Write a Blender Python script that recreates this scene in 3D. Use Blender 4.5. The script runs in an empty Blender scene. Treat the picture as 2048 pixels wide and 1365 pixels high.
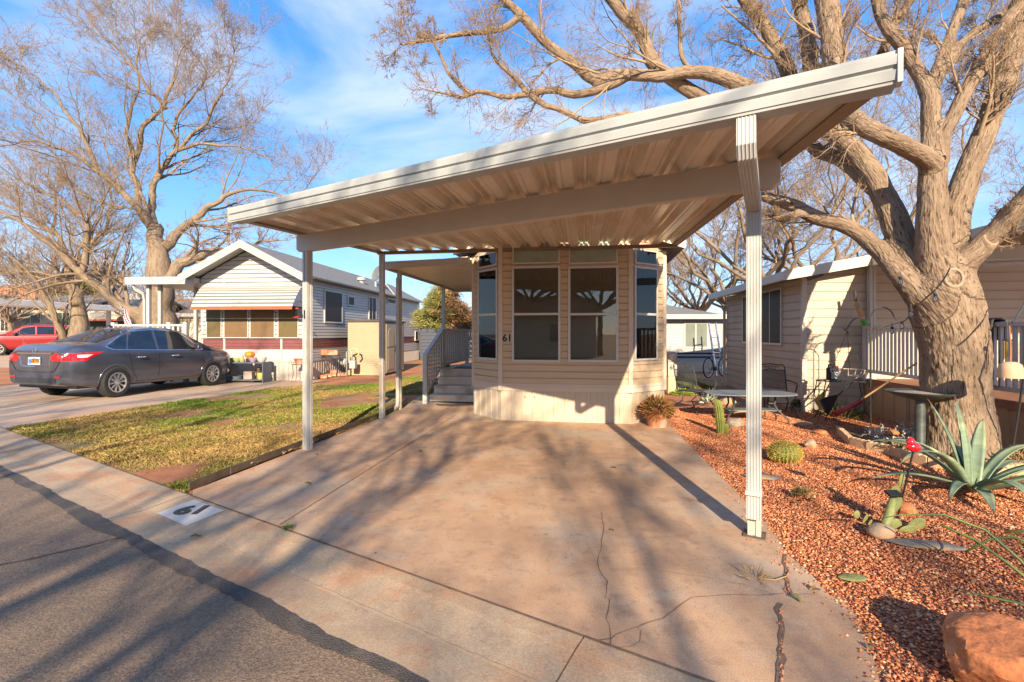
import bpy, bmesh, math, random
import numpy as np
from mathutils import Vector, Matrix, noise, kdtree
R = math.radians
random.seed(7)
SC = bpy.context.scene
COL = SC.collection
# ------------------------------------------------------------------ camera, sky, sun, exposure
CAMH = 1.5; FPX = 938.0; HY = 668.0; CX = 1024.0
cam = bpy.data.objects.new('camera', bpy.data.cameras.new('camera')); COL.objects.link(cam)
cam.location = (0, 0, CAMH); cam.rotation_euler = (R(90), 0, 0)
cam.data.sensor_width = 36; cam.data.lens = FPX / 2048 * 36
cam.data.shift_y = (HY - 682.5) / 2048
cam.data.clip_start = .05; cam.data.clip_end = 3000
SC.camera = cam
SUN_EL = 23.7
world = bpy.data.worlds.new('World'); SC.world = world; world.use_nodes = True
wt = world.node_tree; wt.nodes.clear()
def wn(t, **k):
    n = wt.nodes.new(t)
    for a, b in k.items(): setattr(n, a, b)
    return n
sky = wn('ShaderNodeTexSky', sky_type='NISHITA', sun_disc=False, sun_elevation=R(SUN_EL), sun_rotation=R(178), altitude=900, air_density=1.0, dust_density=.6, ozone_density=2.2)
bg = wn('ShaderNodeBackground'); bg.inputs['Strength'].default_value = .115
out = wn('ShaderNodeOutputWorld')
tc = wn('ShaderNodeTexCoord')
mp = wn('ShaderNodeMapping'); mp.inputs['Scale'].default_value = (1.1, 1.6, 3.4); mp.inputs['Rotation'].default_value = (.35, .2, .5)
nz = wn('ShaderNodeTexNoise'); nz.inputs['Scale'].default_value = 1.7; nz.inputs['Detail'].default_value = 7; nz.inputs['Roughness'].default_value = .55; nz.inputs['Distortion'].default_value = .6
rp = wn('ShaderNodeValToRGB'); rp.color_ramp.elements[0].position = .42; rp.color_ramp.elements[1].position = .85
rp.color_ramp.elements[1].color = (.8, .8, .8, 1)
mx = wn('ShaderNodeMixRGB'); mx.inputs['Color2'].default_value = (4.4, 4.5, 4.7, 1)
hs = wn('ShaderNodeHueSaturation'); hs.inputs['Hue'].default_value = .498; hs.inputs['Saturation'].default_value = 1.22; hs.inputs['Value'].default_value = 1.12
wt.links.new(tc.outputs['Generated'], mp.inputs['Vector']); wt.links.new(mp.outputs['Vector'], nz.inputs['Vector'])
wt.links.new(nz.outputs['Fac'], rp.inputs['Fac']); wt.links.new(rp.outputs['Color'], mx.inputs['Fac'])
sx = wn('ShaderNodeSeparateXYZ'); wt.links.new(tc.outputs['Generated'], sx.inputs[0])
gr_ = wn('ShaderNodeValToRGB'); e_ = gr_.color_ramp.elements; e_[0].position = 0; e_[0].color = (.42, .66, 1, 1); e_[1].position = .75; e_[1].color = (.05, .29, .88, 1); k_ = e_.new(.28); k_.color = (.17, .47, 1, 1)
gv = wn('ShaderNodeMixRGB'); gv.blend_type = 'MULTIPLY'; gv.inputs['Fac'].default_value = 1; gv.inputs['Color2'].default_value = (4.1, 4.1, 4.1, 1)
wt.links.new(sx.outputs[2], gr_.inputs['Fac']); wt.links.new(gr_.outputs['Color'], gv.inputs['Color1'])
bl = wn('ShaderNodeMixRGB'); bl.inputs['Fac'].default_value = .72
wt.links.new(sky.outputs['Color'], hs.inputs['Color']); wt.links.new(hs.outputs['Color'], bl.inputs['Color1']); wt.links.new(gv.outputs['Color'], bl.inputs['Color2']); wt.links.new(bl.outputs['Color'], mx.inputs['Color1'])
wt.links.new(mx.outputs['Color'], bg.inputs['Color']); wt.links.new(bg.outputs['Background'], out.inputs['Surface'])
sl = bpy.data.lights.new('sun', 'SUN'); sl.energy = 4.4; sl.angle = R(.5); sl.color = (1, .83, .60)
sun = bpy.data.objects.new('sun', sl); COL.objects.link(sun)
sd = Vector((-.035, 1, -math.tan(R(SUN_EL)))).normalized()
sun.rotation_euler = sd.to_track_quat('-Z', 'Y').to_euler(); sun.location = (0, -20, 20)
SC.view_settings.view_transform = 'Standard'; SC.view_settings.look = 'None'
SC.view_settings.gamma = 1; SC.view_settings.exposure = 1.32
# ------------------------------------------------------------------ helpers
def P(px, py, Y): return Vector(((px - CX) * Y / FPX, Y, CAMH - (py - HY) * Y / FPX))
def G(px, py, z=0.):
    Y = FPX * (CAMH - z) / (py - HY); return Vector(((px - CX) * Y / FPX, Y, z))
def hit(px, py, p, n):
    d = Vector(((px - CX) / FPX, 1, -(py - HY) / FPX)); o = Vector((0, 0, CAMH))
    return o + d * ((Vector(p) - o).dot(n) / d.dot(n))
def thing(name, label, cat, loc=(0, 0, 0), rz=0, group=None):
    o = bpy.data.objects.new(name, None); COL.objects.link(o); o.empty_display_size = .1
    o.location = loc; o.rotation_euler = (0, 0, rz); return tag(o, label, cat, group)
def tag(o, label, cat, group=None):
    o['label'] = label; o['category'] = cat
    if group: o['group'] = group
    return o
class MB:
    def __init__(s): s.v = []; s.f = []; s.M = None
    def add(s, vs, fs):
        b = len(s.v)
        s.v += [tuple(s.M @ Vector(v)) if s.M else tuple(v) for v in vs]
        s.f += [tuple(i + b for i in f) for f in fs]; return s
    def quad(s, *p): return s.add(p, [tuple(range(len(p)))])
    def hexa(s, a): return s.add(a, [(0, 3, 2, 1), (4, 5, 6, 7), (0, 1, 5, 4), (1, 2, 6, 5), (2, 3, 7, 6), (3, 0, 4, 7)])
    def box(s, x0, x1, y0, y1, z0, z1):
        return s.hexa([(x0, y0, z0), (x1, y0, z0), (x1, y1, z0), (x0, y1, z0), (x0, y0, z1), (x1, y0, z1), (x1, y1, z1), (x0, y1, z1)])
    def prism(s, poly, z0, z1):
        n = len(poly); vs = [(p[0], p[1], z0) for p in poly] + [(p[0], p[1], z1) for p in poly]
        return s.add(vs, [tuple(range(n))[::-1], tuple(range(n, 2 * n))] + [(i, (i + 1) % n, n + (i + 1) % n, n + i) for i in range(n)])
    def extr(s, a, b):  # two matching outlines -> closed solid
        n = len(a); return s.add(list(a) + list(b), [tuple(range(n))[::-1], tuple(range(n, 2 * n))] + [(i, (i + 1) % n, n + (i + 1) % n, n + i) for i in range(n)])
    def tube(s, pts, rad, n=8, closed=False, caps=True, ph=0):
        pts = [Vector(p) for p in pts]; N = len(pts)
        if not hasattr(rad, '__len__'): rad = [rad] * N
        b0 = pts[-1] - pts[0] if not closed else Vector((.3, .2, 1))
        ref = Vector((.31, .17, .93)) if abs((pts[1] - pts[0]).normalized().z) < .8 else Vector((.9, .3, .1))
        u = None; vs = []
        for i, p in enumerate(pts):
            t = (pts[(i + 1) % N] - pts[i - 1]) if closed else (pts[min(i + 1, N - 1)] - pts[max(i - 1, 0)])
            t.normalize(); r0 = ref if u is None else u
            u = r0 - t * r0.dot(t)
            if u.length < 1e-5: u = t.orthogonal()
            u.normalize(); w = t.cross(u)
            for k in range(n):
                a = 2 * math.pi * k / n + ph; vs.append(p + (u * math.cos(a) + w * math.sin(a)) * rad[i])
        fs = [(i * n + k, i * n + (k + 1) % n, ((i + 1) % N) * n + (k + 1) % n, ((i + 1) % N) * n + k) for i in range(N if closed else N - 1) for k in range(n)]
        if caps and not closed: fs += [tuple(range(n))[::-1], tuple((N - 1) * n + k for k in range(n))]
        return s.add(vs, fs)
    def lathe(s, prof, n=24, c=(0, 0, 0), axis='z'):
        vs = []; fs = []; m = len(prof)
        for k in range(n):
            a = 2 * math.pi * k / n
            for r, z in prof:
                p = (r * math.cos(a), r * math.sin(a), z)
                if axis == 'x': p = (p[2], p[0], p[1])
                if axis == 'y': p = (p[0], p[2], p[1])
                vs.append((p[0] + c[0], p[1] + c[1], p[2] + c[2]))
        for k in range(n):
            for j in range(m - 1): fs.append((k * m + j, ((k + 1) % n) * m + j, ((k + 1) % n) * m + j + 1, k * m + j + 1))
        return s.add(vs, fs)
    def grid(s, fn, nu, nv):
        vs = [fn(i / nu, j / nv) for i in range(nu + 1) for j in range(nv + 1)]
        return s.add(vs, [(i * (nv + 1) + j, (i + 1) * (nv + 1) + j, (i + 1) * (nv + 1) + j + 1, i * (nv + 1) + j + 1) for i in range(nu) for j in range(nv)])
    def build(s, name, m, parent=None, smooth=False, bevel=0, kind=None, fix=True, solid=0):
        me = bpy.data.meshes.new(name); me.from_pydata(s.v, [], s.f)
        if fix:
            bm = bmesh.new(); bm.from_mesh(me); bmesh.ops.recalc_face_normals(bm, faces=bm.faces); bm.to_mesh(me); bm.free()
        me.materials.append(m)
        if smooth: me.polygons.foreach_set('use_smooth', [True] * len(me.polygons))
        o = bpy.data.objects.new(name, me); COL.objects.link(o)
        if parent: o.parent = parent
        if solid: q = o.modifiers.new('s', 'SOLIDIFY'); q.thickness = solid; q.offset = 0
        if bevel: q = o.modifiers.new('b', 'BEVEL'); q.width = bevel; q.segments = 2; q.limit_method = 'ANGLE'
        if smooth == 2: q = o.modifiers.new('e', 'EDGE_SPLIT'); q.split_angle = R(40)
        if kind: o['kind'] = kind
        return o
def np_mesh(name, V, Fc, m, parent=None, smooth=False, attrs=None, col=None):
    V = np.asarray(V, np.float32); Fc = np.asarray(Fc, np.int32); k = Fc.shape[1]
    me = bpy.data.meshes.new(name); me.vertices.add(len(V)); me.vertices.foreach_set('co', V.ravel())
    me.loops.add(Fc.size); me.loops.foreach_set('vertex_index', Fc.ravel())
    me.polygons.add(len(Fc)); me.polygons.foreach_set('loop_start', np.arange(0, Fc.size, k, dtype=np.int32)); me.polygons.foreach_set('loop_total', np.full(len(Fc), k, np.int32))
    if smooth: me.polygons.foreach_set('use_smooth', np.ones(len(Fc), bool))
    me.update(calc_edges=True)
    if attrs is not None:
        a = me.attributes.new('bark', 'FLOAT_VECTOR', 'POINT'); a.data.foreach_set('vector', np.asarray(attrs, np.float32).ravel())
    if col is not None:
        a = me.attributes.new('col', 'FLOAT_VECTOR', 'POINT'); a.data.foreach_set('vector', np.asarray(col, np.float32).ravel())
    me.materials.append(m)
    o = bpy.data.objects.new(name, me); COL.objects.link(o)
    if parent: o.parent = parent
    return o
def clone(o, name=None):
    c = o.copy(); COL.objects.link(c)
    for ch in list(o.children):
        d = clone(ch); d.parent = c
    return c
# ------------------------------------------------------------------ materials
def mat(name, c, rough=.6, var=.12, vs=5, bump=0, bs=60, metal=0, c2=None, st=(1, 1, 1), c3=None, c3s=1.5, c3t=(.5, .65), attr=None, spec=.5, coat=0, layers=(), grain=None, bd=None):
    m = bpy.data.materials.new(name); m.use_nodes = True; t = m.node_tree; N = t.nodes; L = t.links
    b = N['Principled BSDF']; b.inputs['Roughness'].default_value = rough; b.inputs['Metallic'].default_value = metal
    b.inputs['Specular IOR Level'].default_value = spec
    if coat: b.inputs['Coat Weight'].default_value = coat; b.inputs['Coat Roughness'].default_value = .06
    if attr:
        co = N.new('ShaderNodeAttribute'); co.attribute_name = attr; vec = co.outputs['Vector']
    else:
        co = N.new('ShaderNodeTexCoord'); vec = co.outputs['Object']
    mpn = N.new('ShaderNodeMapping'); mpn.inputs['Scale'].default_value = st; L.new(vec, mpn.inputs['Vector'])
    n1 = N.new('ShaderNodeTexNoise'); n1.inputs['Scale'].default_value = vs; n1.inputs['Detail'].default_value = 6; n1.inputs['Roughness'].default_value = .62
    L.new(mpn.outputs[0], n1.inputs['Vector'])
    mr = N.new('ShaderNodeMapRange'); mr.inputs['From Min'].default_value = .3; mr.inputs['From Max'].default_value = .7; L.new(n1.outputs['Fac'], mr.inputs['Value'])
    mixn = N.new('ShaderNodeMixRGB'); L.new(mr.outputs[0], mixn.inputs['Fac'])
    a = c if c2 is not None else tuple(x * (1 - var) for x in c); d = c2 if c2 is not None else tuple(min(1, x * (1 + var)) for x in c)
    mixn.inputs['Color1'].default_value = (*a, 1); mixn.inputs['Color2'].default_value = (*d, 1); res = mixn.outputs[0]
    if c3 is not None:
        n3 = N.new('ShaderNodeTexNoise'); n3.inputs['Scale'].default_value = c3s; n3.inputs['Detail'].default_value = 5; L.new(mpn.outputs[0], n3.inputs['Vector'])
        m3 = N.new('ShaderNodeMapRange'); m3.inputs['From Min'].default_value = c3t[0]; m3.inputs['From Max'].default_value = c3t[1]; L.new(n3.outputs['Fac'], m3.inputs['Value'])
        x3 = N.new('ShaderNodeMixRGB'); L.new(m3.outputs[0], x3.inputs['Fac']); L.new(res, x3.inputs['Color1']); x3.inputs['Color2'].default_value = (*c3, 1); res = x3.outputs[0]
    for lc, lscale, lo, hi, lst in layers:
        lm = N.new('ShaderNodeMapping'); lm.inputs['Scale'].default_value = lst; lm.inputs['Location'].default_value = (lscale * 1.7, hi * 9, lo * 5); L.new(vec, lm.inputs['Vector'])
        ln_ = N.new('ShaderNodeTexNoise'); ln_.inputs['Scale'].default_value = lscale; ln_.inputs['Detail'].default_value = 7; ln_.inputs['Roughness'].default_value = .65; L.new(lm.outputs[0], ln_.inputs['Vector'])
        lr_ = N.new('ShaderNodeMapRange'); lr_.inputs['From Min'].default_value = lo; lr_.inputs['From Max'].default_value = hi; L.new(ln_.outputs['Fac'], lr_.inputs['Value'])
        lx = N.new('ShaderNodeMixRGB'); L.new(lr_.outputs[0], lx.inputs['Fac']); L.new(res, lx.inputs['Color1']); lx.inputs['Color2'].default_value = (*lc, 1); res = lx.outputs[0]
    if grain:
        gn = N.new('ShaderNodeTexNoise'); gn.inputs['Scale'].default_value = grain[0]; gn.inputs['Detail'].default_value = 3; L.new(mpn.outputs[0], gn.inputs['Vector'])
        gr = N.new('ShaderNodeMapRange'); gr.inputs['From Min'].default_value = .35; gr.inputs['From Max'].default_value = .65; gr.inputs['To Min'].default_value = 1 - grain[1]; gr.inputs['To Max'].default_value = 1 + grain[1]; L.new(gn.outputs['Fac'], gr.inputs['Value'])
        gx = N.new('ShaderNodeMixRGB'); gx.blend_type = 'MULTIPLY'; gx.inputs['Fac'].default_value = 1; L.new(res, gx.inputs['Color1']); L.new(gr.outputs[0], gx.inputs['Color2']); res = gx.outputs[0]
    L.new(res, b.inputs['Base Color'])
    if bump:
        n2 = N.new('ShaderNodeTexNoise'); n2.inputs['Scale'].default_value = bs; n2.inputs['Detail'].default_value = 5; L.new(mpn.outputs[0], n2.inputs['Vector'])
        bn = N.new('ShaderNodeBump'); bn.inputs['Strength'].default_value = min(1, bump); bn.inputs['Distance'].default_value = bd or .012 * max(1, bump); L.new(n2.outputs['Fac'], bn.inputs['Height']); L.new(bn.outputs[0], b.inputs['Normal'])
    return m
def vmat(name, rough=.7, mul=1., trans=0):
    m = bpy.data.materials.new(name); m.use_nodes = True; t = m.node_tree; b = t.nodes['Principled BSDF']
    a = t.nodes.new('ShaderNodeAttribute'); a.attribute_name = 'col'; t.links.new(a.outputs['Vector'], b.inputs['Base Color']); b.inputs['Roughness'].default_value = rough
    b.inputs['Specular IOR Level'].default_value = .25
    return m
def glassmat(name, tint=(.9, .92, .9), base=.015, rough=.0):
    m = bpy.data.materials.new(name); m.use_nodes = True; t = m.node_tree; N = t.nodes; L = t.links; N.remove(N['Principled BSDF'])
    tr = N.new('ShaderNodeBsdfTransparent'); tr.inputs[0].default_value = (*tint, 1); gl = N.new('ShaderNodeBsdfGlossy'); gl.inputs['Roughness'].default_value = rough
    fr = N.new('ShaderNodeFresnel'); fr.inputs[0].default_value = 1.55; ad = N.new('ShaderNodeMath'); ad.operation = 'ADD'; ad.inputs[1].default_value = base; ad.use_clamp = True
    mxs = N.new('ShaderNodeMixShader'); L.new(fr.outputs[0], ad.inputs[0]); L.new(ad.outputs[0], mxs.inputs[0]); L.new(tr.outputs[0], mxs.inputs[1]); L.new(gl.outputs[0], mxs.inputs[2]); L.new(mxs.outputs[0], N['Material Output'].inputs[0])
    return m
m_white = mat('white_paint', (.40, .38, .345), .5, .06, 3, c3=(.60, .50, .40), c3s=2.2, c3t=(.58, .8))
m_whitem = mat('white_metal', (.43, .42, .395), .38, .05, 2, layers=[((.30, .22, .15), 5, .58, .8, (1, 1, .25))], c3=(.42, .36, .29), c3s=3, c3t=(.6, .85), st=(1, 1, .4))
m_grime = mat('aged_white_metal', (.50, .45, .39), .45, .08, 3, c3=(.42, .32, .24), c3s=1.6, c3t=(.5, .8))
m_beam = mat('beige_metal', (.50, .425, .34), .5, .05, 4)
m_pan = mat('pan_metal', (.70, .595, .465), .27, .08, 1.6, c3=(.50, .35, .225), c3s=.9, c3t=(.54, .85))
m_edge = mat('edge_metal', (.22, .145, .085), .5, .1, 4)
m_gut = mat('gutter_metal', (.37, .38, .37), .35, .05, 4, layers=[((.24, .23, .21), 9, .6, .85, (.3, .3, 1))], c3=(.27, .28, .275), c3s=1.8, c3t=(.5, .75))
m_side = mat('tan_siding', (.50, .37, .24), .6, .06, 2.5, bump=.15, bs=18, st=(.4, .4, 6))
m_trim = mat('tan_trim', (.54, .44, .345), .55, .05, 3)
m_skirt = mat('cream_skirt', (.47, .385, .29), .5, .05, 2, c3=(.36, .245, .15), c3s=1.4, c3t=(.55, .8))
m_vinyl = mat('white_vinyl', (.50, .47, .435), .4, .03)
m_blind = mat('brown_blind', (.16, .12, .08), .5, .1, 4)
m_blind_lit = mat('painted_sunlit_blind', (.36, .25, .11), .5, .1, 4)
m_glass = glassmat('window_glass')
m_black = mat('black_paint', (.015, .015, .016), .4, .2)
m_dark = mat('dark_plastic', (.03, .03, .032), .45, .2)
m_screen = mat('sun_screen', (.16, .10, .05), .5, .1, 6, spec=.25)
m_screen2 = mat('dark_screen', (.03, .022, .02), .5, .1, 6, spec=.25)
m_transom_light = mat('painted_transom_light', (.78, .80, .66), .5)
m_shing = mat('shingles', (.17, .165, .16), .9, .35, 14, bump=.6, bs=30)
m_iron = mat('wrought_iron', (.045, .048, .05), .5, .25, 20)
m_terra = mat('terracotta', (.42, .16, .07), .8, .2, 8, bump=.2, bs=40, c3=(.5, .33, .24), c3s=4)
m_rust = mat('rusty_steel', (.11, .075, .05), .7, .35, 6, bump=.2)
m_lawnsoil = mat('lawn_soil', (.33, .125, .05), .95, .3, 3, bump=.5, bs=50, c3=(.25, .17, .07), c3s=1.1, c3t=(.45, .62))
m_soil = mat('red_soil', (.38, .15, .06), .95, .25, 1.2, bump=.5, bs=30, c3=(.20, .15, .06), c3s=.35, c3t=(.5, .6))
class Fr:
    def __init__(s, x, y, yaw, z=0): s.o = Vector((x, y, z)); s.a = R(yaw); s.m = Matrix.Rotation(s.a, 3, 'Z')
    def w(s, p): return s.o + s.m @ Vector(p)
    def l(s, p): return s.m.transposed() @ (Vector(p) - s.o)
class Wall:  # a vertical plane of a framed thing: x along ax, z up, d outward
    def __init__(s, fr, o, ax, n):
        s.fr = fr; s.o = Vector(o); s.ax = Vector(ax).normalized(); s.n = Vector(n).normalized()
    def pt(s, x, z, d=0): return s.o + s.ax * x + s.n * d + Vector((0, 0, z))
    def at(s, px, py, d=0):
        h = s.fr.l(hit(px, py, s.fr.w(s.o + s.n * d), s.fr.m @ s.n)) - s.o
        return h.dot(s.ax), h.z
    def box(s, mb, x0, x1, z0, z1, d0, d1):
        return mb.hexa([s.pt(x0, z0, d1), s.pt(x1, z0, d1), s.pt(x1, z0, d0), s.pt(x0, z0, d0), s.pt(x0, z1, d1), s.pt(x1, z1, d1), s.pt(x1, z1, d0), s.pt(x0, z1, d0)])
    def poly(s, mb, pts, d0, d1): return mb.extr([s.pt(x, z, d1) for x, z in pts], [s.pt(x, z, d0) for x, z in pts])
    def lap(s, mb, x0, x1, z0, z1, pitch=.115, lip=.021, clip=None):
        z = z0
        while z < z1 - .004:
            zt = min(z + pitch, z1); a0, a1 = x0, x1; b0, b1 = x0, x1
            if clip:
                a0, a1 = clip(z); b0, b1 = clip(zt)
            if a1 - a0 > .01:
                zm = z + (zt - z) * .80; zn = z + (zt - z) * .86; mb.add([s.pt(a0, z, lip), s.pt(a1, z, lip), s.pt(b1, zm, lip * .9), s.pt(b0, zm, lip * .9), s.pt(b1, zn, .001), s.pt(b0, zn, .001), s.pt(b1, zt, .001), s.pt(b0, zt, .001), s.pt(a0, z, 0), s.pt(a1, z, 0)], [(0, 1, 2, 3), (3, 2, 4, 5), (5, 4, 6, 7), (0, 8, 9, 1)])
            z = zt
        return mb
    def ribs(s, mb, x0, x1, z0, z1, pitch=.2, d=.012, w=.3):
        x = x0; n = max(1, round((x1 - x0) / pitch)); p = (x1 - x0) / n
        for i in range(n):
            a = x0 + i * p; b = a + p * w; c = a + p
            e = p * .05
            q = [(a, 0), (a + e, d), (b - e, d), (b, 0), (c, 0)]
            for (xa, da), (xb, db) in zip(q, q[1:]): mb.quad(s.pt(xa, z0, da), s.pt(xb, z0, db), s.pt(xb, z1, db), s.pt(xa, z1, da))
        return mb
def window(w, par, x0, x1, z0, z1, fw=.045, mid=None, vert=None, blind=None, pane=None, d=.03, fm=None, blind_z=None, label=None, base=.0225):
    mb = MB(); fm = fm or m_vinyl; d = max(d, base + .028)
    w.box(mb, x0 - fw, x1 + fw, z1, z1 + fw, 0, d); w.box(mb, x0 - fw, x1 + fw, z0 - fw, z0, 0, d)
    w.box(mb, x0 - fw, x0, z0, z1, 0, d); w.box(mb, x1, x1 + fw, z0, z1, 0, d)
    if mid: w.box(mb, x0, x1, mid - .02, mid + .02, 0, d - .004)
    if vert: w.box(mb, vert - .02, vert + .02, z0, z1, 0, d - .004)
    o = mb.build('window', fm, par, bevel=.004)
    if label: o['label'] = label
    b = MB(); w.box(b, x0, x1, z0, z1, base + .012, d - .008); b.build('pane', pane or m_glass, o)
    if blind:
        b = MB(); w.box(b, x0, x1, z0, z1, .001, base + .001)
        z = blind_z[0] if blind_z else z0; zt = blind_z[1] if blind_z else z1
        while z < zt - .02:
            b.add([w.pt(x0 + .006, z, base + .006), w.pt(x1 - .006, z, base + .006), w.pt(x1 - .006, z + .024, base + .0025), w.pt(x0 + .006, z + .024, base + .0025)], [(0, 1, 2, 3)]); z += .025
        b.build('blind', blind, o, fix=False)
    return o
def text_mesh(body, size, bold=.0, ext=.002, font=None):
    cu = bpy.data.curves.new('t', 'FONT'); cu.body = body; cu.size = size; cu.offset = bold; cu.extrude = ext; cu.align_x = 'CENTER'; cu.align_y = 'CENTER'; cu.resolution_u = 4
    ob = bpy.data.objects.new('t', cu); COL.objects.link(ob)
    dg = bpy.context.evaluated_depsgraph_get(); me = bpy.data.meshes.new_from_object(ob.evaluated_get(dg)); bpy.data.objects.remove(ob); bpy.data.curves.remove(cu)
    return me
def text(name, body, size, m, parent, loc, rot, bold=0, ext=.002, sx=1):
    me = text_mesh(body, size, bold, ext); me.materials.clear(); me.materials.append(m)
    o = bpy.data.objects.new(name, me); COL.objects.link(o); o.parent = parent; o.location = loc; o.rotation_euler = rot; o.scale = (sx, 1, 1); return o
def wallrot(w): # rotation that puts text on the wall, facing out
    x = w.ax; z = w.n; y = z.cross(x); return Matrix((x, y, z)).transposed().to_euler()
# ------------------------------------------------------------------ the ground
S0 = Vector((.196, 2.417, 0)); SS = Vector((.8547, -.5191, 0)); SN = Vector((.5191, .8547, 0))
def ST(s, n, z=0): return S0 + SS * s + SN * n + Vector((0, 0, z))
def sheet(name, pts, m, kind='structure', z=None, parent=None):
    vs = [(p[0], p[1], p[2] if z is None else z) for p in pts]
    mb = MB().add(vs, [tuple(range(len(vs)))])
    me = bpy.data.meshes.new(name); me.from_pydata(mb.v, [], mb.f)
    bm = bmesh.new(); bm.from_mesh(me)
    for f in bm.faces:
        if f.normal.z < 0: f.normal_flip()
    bmesh.ops.triangulate(bm, faces=bm.faces); bm.to_mesh(me); bm.free(); me.materials.append(m)
    o = bpy.data.objects.new(name, me); COL.objects.link(o)
    if parent: o.parent = parent
    elif kind: o['kind'] = kind
    return o
def strip(mb, pts, w, z, jit=0, rng=random):
    pts = [Vector((p[0], p[1], 0)) for p in pts]; L = []; Rr = []
    if jit:
        q = [pts[0]]
        for a, b in zip(pts, pts[1:]):
            k = max(1, int((b - a).length / .05)); per = (b - a).normalized().cross(Vector((0, 0, 1)))
            for i in range(1, k + 1): q.append(a.lerp(b, i / k) + per * rng.uniform(-jit, jit) * (i < k))
        pts = q
    for i, p in enumerate(pts):
        t = (pts[min(i + 1, len(pts) - 1)] - pts[max(i - 1, 0)]).normalized(); n = Vector((-t.y, t.x, 0))
        ww = (w if not hasattr(w, '__len__') else w[0] + (w[1] - w[0]) * i / (len(pts) - 1)) / 2
        if jit: ww *= rng.uniform(.45, 1.25)
        L.append(p + n * ww + Vector((0, 0, z))); Rr.append(p - n * ww + Vector((0, 0, z)))
    k = len(pts)
    return mb.add(L + Rr, [(i, k + i, k + i + 1, i + 1) for i in range(k - 1)])
m_asph = mat('asphalt', (.10, .064, .04), .88, .3, 75, bump=1, bs=110, bd=.006, c2=(.30, .205, .132), layers=[((.34, .245, .16), 95, .60, .66, (1, 1, 1)), ((.05, .04, .032), 80, .60, .68, (1, 1, 1)), ((.14, .105, .075), 1.1, .52, .8, (1, 1, 1))])
m_tar = mat('tar_seal', (.045, .036, .03), .75, .3, 90, bump=1, bs=120, c2=(.085, .07, .058), c3=(.12, .09, .07), c3s=5, c3t=(.5, .7))
m_conc = mat('drive_concrete', (.355, .21, .122), .82, .2, 1.6, bump=.3, bs=160, bd=.003, c2=(.54, .34, .20), c3=(.40, .30, .215), c3s=.8, c3t=(.50, .66), grain=(130, .17), layers=[((.27, .17, .105), 6.5, .52, .75, (1, 1, 1)), ((.44, .345, .255), 2.6, .55, .75, (1, 1, 1)), ((.24, .165, .115), 26, .58, .75, (1, 1, 1)), ((.385, .20, .105), 1.9, .58, .85, (1, 1, 1)), ((.16, .12, .095), 3.4, .62, .85, (1, 1, 1)), ((.17, .10, .07), 11, .66, .76, (1, 1, 1)), ((.48, .35, .24), 4.2, .63, .9, (1, 1, 1))])
m_apron = mat('apron_concrete', (.34, .24, .15), .85, .15, 3, bump=.3, bs=160, bd=.003, c2=(.45, .325, .205), grain=(120, .16), layers=[((.30, .22, .15), 7, .52, .75, (1, 1, 1)), ((.25, .18, .125), 28, .58, .75, (1, 1, 1)), ((.40, .20, .10), 2.4, .50, .68, (1, 1, 1)), ((.20, .15, .11), 5, .62, .8, (1, 1, 1))], c3=(.43, .21, .10), c3s=1.3, c3t=(.52, .70), st=(.7, 1, 1))
m_conc2 = mat('pale_concrete', (.44, .31, .21), .85, .12, 2, bump=.2, bs=160, bd=.003, grain=(120, .08), c3=(.42, .24, .135), c3s=.8, c3t=(.5, .75))
m_joint = mat('joint_fill', (.23, .12, .065), .95, .4, 12)
m_crack = mat('crack_dirt', (.15, .092, .06), .95, .4, 20)
m_stain = mat('rust_dust', (.42, .2, .1), .9, .3, 9, c2=(.48, .29, .17))
gsoil = mat('gravel_bed', (.22, .075, .035), .95, .3, 45, bump=1.0, bs=90, c2=(.50, .22, .12))
m_mulch = mat('leaf_mulch', (.06, .03, .015), .95, .5, 25, bump=1, bs=60, c2=(.2, .1, .05))
T = 900
sheet('terrain', [(-T, -T, -.14), (T, -T, -.14), (T, T, -.14), (-T, T, -.14)], m_soil)
sheet('street', [ST(-70, -.6, -.032), ST(40, -.6, -.032), ST(40, -8.2, -.032), ST(-70, -8.2, -.032)], m_asph)
sheet('far_verge', [ST(-70, -8.2, -.03), ST(40, -8.2, -.03), ST(40, -60, -.03), ST(-70, -60, -.03)], m_soil)
sheet('yard', [ST(-70, -.01, -.02), ST(40, -.01, -.02), (70, 90, -.02), (-90, 90, -.02)], m_soil)
# rolled kerb apron in concrete bays
mb = MB(); prof = [(0, 0.0), (-.10, -.003), (-.30, -.026), (-.36, -.033), (-.62, -.024), (-.63, -.06)]
ss = [-40, -31.4, -27.4, -23.5, -19.5, -15.6, -11.66, -7.71, -3.76, .186, 4.13, 8.1, 12, 18, 30]
for a, b in zip(ss, ss[1:]):
    for (n0, z0), (n1, z1) in zip(prof, prof[1:]):
        mb.quad(ST(a + .004, n0, z0), ST(b - .004, n0, z0), ST(b - .004, n1, z1), ST(a + .004, n1, z1))
apron = mb.build('kerb_apron', m_apron, kind='structure')
mb = MB(); random.seed(3)
for s in ss[1:-1]:
    for (n0, z0), (n1, z1) in zip(prof[:5], prof[1:5]): mb.quad(ST(s - .006, n0, z0 - .004), ST(s + .006, n0, z0 - .004), ST(s + .006, n1, z1 - .004), ST(s - .006, n1, z1 - .004))
mb.build('bay_joint', m_joint, apron)
mb = MB(); strip(mb, [ST(-40, .003), ST(30, .003)], .016, .004); mb.build('back_joint', m_crack, apron)
mb = MB(); strip(mb, [ST(-12, -.352), ST(-3, -.35), ST(1, -.352), ST(3, -.35)], .012, -.0268, jit=.003); mb.build('gutter_seam', mat('seam_mortar', (.42, .31, .215), .9, .2, 20), apron)
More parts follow.
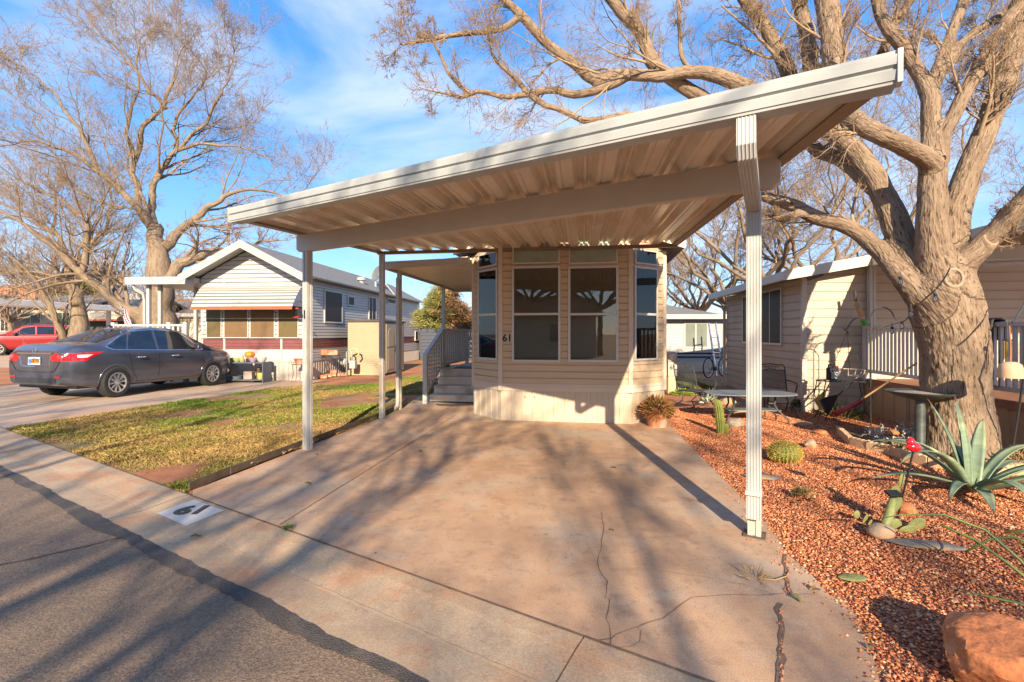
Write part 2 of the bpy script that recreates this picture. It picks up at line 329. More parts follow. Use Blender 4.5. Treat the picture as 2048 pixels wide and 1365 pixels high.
# tar along the street edge
mb = MB(); q = []; s = -9.0
while s < 6: q.append(s); s += .02
o1 = []; o2 = []
for s in q:
    a = -.605 + .045 * noise.noise((s * 1.6, 1, 0)) + .012 * noise.noise((s * 9, 5, 0)) + .005 * noise.noise((s * 31, 5, 0))
    b = a - max(.035, .095 + .10 * noise.noise((s * .9, 9, 0)) + .012 * noise.noise((s * 11, 3, 0)))
    o1.append(ST(s, a, -.02)); o2.append(ST(s, b, -.0275))
k = len(q); mb.add(o1 + o2, [(i, k + i, k + i + 1, i + 1) for i in range(k - 1)])
tar = mb.build('tar_strip', m_tar, kind='structure')
mb = MB(); strip(mb, [G(-60, 1142, -.028), G(60, 1118, -.028), G(170, 1093, -.028), G(262, 1070, -.028)], .03, -.0278, jit=.004); mb.build('sealed_crack', m_tar, tar)
# neighbour's drive, lawn, own drive
def ext(a, b, k): a = Vector(a); b = Vector(b); return b + (b - a).normalized() * k
LE = [G(24, 857), G(209, 826), G(388, 799), G(604, 769)]
nd = [ST(-17.2, .012), *[ST(-9.63, .012)], *LE[1:], Vector((-5.9, 15.1, 0)), Vector((-10, 15.5, 0)), Vector((-12.5, 30, 0)), Vector((-16, 30, 0))]
nb = sheet('neighbour_drive', nd, m_conc2, z=-.004)
DL = [G(386, 981), G(757, 838), G(808, 814), G(838, 793)]
lawn_poly = [LE[0], *[ST(-9.5, .012), ST(-3.85, .012)], G(372, 980), *DL[1:3], Vector((-2.1, 10, 0)), Vector((-1.95, 12.6, 0)), Vector((-1.6, 16, 0)), Vector((-3.6, 16.4, 0)), Vector((-4.1, 13.9, 0)), Vector((-5.6, 13.6, 0)), LE[3], LE[2], LE[1]]
lawn_soil = sheet('lawn_ground', lawn_poly, m_lawnsoil, z=-.006)
DRT = [(1340, 847), (1345, 855), (1410, 921), (1497.8, 1008), (1520, 1034), (1546, 1062), (1561, 1076), (1566, 1099), (1590, 1121), (1622, 1148), (1659, 1190), (1690, 1205), (1710, 1229), (1730, 1275), (1752, 1330), (1762, 1372)]
DR = [G(*p) for p in DRT]
drive_poly = [ST(-3.35, .012), *DL, Vector((-1.95, 11.6, 0)), Vector((2.6, 10.5, 0)), *DR, ST(.0, .012) + SS * 1.55, ]
# close along the kerb: extend the right edge down to the kerb line
drive_poly = [ST(-3.70, .012), *DL, Vector((-1.95, 11.6, 0)), Vector((2.45, 9.6, 0)), Vector((2.5, 8.0, 0)), *DR, ST(1.62, .012)]
drive = sheet('driveway', drive_poly, m_conc, z=0)
mb = MB(); strip(mb, [G(558.5, 1051), G(909.7, 831.7)], .014, .004, jit=.003); mb.build('long_joint', m_joint, drive)
mb = MB(); strip(mb, [G(625, 888.3), G(808, 894.5), G(1408, 920)], .007, .004); mb.build('cross_joint', mat('pale_joint', (.55, .42, .3), .9), drive)
mb = MB(); random.seed(11)
C = lambda L: [G(1100 + x / 3.346, 960 + y / 3.346) for x, y in L]
for L, w in (([(345, 220), (360, 320), (345, 430), (318, 560), (330, 605), (385, 680), (368, 790), (398, 800), (375, 930), (405, 1030), (405, 1115)], .0045), ([(120, 650), (240, 615), (330, 603)], .0022), ([(710, 612), (1050, 655), (1300, 705), (1500, 770)], .0028),
             ([(290, 1080), (410, 1068), (440, 1040), (580, 990), (760, 930), (860, 850), (950, 790), (1150, 775), (1480, 772), (1600, 760), (1800, 775)], .004), ([(575, 985), (610, 1015), (600, 1090), (540, 1120), (430, 1130)], .002)):
    strip(mb, C(L), w, .0035, jit=.006)
mb.build('hairline_crack', m_crack, drive)
mb = MB(); strip(mb, C([(1575, 500), (1565, 560), (1590, 680), (1610, 760)]), .022, .0045, jit=.008); strip(mb, C([(1545, 830), (1515, 870), (1545, 930), (1555, 1000), (1545, 1060), (1540, 1150), (1560, 1200), (1540, 1300), (1535, 1420)]), .026, .0045, jit=.009)
mb.build('wide_crack', m_crack, drive)
# house number painted on the kerb
rp_ = thing('kerb_number', 'white painted panel with black 61 on the concrete kerb', 'house number', ST(-3.02, -.17, 0), 0)
qd = [(380.7, 999), (440.5, 1023), (380.7, 1051.4), (321, 1027.5)]
def apz(n): return float(np.interp(n, [x[0] for x in prof[:5]][::-1], [x[1] for x in prof[:5]][::-1]))
qs = []
for p in qd:
    g = G(*p, -.012); rel = g - S0; qs.append((rel.dot(SS), rel.dot(SN)))
s0 = (qs[0][0] + qs[3][0]) / 2; s1 = (qs[1][0] + qs[2][0]) / 2; n1 = (qs[0][1] + qs[1][1]) / 2; n0 = (qs[2][1] + qs[3][1]) / 2
mb = MB(); nn = [n1, -.10, -.30, n0] if n0 < -.30 else [n1, -.1, n0]
nn = sorted(set([n1, n0] + [x for x in (-.1, -.3) if n0 < x < n1]), reverse=True)
for a, b in zip(nn, nn[1:]): mb.quad(ST(s0, a, apz(a) + .0035), ST(s1, a, apz(a) + .0035), ST(s1, b, apz(b) + .0035), ST(s0, b, apz(b) + .0035))
rp_.location = ST((s0 + s1) / 2, (n0 + n1) / 2, 0)
o = mb.build('panel', mat('kerb_paint', (.52, .48, .43), .7, .05, 12, c3=(.5, .42, .33), c3s=9, c3t=(.62, .75)), None); o.data.transform(Matrix.Translation(-rp_.location)); o.parent = rp_
nm = (n0 + n1) / 2 + .01; tl = math.atan2(apz(n1) - apz(n0), n1 - n0)
t_ = text('digits', '61', .215, m_black, rp_, (0, 0, 0), (0, 0, 0), bold=.007)
t_.location = ST((s0 + s1) / 2, nm, apz(nm) + .011) - rp_.location
t_.rotation_euler = (Matrix.Rotation(math.atan2(SS.y, SS.x), 3, 'Z') @ Matrix.Rotation(tl, 3, 'X') @ Matrix.Rotation(R(27), 3, 'Z')).to_euler(); t_.scale = (1.35, 1.0, 1)
# steel edging between lawn and drive
ed = thing('lawn_edging', 'rusty steel edging strip between lawn and driveway', 'edging', G(386, 981))
A = [G(378, 983) - ed.location, G(460, 949) - ed.location, G(512, 929) - ed.location, G(614, 890) - ed.location, G(700, 858) - ed.location, G(757, 836) - ed.location, G(812, 811) - ed.location]
mb = MB()
for i, (a, b) in enumerate(zip(A, A[1:])):
    t = (b - a).normalized(); n = Vector((-t.y, t.x, 0)) * .004; u = Vector((0, 0, .085 - .006 * (i % 2))); b = b + t * .03
    n2 = n + n * (i % 2) * 1.5; mb.hexa([a - n2, b - n2, b + n2, a + n2, a - n2 + u, b - n2 + u, b + n2 + u, a + n2 + u])
mb.build('edging_strip', m_rust, ed)
for f in ((415, 966), (512, 929), (590, 898), (690, 861)):
    p = G(*f) - ed.location; mb = MB(); mb.box(p.x - .008, p.x + .008, p.y - .02, p.y - .008, -.01, .078); mb.build('stake', m_rust, ed)
# ---- point helpers
def inpoly(x, y, poly):
    c = np.zeros(len(x), bool); n = len(poly)
    for i in range(n):
        x1, y1 = poly[i][0], poly[i][1]; x2, y2 = poly[i - 1][0], poly[i - 1][1]
        with np.errstate(divide='ignore', invalid='ignore'):
            c ^= ((y1 > y) != (y2 > y)) & (x < (x2 - x1) * (y - y1) / (y2 - y1 + 1e-12) + x1)
    return c
def vnoise(x, y, sc, seed, oct=3):
    rng = np.random.default_rng(seed); r = np.zeros(len(x)); amp = 1
    for o in range(oct):
        g = rng.random((64, 64)); u = x * sc % 64; v = y * sc % 64; i = u.astype(int); j = v.astype(int); f = u - i; h = v - j
        f = f * f * (3 - 2 * f); h = h * h * (3 - 2 * h); i %= 64; j %= 64; i2 = (i + 1) % 64; j2 = (j + 1) % 64
        r += amp * (g[i, j] * (1 - f) * (1 - h) + g[i2, j] * f * (1 - h) + g[i, j2] * (1 - f) * h + g[i2, j2] * f * h); amp *= .5; sc *= 2.03
    return r / (2 - 2 ** (1 - oct))
def grass(name, poly, dens, seed, hmin, hmax, bare=.40, green=.5, z=-.006):
    rng = np.random.default_rng(seed); xs = [p[0] for p in poly]; ys = [p[1] for p in poly]
    n = int((max(xs) - min(xs)) * (max(ys) - min(ys)) * dens)
    x = rng.uniform(min(xs), max(xs), n); y = rng.uniform(min(ys), max(ys), n)
    k = inpoly(x, y, poly); x, y = x[k], y[k]
    far = np.clip((y - 4) / 10, 0, 1); k = rng.random(len(x)) < 1 - .55 * far; x, y = x[k], y[k]
    d = vnoise(x, y, .8, seed + 1); k = d + rng.normal(0, .05, len(d)) > bare; x, y, d = x[k], y[k], d[k]
    g = vnoise(x, y, .45, seed + 2) + rng.normal(0, .10, len(x)); g = np.clip((g - green) * 5 + .5, 0, 1)
    N = len(x); h = rng.uniform(hmin, hmax, N) * np.clip((d - bare) * 5 + .45, .45, 1) * (.5 + 1.1 * vnoise(x, y, 7, seed + 9, 2)); a = rng.uniform(0, 2 * np.pi, N); w = rng.uniform(.002, .0042, N) * (1 + .08 * y)
    ld = rng.uniform(0, 2 * np.pi, N); ln = rng.uniform(.2, 1.5, N) * h
    V = np.zeros((N, 4, 3)); V[:, 0] = np.stack([x - np.cos(a) * w, y - np.sin(a) * w, np.full(N, z)], 1); V[:, 1] = np.stack([x + np.cos(a) * w, y + np.sin(a) * w, np.full(N, z)], 1)
    mx_ = x + np.cos(ld) * ln * .4; my_ = y + np.sin(ld) * ln * .4
    V[:, 2] = np.stack([mx_ + np.cos(a) * w * .7, my_ + np.sin(a) * w * .7, z + h * .65], 1)
    V[:, 3] = np.stack([x + np.cos(ld) * ln, y + np.sin(ld) * ln, z + h], 1)
    straw = np.array([.37, .235, .085]); grn = np.array([.14, .19, .022]); c = straw * (1 - g[:, None]) + grn * g[:, None]
    c = c * rng.uniform(.55, 1.35, (N, 1)) * (.7 + .6 * vnoise(x, y, 5, seed + 11, 2))[:, None]; c = np.repeat(c[:, None], 4, 1).reshape(-1, 3)
    F4 = np.arange(N * 4).reshape(N, 4)
    F3 = np.concatenate([F4[:, [0, 1, 2]], F4[:, [0, 2, 3]]]); o = np_mesh(name, V.reshape(-1, 3), F3, m_vc, col=c); o['kind'] = 'stuff'; return o
m_vc = vmat('plant_colour', .75)
o = grass('grass', lawn_poly, 7500, 5, .018, .045, bare=.42, green=.465)
tag(o, 'patchy straw and green winter grass on the strip left of the driveway', 'grass')
# gravel
gravel_poly = [*DR, ST(1.7, .02), ST(9.5, .02), Vector((9.5, 3, 0)), Vector((9, 12, 0)), Vector((5.6, 13.2, 0)), Vector((3.0, 12.2, 0)), Vector((2.5, 8.6, 0))]
gb = sheet('gravel_ground', [*[p + Vector((-.05, 0, 0)) for p in DR], *gravel_poly[len(DR):]], gsoil, z=-.010)
BEDP = [(1678, 868), (1690, 880), (1705, 893), (1735, 900), (1769, 905), (1790, 914), (1825, 926), (1865, 934), (1906, 939), (1945, 948), (1985, 952), (2020, 950), (2060, 946)]
bed_edge = [G(*p) for p in BEDP]
bed_poly = [*bed_edge, Vector((6.6, 5.0, 0)), Vector((6.3, 6.0, 0)), Vector((6.3, 7.0, 0)), Vector((5.6, 7.4, 0))]
sheet('flower_bed', bed_poly, m_mulch, z=.03)
def stones(name, poly, n, seed, rmin, rmax, ymax):
    rng = np.random.default_rng(seed); x = rng.uniform(1.0, 7.5, n * 4); y = rng.uniform(1.2, ymax, n * 4)
    k = inpoly(x, y, poly) & ~inpoly(x, y, bed_poly) & (x / y < 1.25); x, y = x[k][:n], y[k][:n]
    e = np.array([[p[0], p[1]] for p in DR]); t_ = rng.uniform(0, len(e) - 1.01, 420); i_ = t_.astype(int); q = e[i_] * (1 - (t_ - i_))[:, None] + e[i_ + 1] * (t_ - i_)[:, None]; off = rng.exponential(.07, 420); x = np.concatenate([x, q[:, 0] - off * .8]); y = np.concatenate([y, q[:, 1] - off * .3]); N = len(x)
    r = rng.uniform(rmin, rmax, N) * (1 + .05 * y); base = np.array([[1, 0, 0], [-1, 0, 0], [0, 1, 0], [0, -1, 0], [0, 0, 1], [0, 0, -1]], float)
    V = base[None] * rng.uniform(.6, 1.25, (N, 6, 3)) + rng.normal(0, .28, (N, 6, 3)); V[:, :, 2] *= .6
    V *= r[:, None, None]; a = rng.uniform(0, 6.28, N); ca, sa = np.cos(a)[:, None], np.sin(a)[:, None]
    X = V[:, :, 0] * ca - V[:, :, 1] * sa; Yy = V[:, :, 0] * sa + V[:, :, 1] * ca
    V = np.stack([X + x[:, None], Yy + y[:, None], V[:, :, 2] + rng.uniform(-.006, .006, N)[:, None] - .002], 2)
    f = np.array([[0, 2, 4], [2, 1, 4], [1, 3, 4], [3, 0, 4], [2, 0, 5], [1, 2, 5], [3, 1, 5], [0, 3, 5]])
    Fc = (f[None] + np.arange(N)[:, None, None] * 6).reshape(-1, 3)
    pal = np.array([[.44, .15, .06], [.52, .20, .085], [.56, .27, .14], [.30, .085, .04], [.38, .12, .055], [.58, .36, .22], [.48, .21, .075], [.26, .09, .055], [.46, .16, .07]])
    c = pal[rng.integers(0, len(pal), N)] * rng.uniform(.8, 1.35, (N, 1)) * [1.08, 1.04, 1.0]; c = np.repeat(c[:, None], 6, 1).reshape(-1, 3)
    o = np_mesh(name, V.reshape(-1, 3), Fc, m_vc, col=c); o['kind'] = 'stuff'; return o
o = stones('gravel', gravel_poly, 150000, 8, .0042, .0115, 9.5)
tag(o, 'loose red and pink landscaping gravel right of the driveway', 'gravel')
# a few stones astray on the concrete and grit in the wide crack
rng_ = random.Random(4); mb = MB()
for i in range(60):
    p = C([(1545 + rng_.uniform(-14, 14), rng_.uniform(840, 1400))])[0] if i < 30 else C([(1585 + rng_.uniform(-16, 16), rng_.uniform(510, 760))])[0]
    r = rng_.uniform(.004, .009); mb.lathe([(0, r), (r * .9, r * .3), (r * .7, -r * .5), (0, -r * .5)], 5, (p.x, p.y, .005))
mb.build('crack_grit', mat('grit', (.36, .15, .08), .9, .3, 30), drive)
# ------------------------------------------------------------------ carport
def mbw(t):
    m = MB(); m.M = Matrix.Translation(-t.location); return m
def sweep(mb, pts, prof, side):
    pts = [Vector(p) for p in pts]; N = len(pts); n = len(prof); vs = []; side = Vector(side).normalized()
    for i, p in enumerate(pts):
        t = (pts[min(i + 1, N - 1)] - pts[max(i - 1, 0)]).normalized(); o = t.cross(side).normalized(); s2 = o.cross(t)
        vs += [p + s2 * a + o * b for a, b in prof]
    fs = [(i * n + k, i * n + (k + 1) % n, (i + 1) * n + (k + 1) % n, (i + 1) * n + k) for i in range(N - 1) for k in range(n)]
    return mb.add(vs, fs + [tuple(range(n))[::-1], tuple((N - 1) * n + k for k in range(n))])
def fluted(w, d, k=5, g=.006):
    pr = [(-w / 2, -d / 2)]
    for f in (0, 1):
        sgn = 1 if f == 0 else -1; row = []
        for i in range(k):
            a = -w / 2 + w * (i + .15) / k; b = -w / 2 + w * (i + .85) / k; row += [(a + .003, -d / 2), (a + .006, -d / 2 - g), (b - .006, -d / 2 - g), (b - .003, -d / 2)]
        row += [(w / 2, -d / 2)]
        pr += [(sgn * a, sgn * b) for a, b in row] if f == 0 else [(-a, -b) for a, b in [(-w / 2, -d / 2)] + row]
    return pr
FLc, FRc, BLc, BRc = Vector((-3.03, 5.07, 0)), Vector((1.85, 2.26, 0)), Vector((-2.48, 8.70, 0)), Vector((2.65, 7.56, 0))
def CP(s, t, dz=0):
    a = FLc.lerp(FRc, s); b = BLc.lerp(BRc, s); p = a.lerp(b, t); zb = 3.02 - .075 * s; p.z = 2.765 + (zb - 2.765) * t + dz; return p
cp = thing('carport', 'white metal carport with corrugated roof over the driveway of unit 61', 'carport', (-.4, 5.6, 0))
mb = mbw(cp); K = 16; prof = []
for i in range(K):
    for f, z in ((0, 0), (.20, 0), (.34, .072), (.43, .072), (.485, .03), (.525, .03), (.58, .072), (.67, .072), (.81, 0), (.90, 0), (.915, .008), (.935, .008), (.95, 0)): prof.append(((i + f) / K, z))
prof.append((1, 0)); nt = 6
vs = [CP(s, j / nt, z) for s, z in prof for j in range(nt + 1)]
mb.add(vs, [(i * (nt + 1) + j, i * (nt + 1) + j + 1, (i + 1) * (nt + 1) + j + 1, (i + 1) * (nt + 1) + j) for i in range(len(prof) - 1) for j in range(nt)])
mb.build('roof_pan', m_pan, cp, fix=False)
bd = (FRc - FLc).normalized(); fn = Vector((bd.y, -bd.x, 0)); fn = fn if fn.y < 0 else -fn
def extrude_edge(mb, a, b, prof, out):  # prof (outward, z)
    return mb.extr([a + out * o + Vector((0, 0, z)) for o, z in prof], [b + out * o + Vector((0, 0, z)) for o, z in prof])
gp = [(-.10, .0), (.012, .0), (.014, .012), (.022, .016), (.030, .062), (.016, .070), (.016, .078), (.034, .086), (.038, .132), (.028, .138), (.028, .152), (.0, .152), (.0, .012), (-.10, .012)]
mb = mbw(cp); z0 = Vector((0, 0, 2.70)); extrude_edge(mb, FLc + z0, FRc + z0, gp, fn); mb.build('gutter', m_gut, cp)
mb = mbw(cp); e = [(-.03, -.004), (.036, -.004), (.042, .155), (-.03, .155)]
extrude_edge(mb, FRc + z0, FRc + z0 + bd * .022, e, fn); mb.build('gutter_end_cap', m_vinyl, cp, bevel=.002)
mb = mbw(cp); extrude_edge(mb, FLc + z0 - bd * .012, FLc + z0, e, fn); mb.build('gutter_end_cap', m_gut, cp)
mb = mbw(cp); o_ = -bd
for (a, b) in ((0, 1),):
    for s, sg in ((0, -1), (1, 1)):
        q = MB(); q.M = mb.M; A0 = CP(s, .012); B0 = CP(s, 1); out_ = bd * sg
        extrude_edge(q, A0, B0, [(-.09, -.03), (.02, -.03), (.02, .075), (.012, .075), (.012, -.02), (-.09, -.02)], out_); q.build('side_channel', m_edge, cp)
q = mbw(cp); extrude_edge(q, CP(0, 1) - z0 * 0, CP(1, 1), [(-.06, -.055), (.012, -.055), (.012, -.002), (-.06, -.002)], Vector((.12, .99, 0))); q.build('back_channel', m_edge, cp)
PL, PR, PB = Vector((-2.65, 6.08, 0)), Vector((1.81, 3.50, 0)), Vector((-2.31, 8.34, 0))
pd = (PR - PL).normalized(); pn = Vector((pd.y, -pd.x, 0))
mb = mbw(cp); a = PL - pd * .17; b = PR + pd * .17
for sg in (1,):
    ol = [(0, 2.60), (.05, 2.565), ((b - a).length - .05, 2.565), ((b - a).length, 2.60), ((b - a).length, 2.785 - .04), ((b - a).length - .04, 2.785), (0, 2.785)]
    mb.extr([a + pd * x + pn * .045 + Vector((0, 0, z)) for x, z in ol], [a + pd * x - pn * .045 + Vector((0, 0, z)) for x, z in ol])
mb.build('front_beam', m_beam, cp, bevel=.006)
def sqpost(mb, c, w, z0, z1, ax, groove=True):
    c = Vector(c); ax = Vector(ax).normalized(); ay = Vector((-ax.y, ax.x, 0)); h = w / 2
    if groove: pr = [(-h, -h), (-h * .25, -h), (-h * .2, -h * .8), (h * .2, -h * .8), (h * .25, -h), (h, -h), (h, -h * .25), (h * .8, -h * .2), (h * .8, h * .2), (h, h * .25), (h, h), (h * .25, h), (h * .2, h * .8), (-h * .2, h * .8), (-h * .25, h), (-h, h), (-h, h * .25), (-h * .8, h * .2), (-h * .8, -h * .2), (-h, -h * .25)]
    else: pr = [(-h, -h), (h, -h), (h, h), (-h, h)]
    return mb.extr([c + ax * x + ay * y + Vector((0, 0, z0)) for x, y in pr], [c + ax * x + ay * y + Vector((0, 0, z1)) for x, y in pr])
o = sqpost(mbw(cp), PL, .088, 0, 2.565, pd).build('post', m_whitem, cp)
t = text('digits', '61', .15, m_black, o, PL - cp.location + Vector((0, 0, 1.745)) - pn * -.047 - pd * .03, Matrix((pd, Vector((0, 0, 1)), pn)).transposed().to_euler(), bold=.004, sx=.72)
sqpost(mbw(cp), PR, .088, 0, 2.565, pd).build('post', m_grime, cp)
mb = mbw(cp); sqpost(mb, PR, .15, 0, .008, pd, False); mb.build('base_plate', m_rust, cp)
sqpost(mbw(cp), PB, .082, 0, 2.915, (1, -.15, 0)).build('post', m_grime, cp)
# downspout in front of the right post
dpos = PR + pn * .082; dt = FLc.lerp(FRc, .885) - fn * .03
pts = [Vector((dt.x, dt.y, 2.71)), Vector((dt.x, dt.y, 2.55)), Vector((dt.x, dt.y, 2.51)) + (dpos - dt).normalized() * .03, Vector((dpos.x, dpos.y, 2.42)) - (dpos - dt).normalized() * .03, Vector((dpos.x, dpos.y, 2.38)), Vector((dpos.x, dpos.y, .30)), Vector((dpos.x, dpos.y, .15))]
mb = mbw(cp); sweep(mb, pts, fluted(.098, .062), pd); mb.build('downspout', m_whitem, cp, bevel=.0015)
mb = mbw(cp); sqpost(mb, dpos + pn * .002, .108, .33, .36, pd, False); mb.build('strap', m_grime, cp)
mb = mbw(cp); c = dpos + Vector((0, 0, .1485)); mb.hexa([c + pd * x + pn * y + Vector((0, 0, z)) for z in (0, .003) for x, y in ((-.044, -.026), (.044, -.026), (.044, .026), (-.044, .026))]); mb.build('outlet', m_black, cp)
# ------------------------------------------------------------------ home 61
H1 = Fr(.8875, 7.98, -9.5)
h61 = thing('park_home', 'tan park home 61 with white framed bay windows behind the carport', 'mobile home', H1.o, H1.a)
wF = Wall(H1, (0, 0, 0), (1, 0, 0), (0, -1, 0)); wL = Wall(H1, (-1.72, .56, 0), (.62, -.56, 0), (-.56, -.62, 0)); wR = Wall(H1, (1.1, 0, 0), (.62, .56, 0), (.56, -.62, 0))
wLS = Wall(H1, (-1.72, 11, 0), (0, -1, 0), (-1, 0, 0)); wRS = Wall(H1, (1.72, .56, 0), (0, 1, 0), (1, 0, 0))
LA = .8354
mb = MB()
gz = lambda x: 2.93 + (1.95 - abs(x)) * .36
def clipF(z):
    if z < gz(1.1): return -1.1, 1.1
    k = 1.95 - (z - 2.93) / .36; return -k, k
wF.lap(mb, -1.1, 1.1, .64, gz(0), clip=clipF)
def clipL(z):
    if z < 2.98: return 0, LA
    k = min(1, (z - 2.98) / (gz(1.1) - 2.98)); return LA * k, LA
wL.lap(mb, 0, LA, .64, 3.2, clip=clipL); wR.lap(mb, 0, LA, .64, 3.2, clip=lambda z: (0, LA - clipL(z)[0]))
wLS.lap(mb, 0, 10.44, .64, 2.98); wRS.lap(mb, 0, 10.44, .64, 2.98); mb.quad((-1.72, 11, 0), (1.72, 11, 0), (1.72, 11, 2.95), (-1.72, 11, 2.95))
mb.build('siding', m_side, h61, fix=False)
mb = MB()
for w, a, b in ((wF, -1.1, 1.1), (wL, 0, LA), (wR, 0, LA), (wLS, 0, 10.44), (wRS, 0, 10.44)): w.ribs(mb, a, b, 0, .515, .185 if b < 5 else .3, .008, .42)
mb.build('skirting', m_skirt, h61, fix=False)
mb = MB()
for w, a, b in ((wF, -1.098, 1.098), (wL, .002, LA - .002), (wR, .002, LA - .002), (wLS, 0, 10.44), (wRS, 0, 10.44)):
    w.box(mb, a, b, .515, .60, -.01, .022); w.box(mb, a, b, .602, .642, -.01, .030)
mb.build('base_trim', m_trim, h61, bevel=.003)
mb = MB()
def cpost(x, y, s=.06, zt=3.2): mb.box(x - s / 2, x + s / 2, y - s / 2, y + s / 2, .517, zt)
for x, y in ((-1.1, 0), (1.1, 0), (-1.72, .56), (1.72, .56)): mb = MB(); cpost(x, y, .075 if abs(x) < 1.5 else .07, 3.15 if abs(x) < 1.5 else 2.95); mb.build('corner_trim', m_trim, h61, bevel=.004)
mb = MB()  # gable roof
for sg in (-1, 1):
    e = 2.02; a = [(sg * e, .25, 2.955), (0, .25, 2.955 + e * .36), (0, .25, 3.055 + e * .36), (sg * e, .25, 3.055)]
    mb.extr(a, [(x, 11.2, z) for x, y, z in a])
roof = mb.build('roof', m_shing, h61)
mb = MB()
for sg in (-1, 1): mb.extr([(sg * 2.02, .22, 2.93), (0, .22, 2.93 + .727), (0, .22, 3.07 + .727), (sg * 2.02, .22, 3.07)], [(sg * 2.02, .246, 2.93), (0, .246, 2.93 + .727), (0, .246, 3.07 + .727), (sg * 2.02, .246, 3.07)])
mb.build('rake_board', m_trim, roof)
# windows, laid out on their walls
for (p0, p1) in (((1028.5, 719.5), (1116.5, 536)), ((1141, 719.5), (1232, 536))):
    x0, z0_ = wF.at(*p0, .02); x1, z1_ = wF.at(*p1, .02); zm = wF.at(p0[0], 629, .02)[1]
    window(wF, h61, x0, x1, z0_, z1_, .04, mid=zm, blind=m_blind)
    window(wF, h61, x0, x1, z1_ + .105, 3.06, .03, blind=m_transom_light, blind_z=(9, 9), pane=m_glass)  # no real blind: pale backing panel, the panes' light painted into its colour
m_stick = mat('sticker', (.12, .13, .10), .5)
x0, z0_ = wL.at(960, 714.5, .02); x1, z1_ = wL.at(994, 540, .02)
window(wL, h61, max(.06, x0), x1, z0_, z1_, .035, mid=wL.at(975, 630, .02)[1], blind=m_blind); window(wL, h61, max(.06, x0), x1, z1_ + .1, z1_ + .30, .03)
x0, z0_ = wR.at(1270.5, 718, .02); x1, z1_ = wR.at(1311, 541, .02); zm = wR.at(1290, 629, .02)[1]
wr_ = window(wR, h61, x0, min(x1, LA - .06), z0_, z1_, .035, mid=zm, blind=m_blind); window(wR, h61, x0, min(x1, LA - .06), z1_ + .1, z1_ + .30, .03)
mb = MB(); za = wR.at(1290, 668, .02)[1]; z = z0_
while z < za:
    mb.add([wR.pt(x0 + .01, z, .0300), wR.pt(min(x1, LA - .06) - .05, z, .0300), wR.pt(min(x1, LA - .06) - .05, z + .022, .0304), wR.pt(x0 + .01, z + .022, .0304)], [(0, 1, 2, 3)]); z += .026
mb.build('sunlit_blind', m_blind_lit, wr_, fix=False)  # sunlight on the lower slats, painted as a paler copy of the blind
mb = MB()
for p in ((1101, 706), (1219, 708)):
    mb = MB(); x, z = wF.at(*p, .02); wF.box(mb, x - .045, x + .045, z - .035, z + .035, .0295, .0302); mb.build('window_sticker', m_stick, h61)
x, z = wF.at(1014.5, 677, .02); mb = MB(); wF.box(mb, x - .085, x + .085, z - .065, z + .065, .019, .028); npl = mb.build('number_plate', m_trim, h61)
text('digits', '61', .17, m_black, npl, wF.pt(x, z, .0304), wallrot(wF), bold=.006)
mb = MB()
for p in ((1050, 795), (1069, 795)):
    mb = MB(); x, z = wF.at(*p, 0); wF.box(mb, x - .006, x + .006, z - .015, z + .02, .006, .016); mb.build('vent_clip', m_black, h61)
# ------------------------------------------------------------------ porch awning and deck of 61
aw = thing('porch_awning', 'long corrugated porch awning on white posts along the left side of home 61', 'awning', H1.w((-2.6, 2.6, 0)), H1.a)
o_ = Vector((-2.6, 2.6, 0))
def AP(x, y, z): return Vector((x, y, z)) - o_
mb = MB(); K = 24; pr = []
for i in range(K):
    for f, z in ((0, 0), (.3, 0), (.42, .055), (.60, .055), (.72, 0)): pr.append((.22 + (i + f) / K * 4.6, z))
pr.append((4.82, 0)); zx = lambda x: 2.76 + (x + 3.4) * .06
vs = []
for y, z in pr: vs += [AP(-3.4, y, zx(-3.4) + z), AP(-1.74, y, zx(-1.74) + z)]
mb.add(vs, [(2 * i, 2 * i + 1, 2 * i + 3, 2 * i + 2) for i in range(len(pr) - 1)]); mb.build('roof_pan', m_pan, aw, fix=False)
mb = MB(); mb.box(-.83, -.78, -2.40, 2.24, .06 + 2.66 - .0, 2.80); mb.build('edge_channel', m_beam, aw, bevel=.004)
mb = MB(); mb.box(-.83, .86, 2.2, 2.24, 2.68, 2.79); mb.build('edge_channel', m_beam, aw)
mb = MB(); mb.extr([AP(-3.42, .2, 2.70), AP(-1.74, .2, 2.78), AP(-1.74, .2, 2.88), AP(-3.42, .2, 2.84)], [AP(-3.42, .235, 2.70), AP(-1.74, .235, 2.78), AP(-1.74, .235, 2.88), AP(-3.42, .235, 2.84)]); mb.build('front_beam', m_beam, aw)
for (x, y) in ((-3.3, .80), (-3.33, 3.72)):
    mb = MB(); sqpost(mb, AP(x, y, 0), .075, 0, 2.725, (1, 0, 0)); mb.build('post', m_grime if y < 1 else m_whitem, aw)
mb = MB(); q = [AP(-3.3, .72, 2.6), AP(-3.3, .72, .2), AP(-3.3, .70, .08), AP(-3.33, .60, .035)]; sweep(mb, q, fluted(.06, .05, 3, .004), (1, 0, 0)); mb.build('downspout', m_grime, aw)
dk = thing('entry_deck', 'white entry deck with four steps and lattice railing beside home 61', 'deck', H1.w((-2.4, 2.6, 0)), H1.a); o_ = Vector((-2.4, 2.6, 0))
XS0, XS1, Y0 = -3.02, -1.76, 1.80
m_step = mat('deck_paint', (.66, .60, .52), .55, .08, 3, c3=(.40, .32, .25), c3s=2)
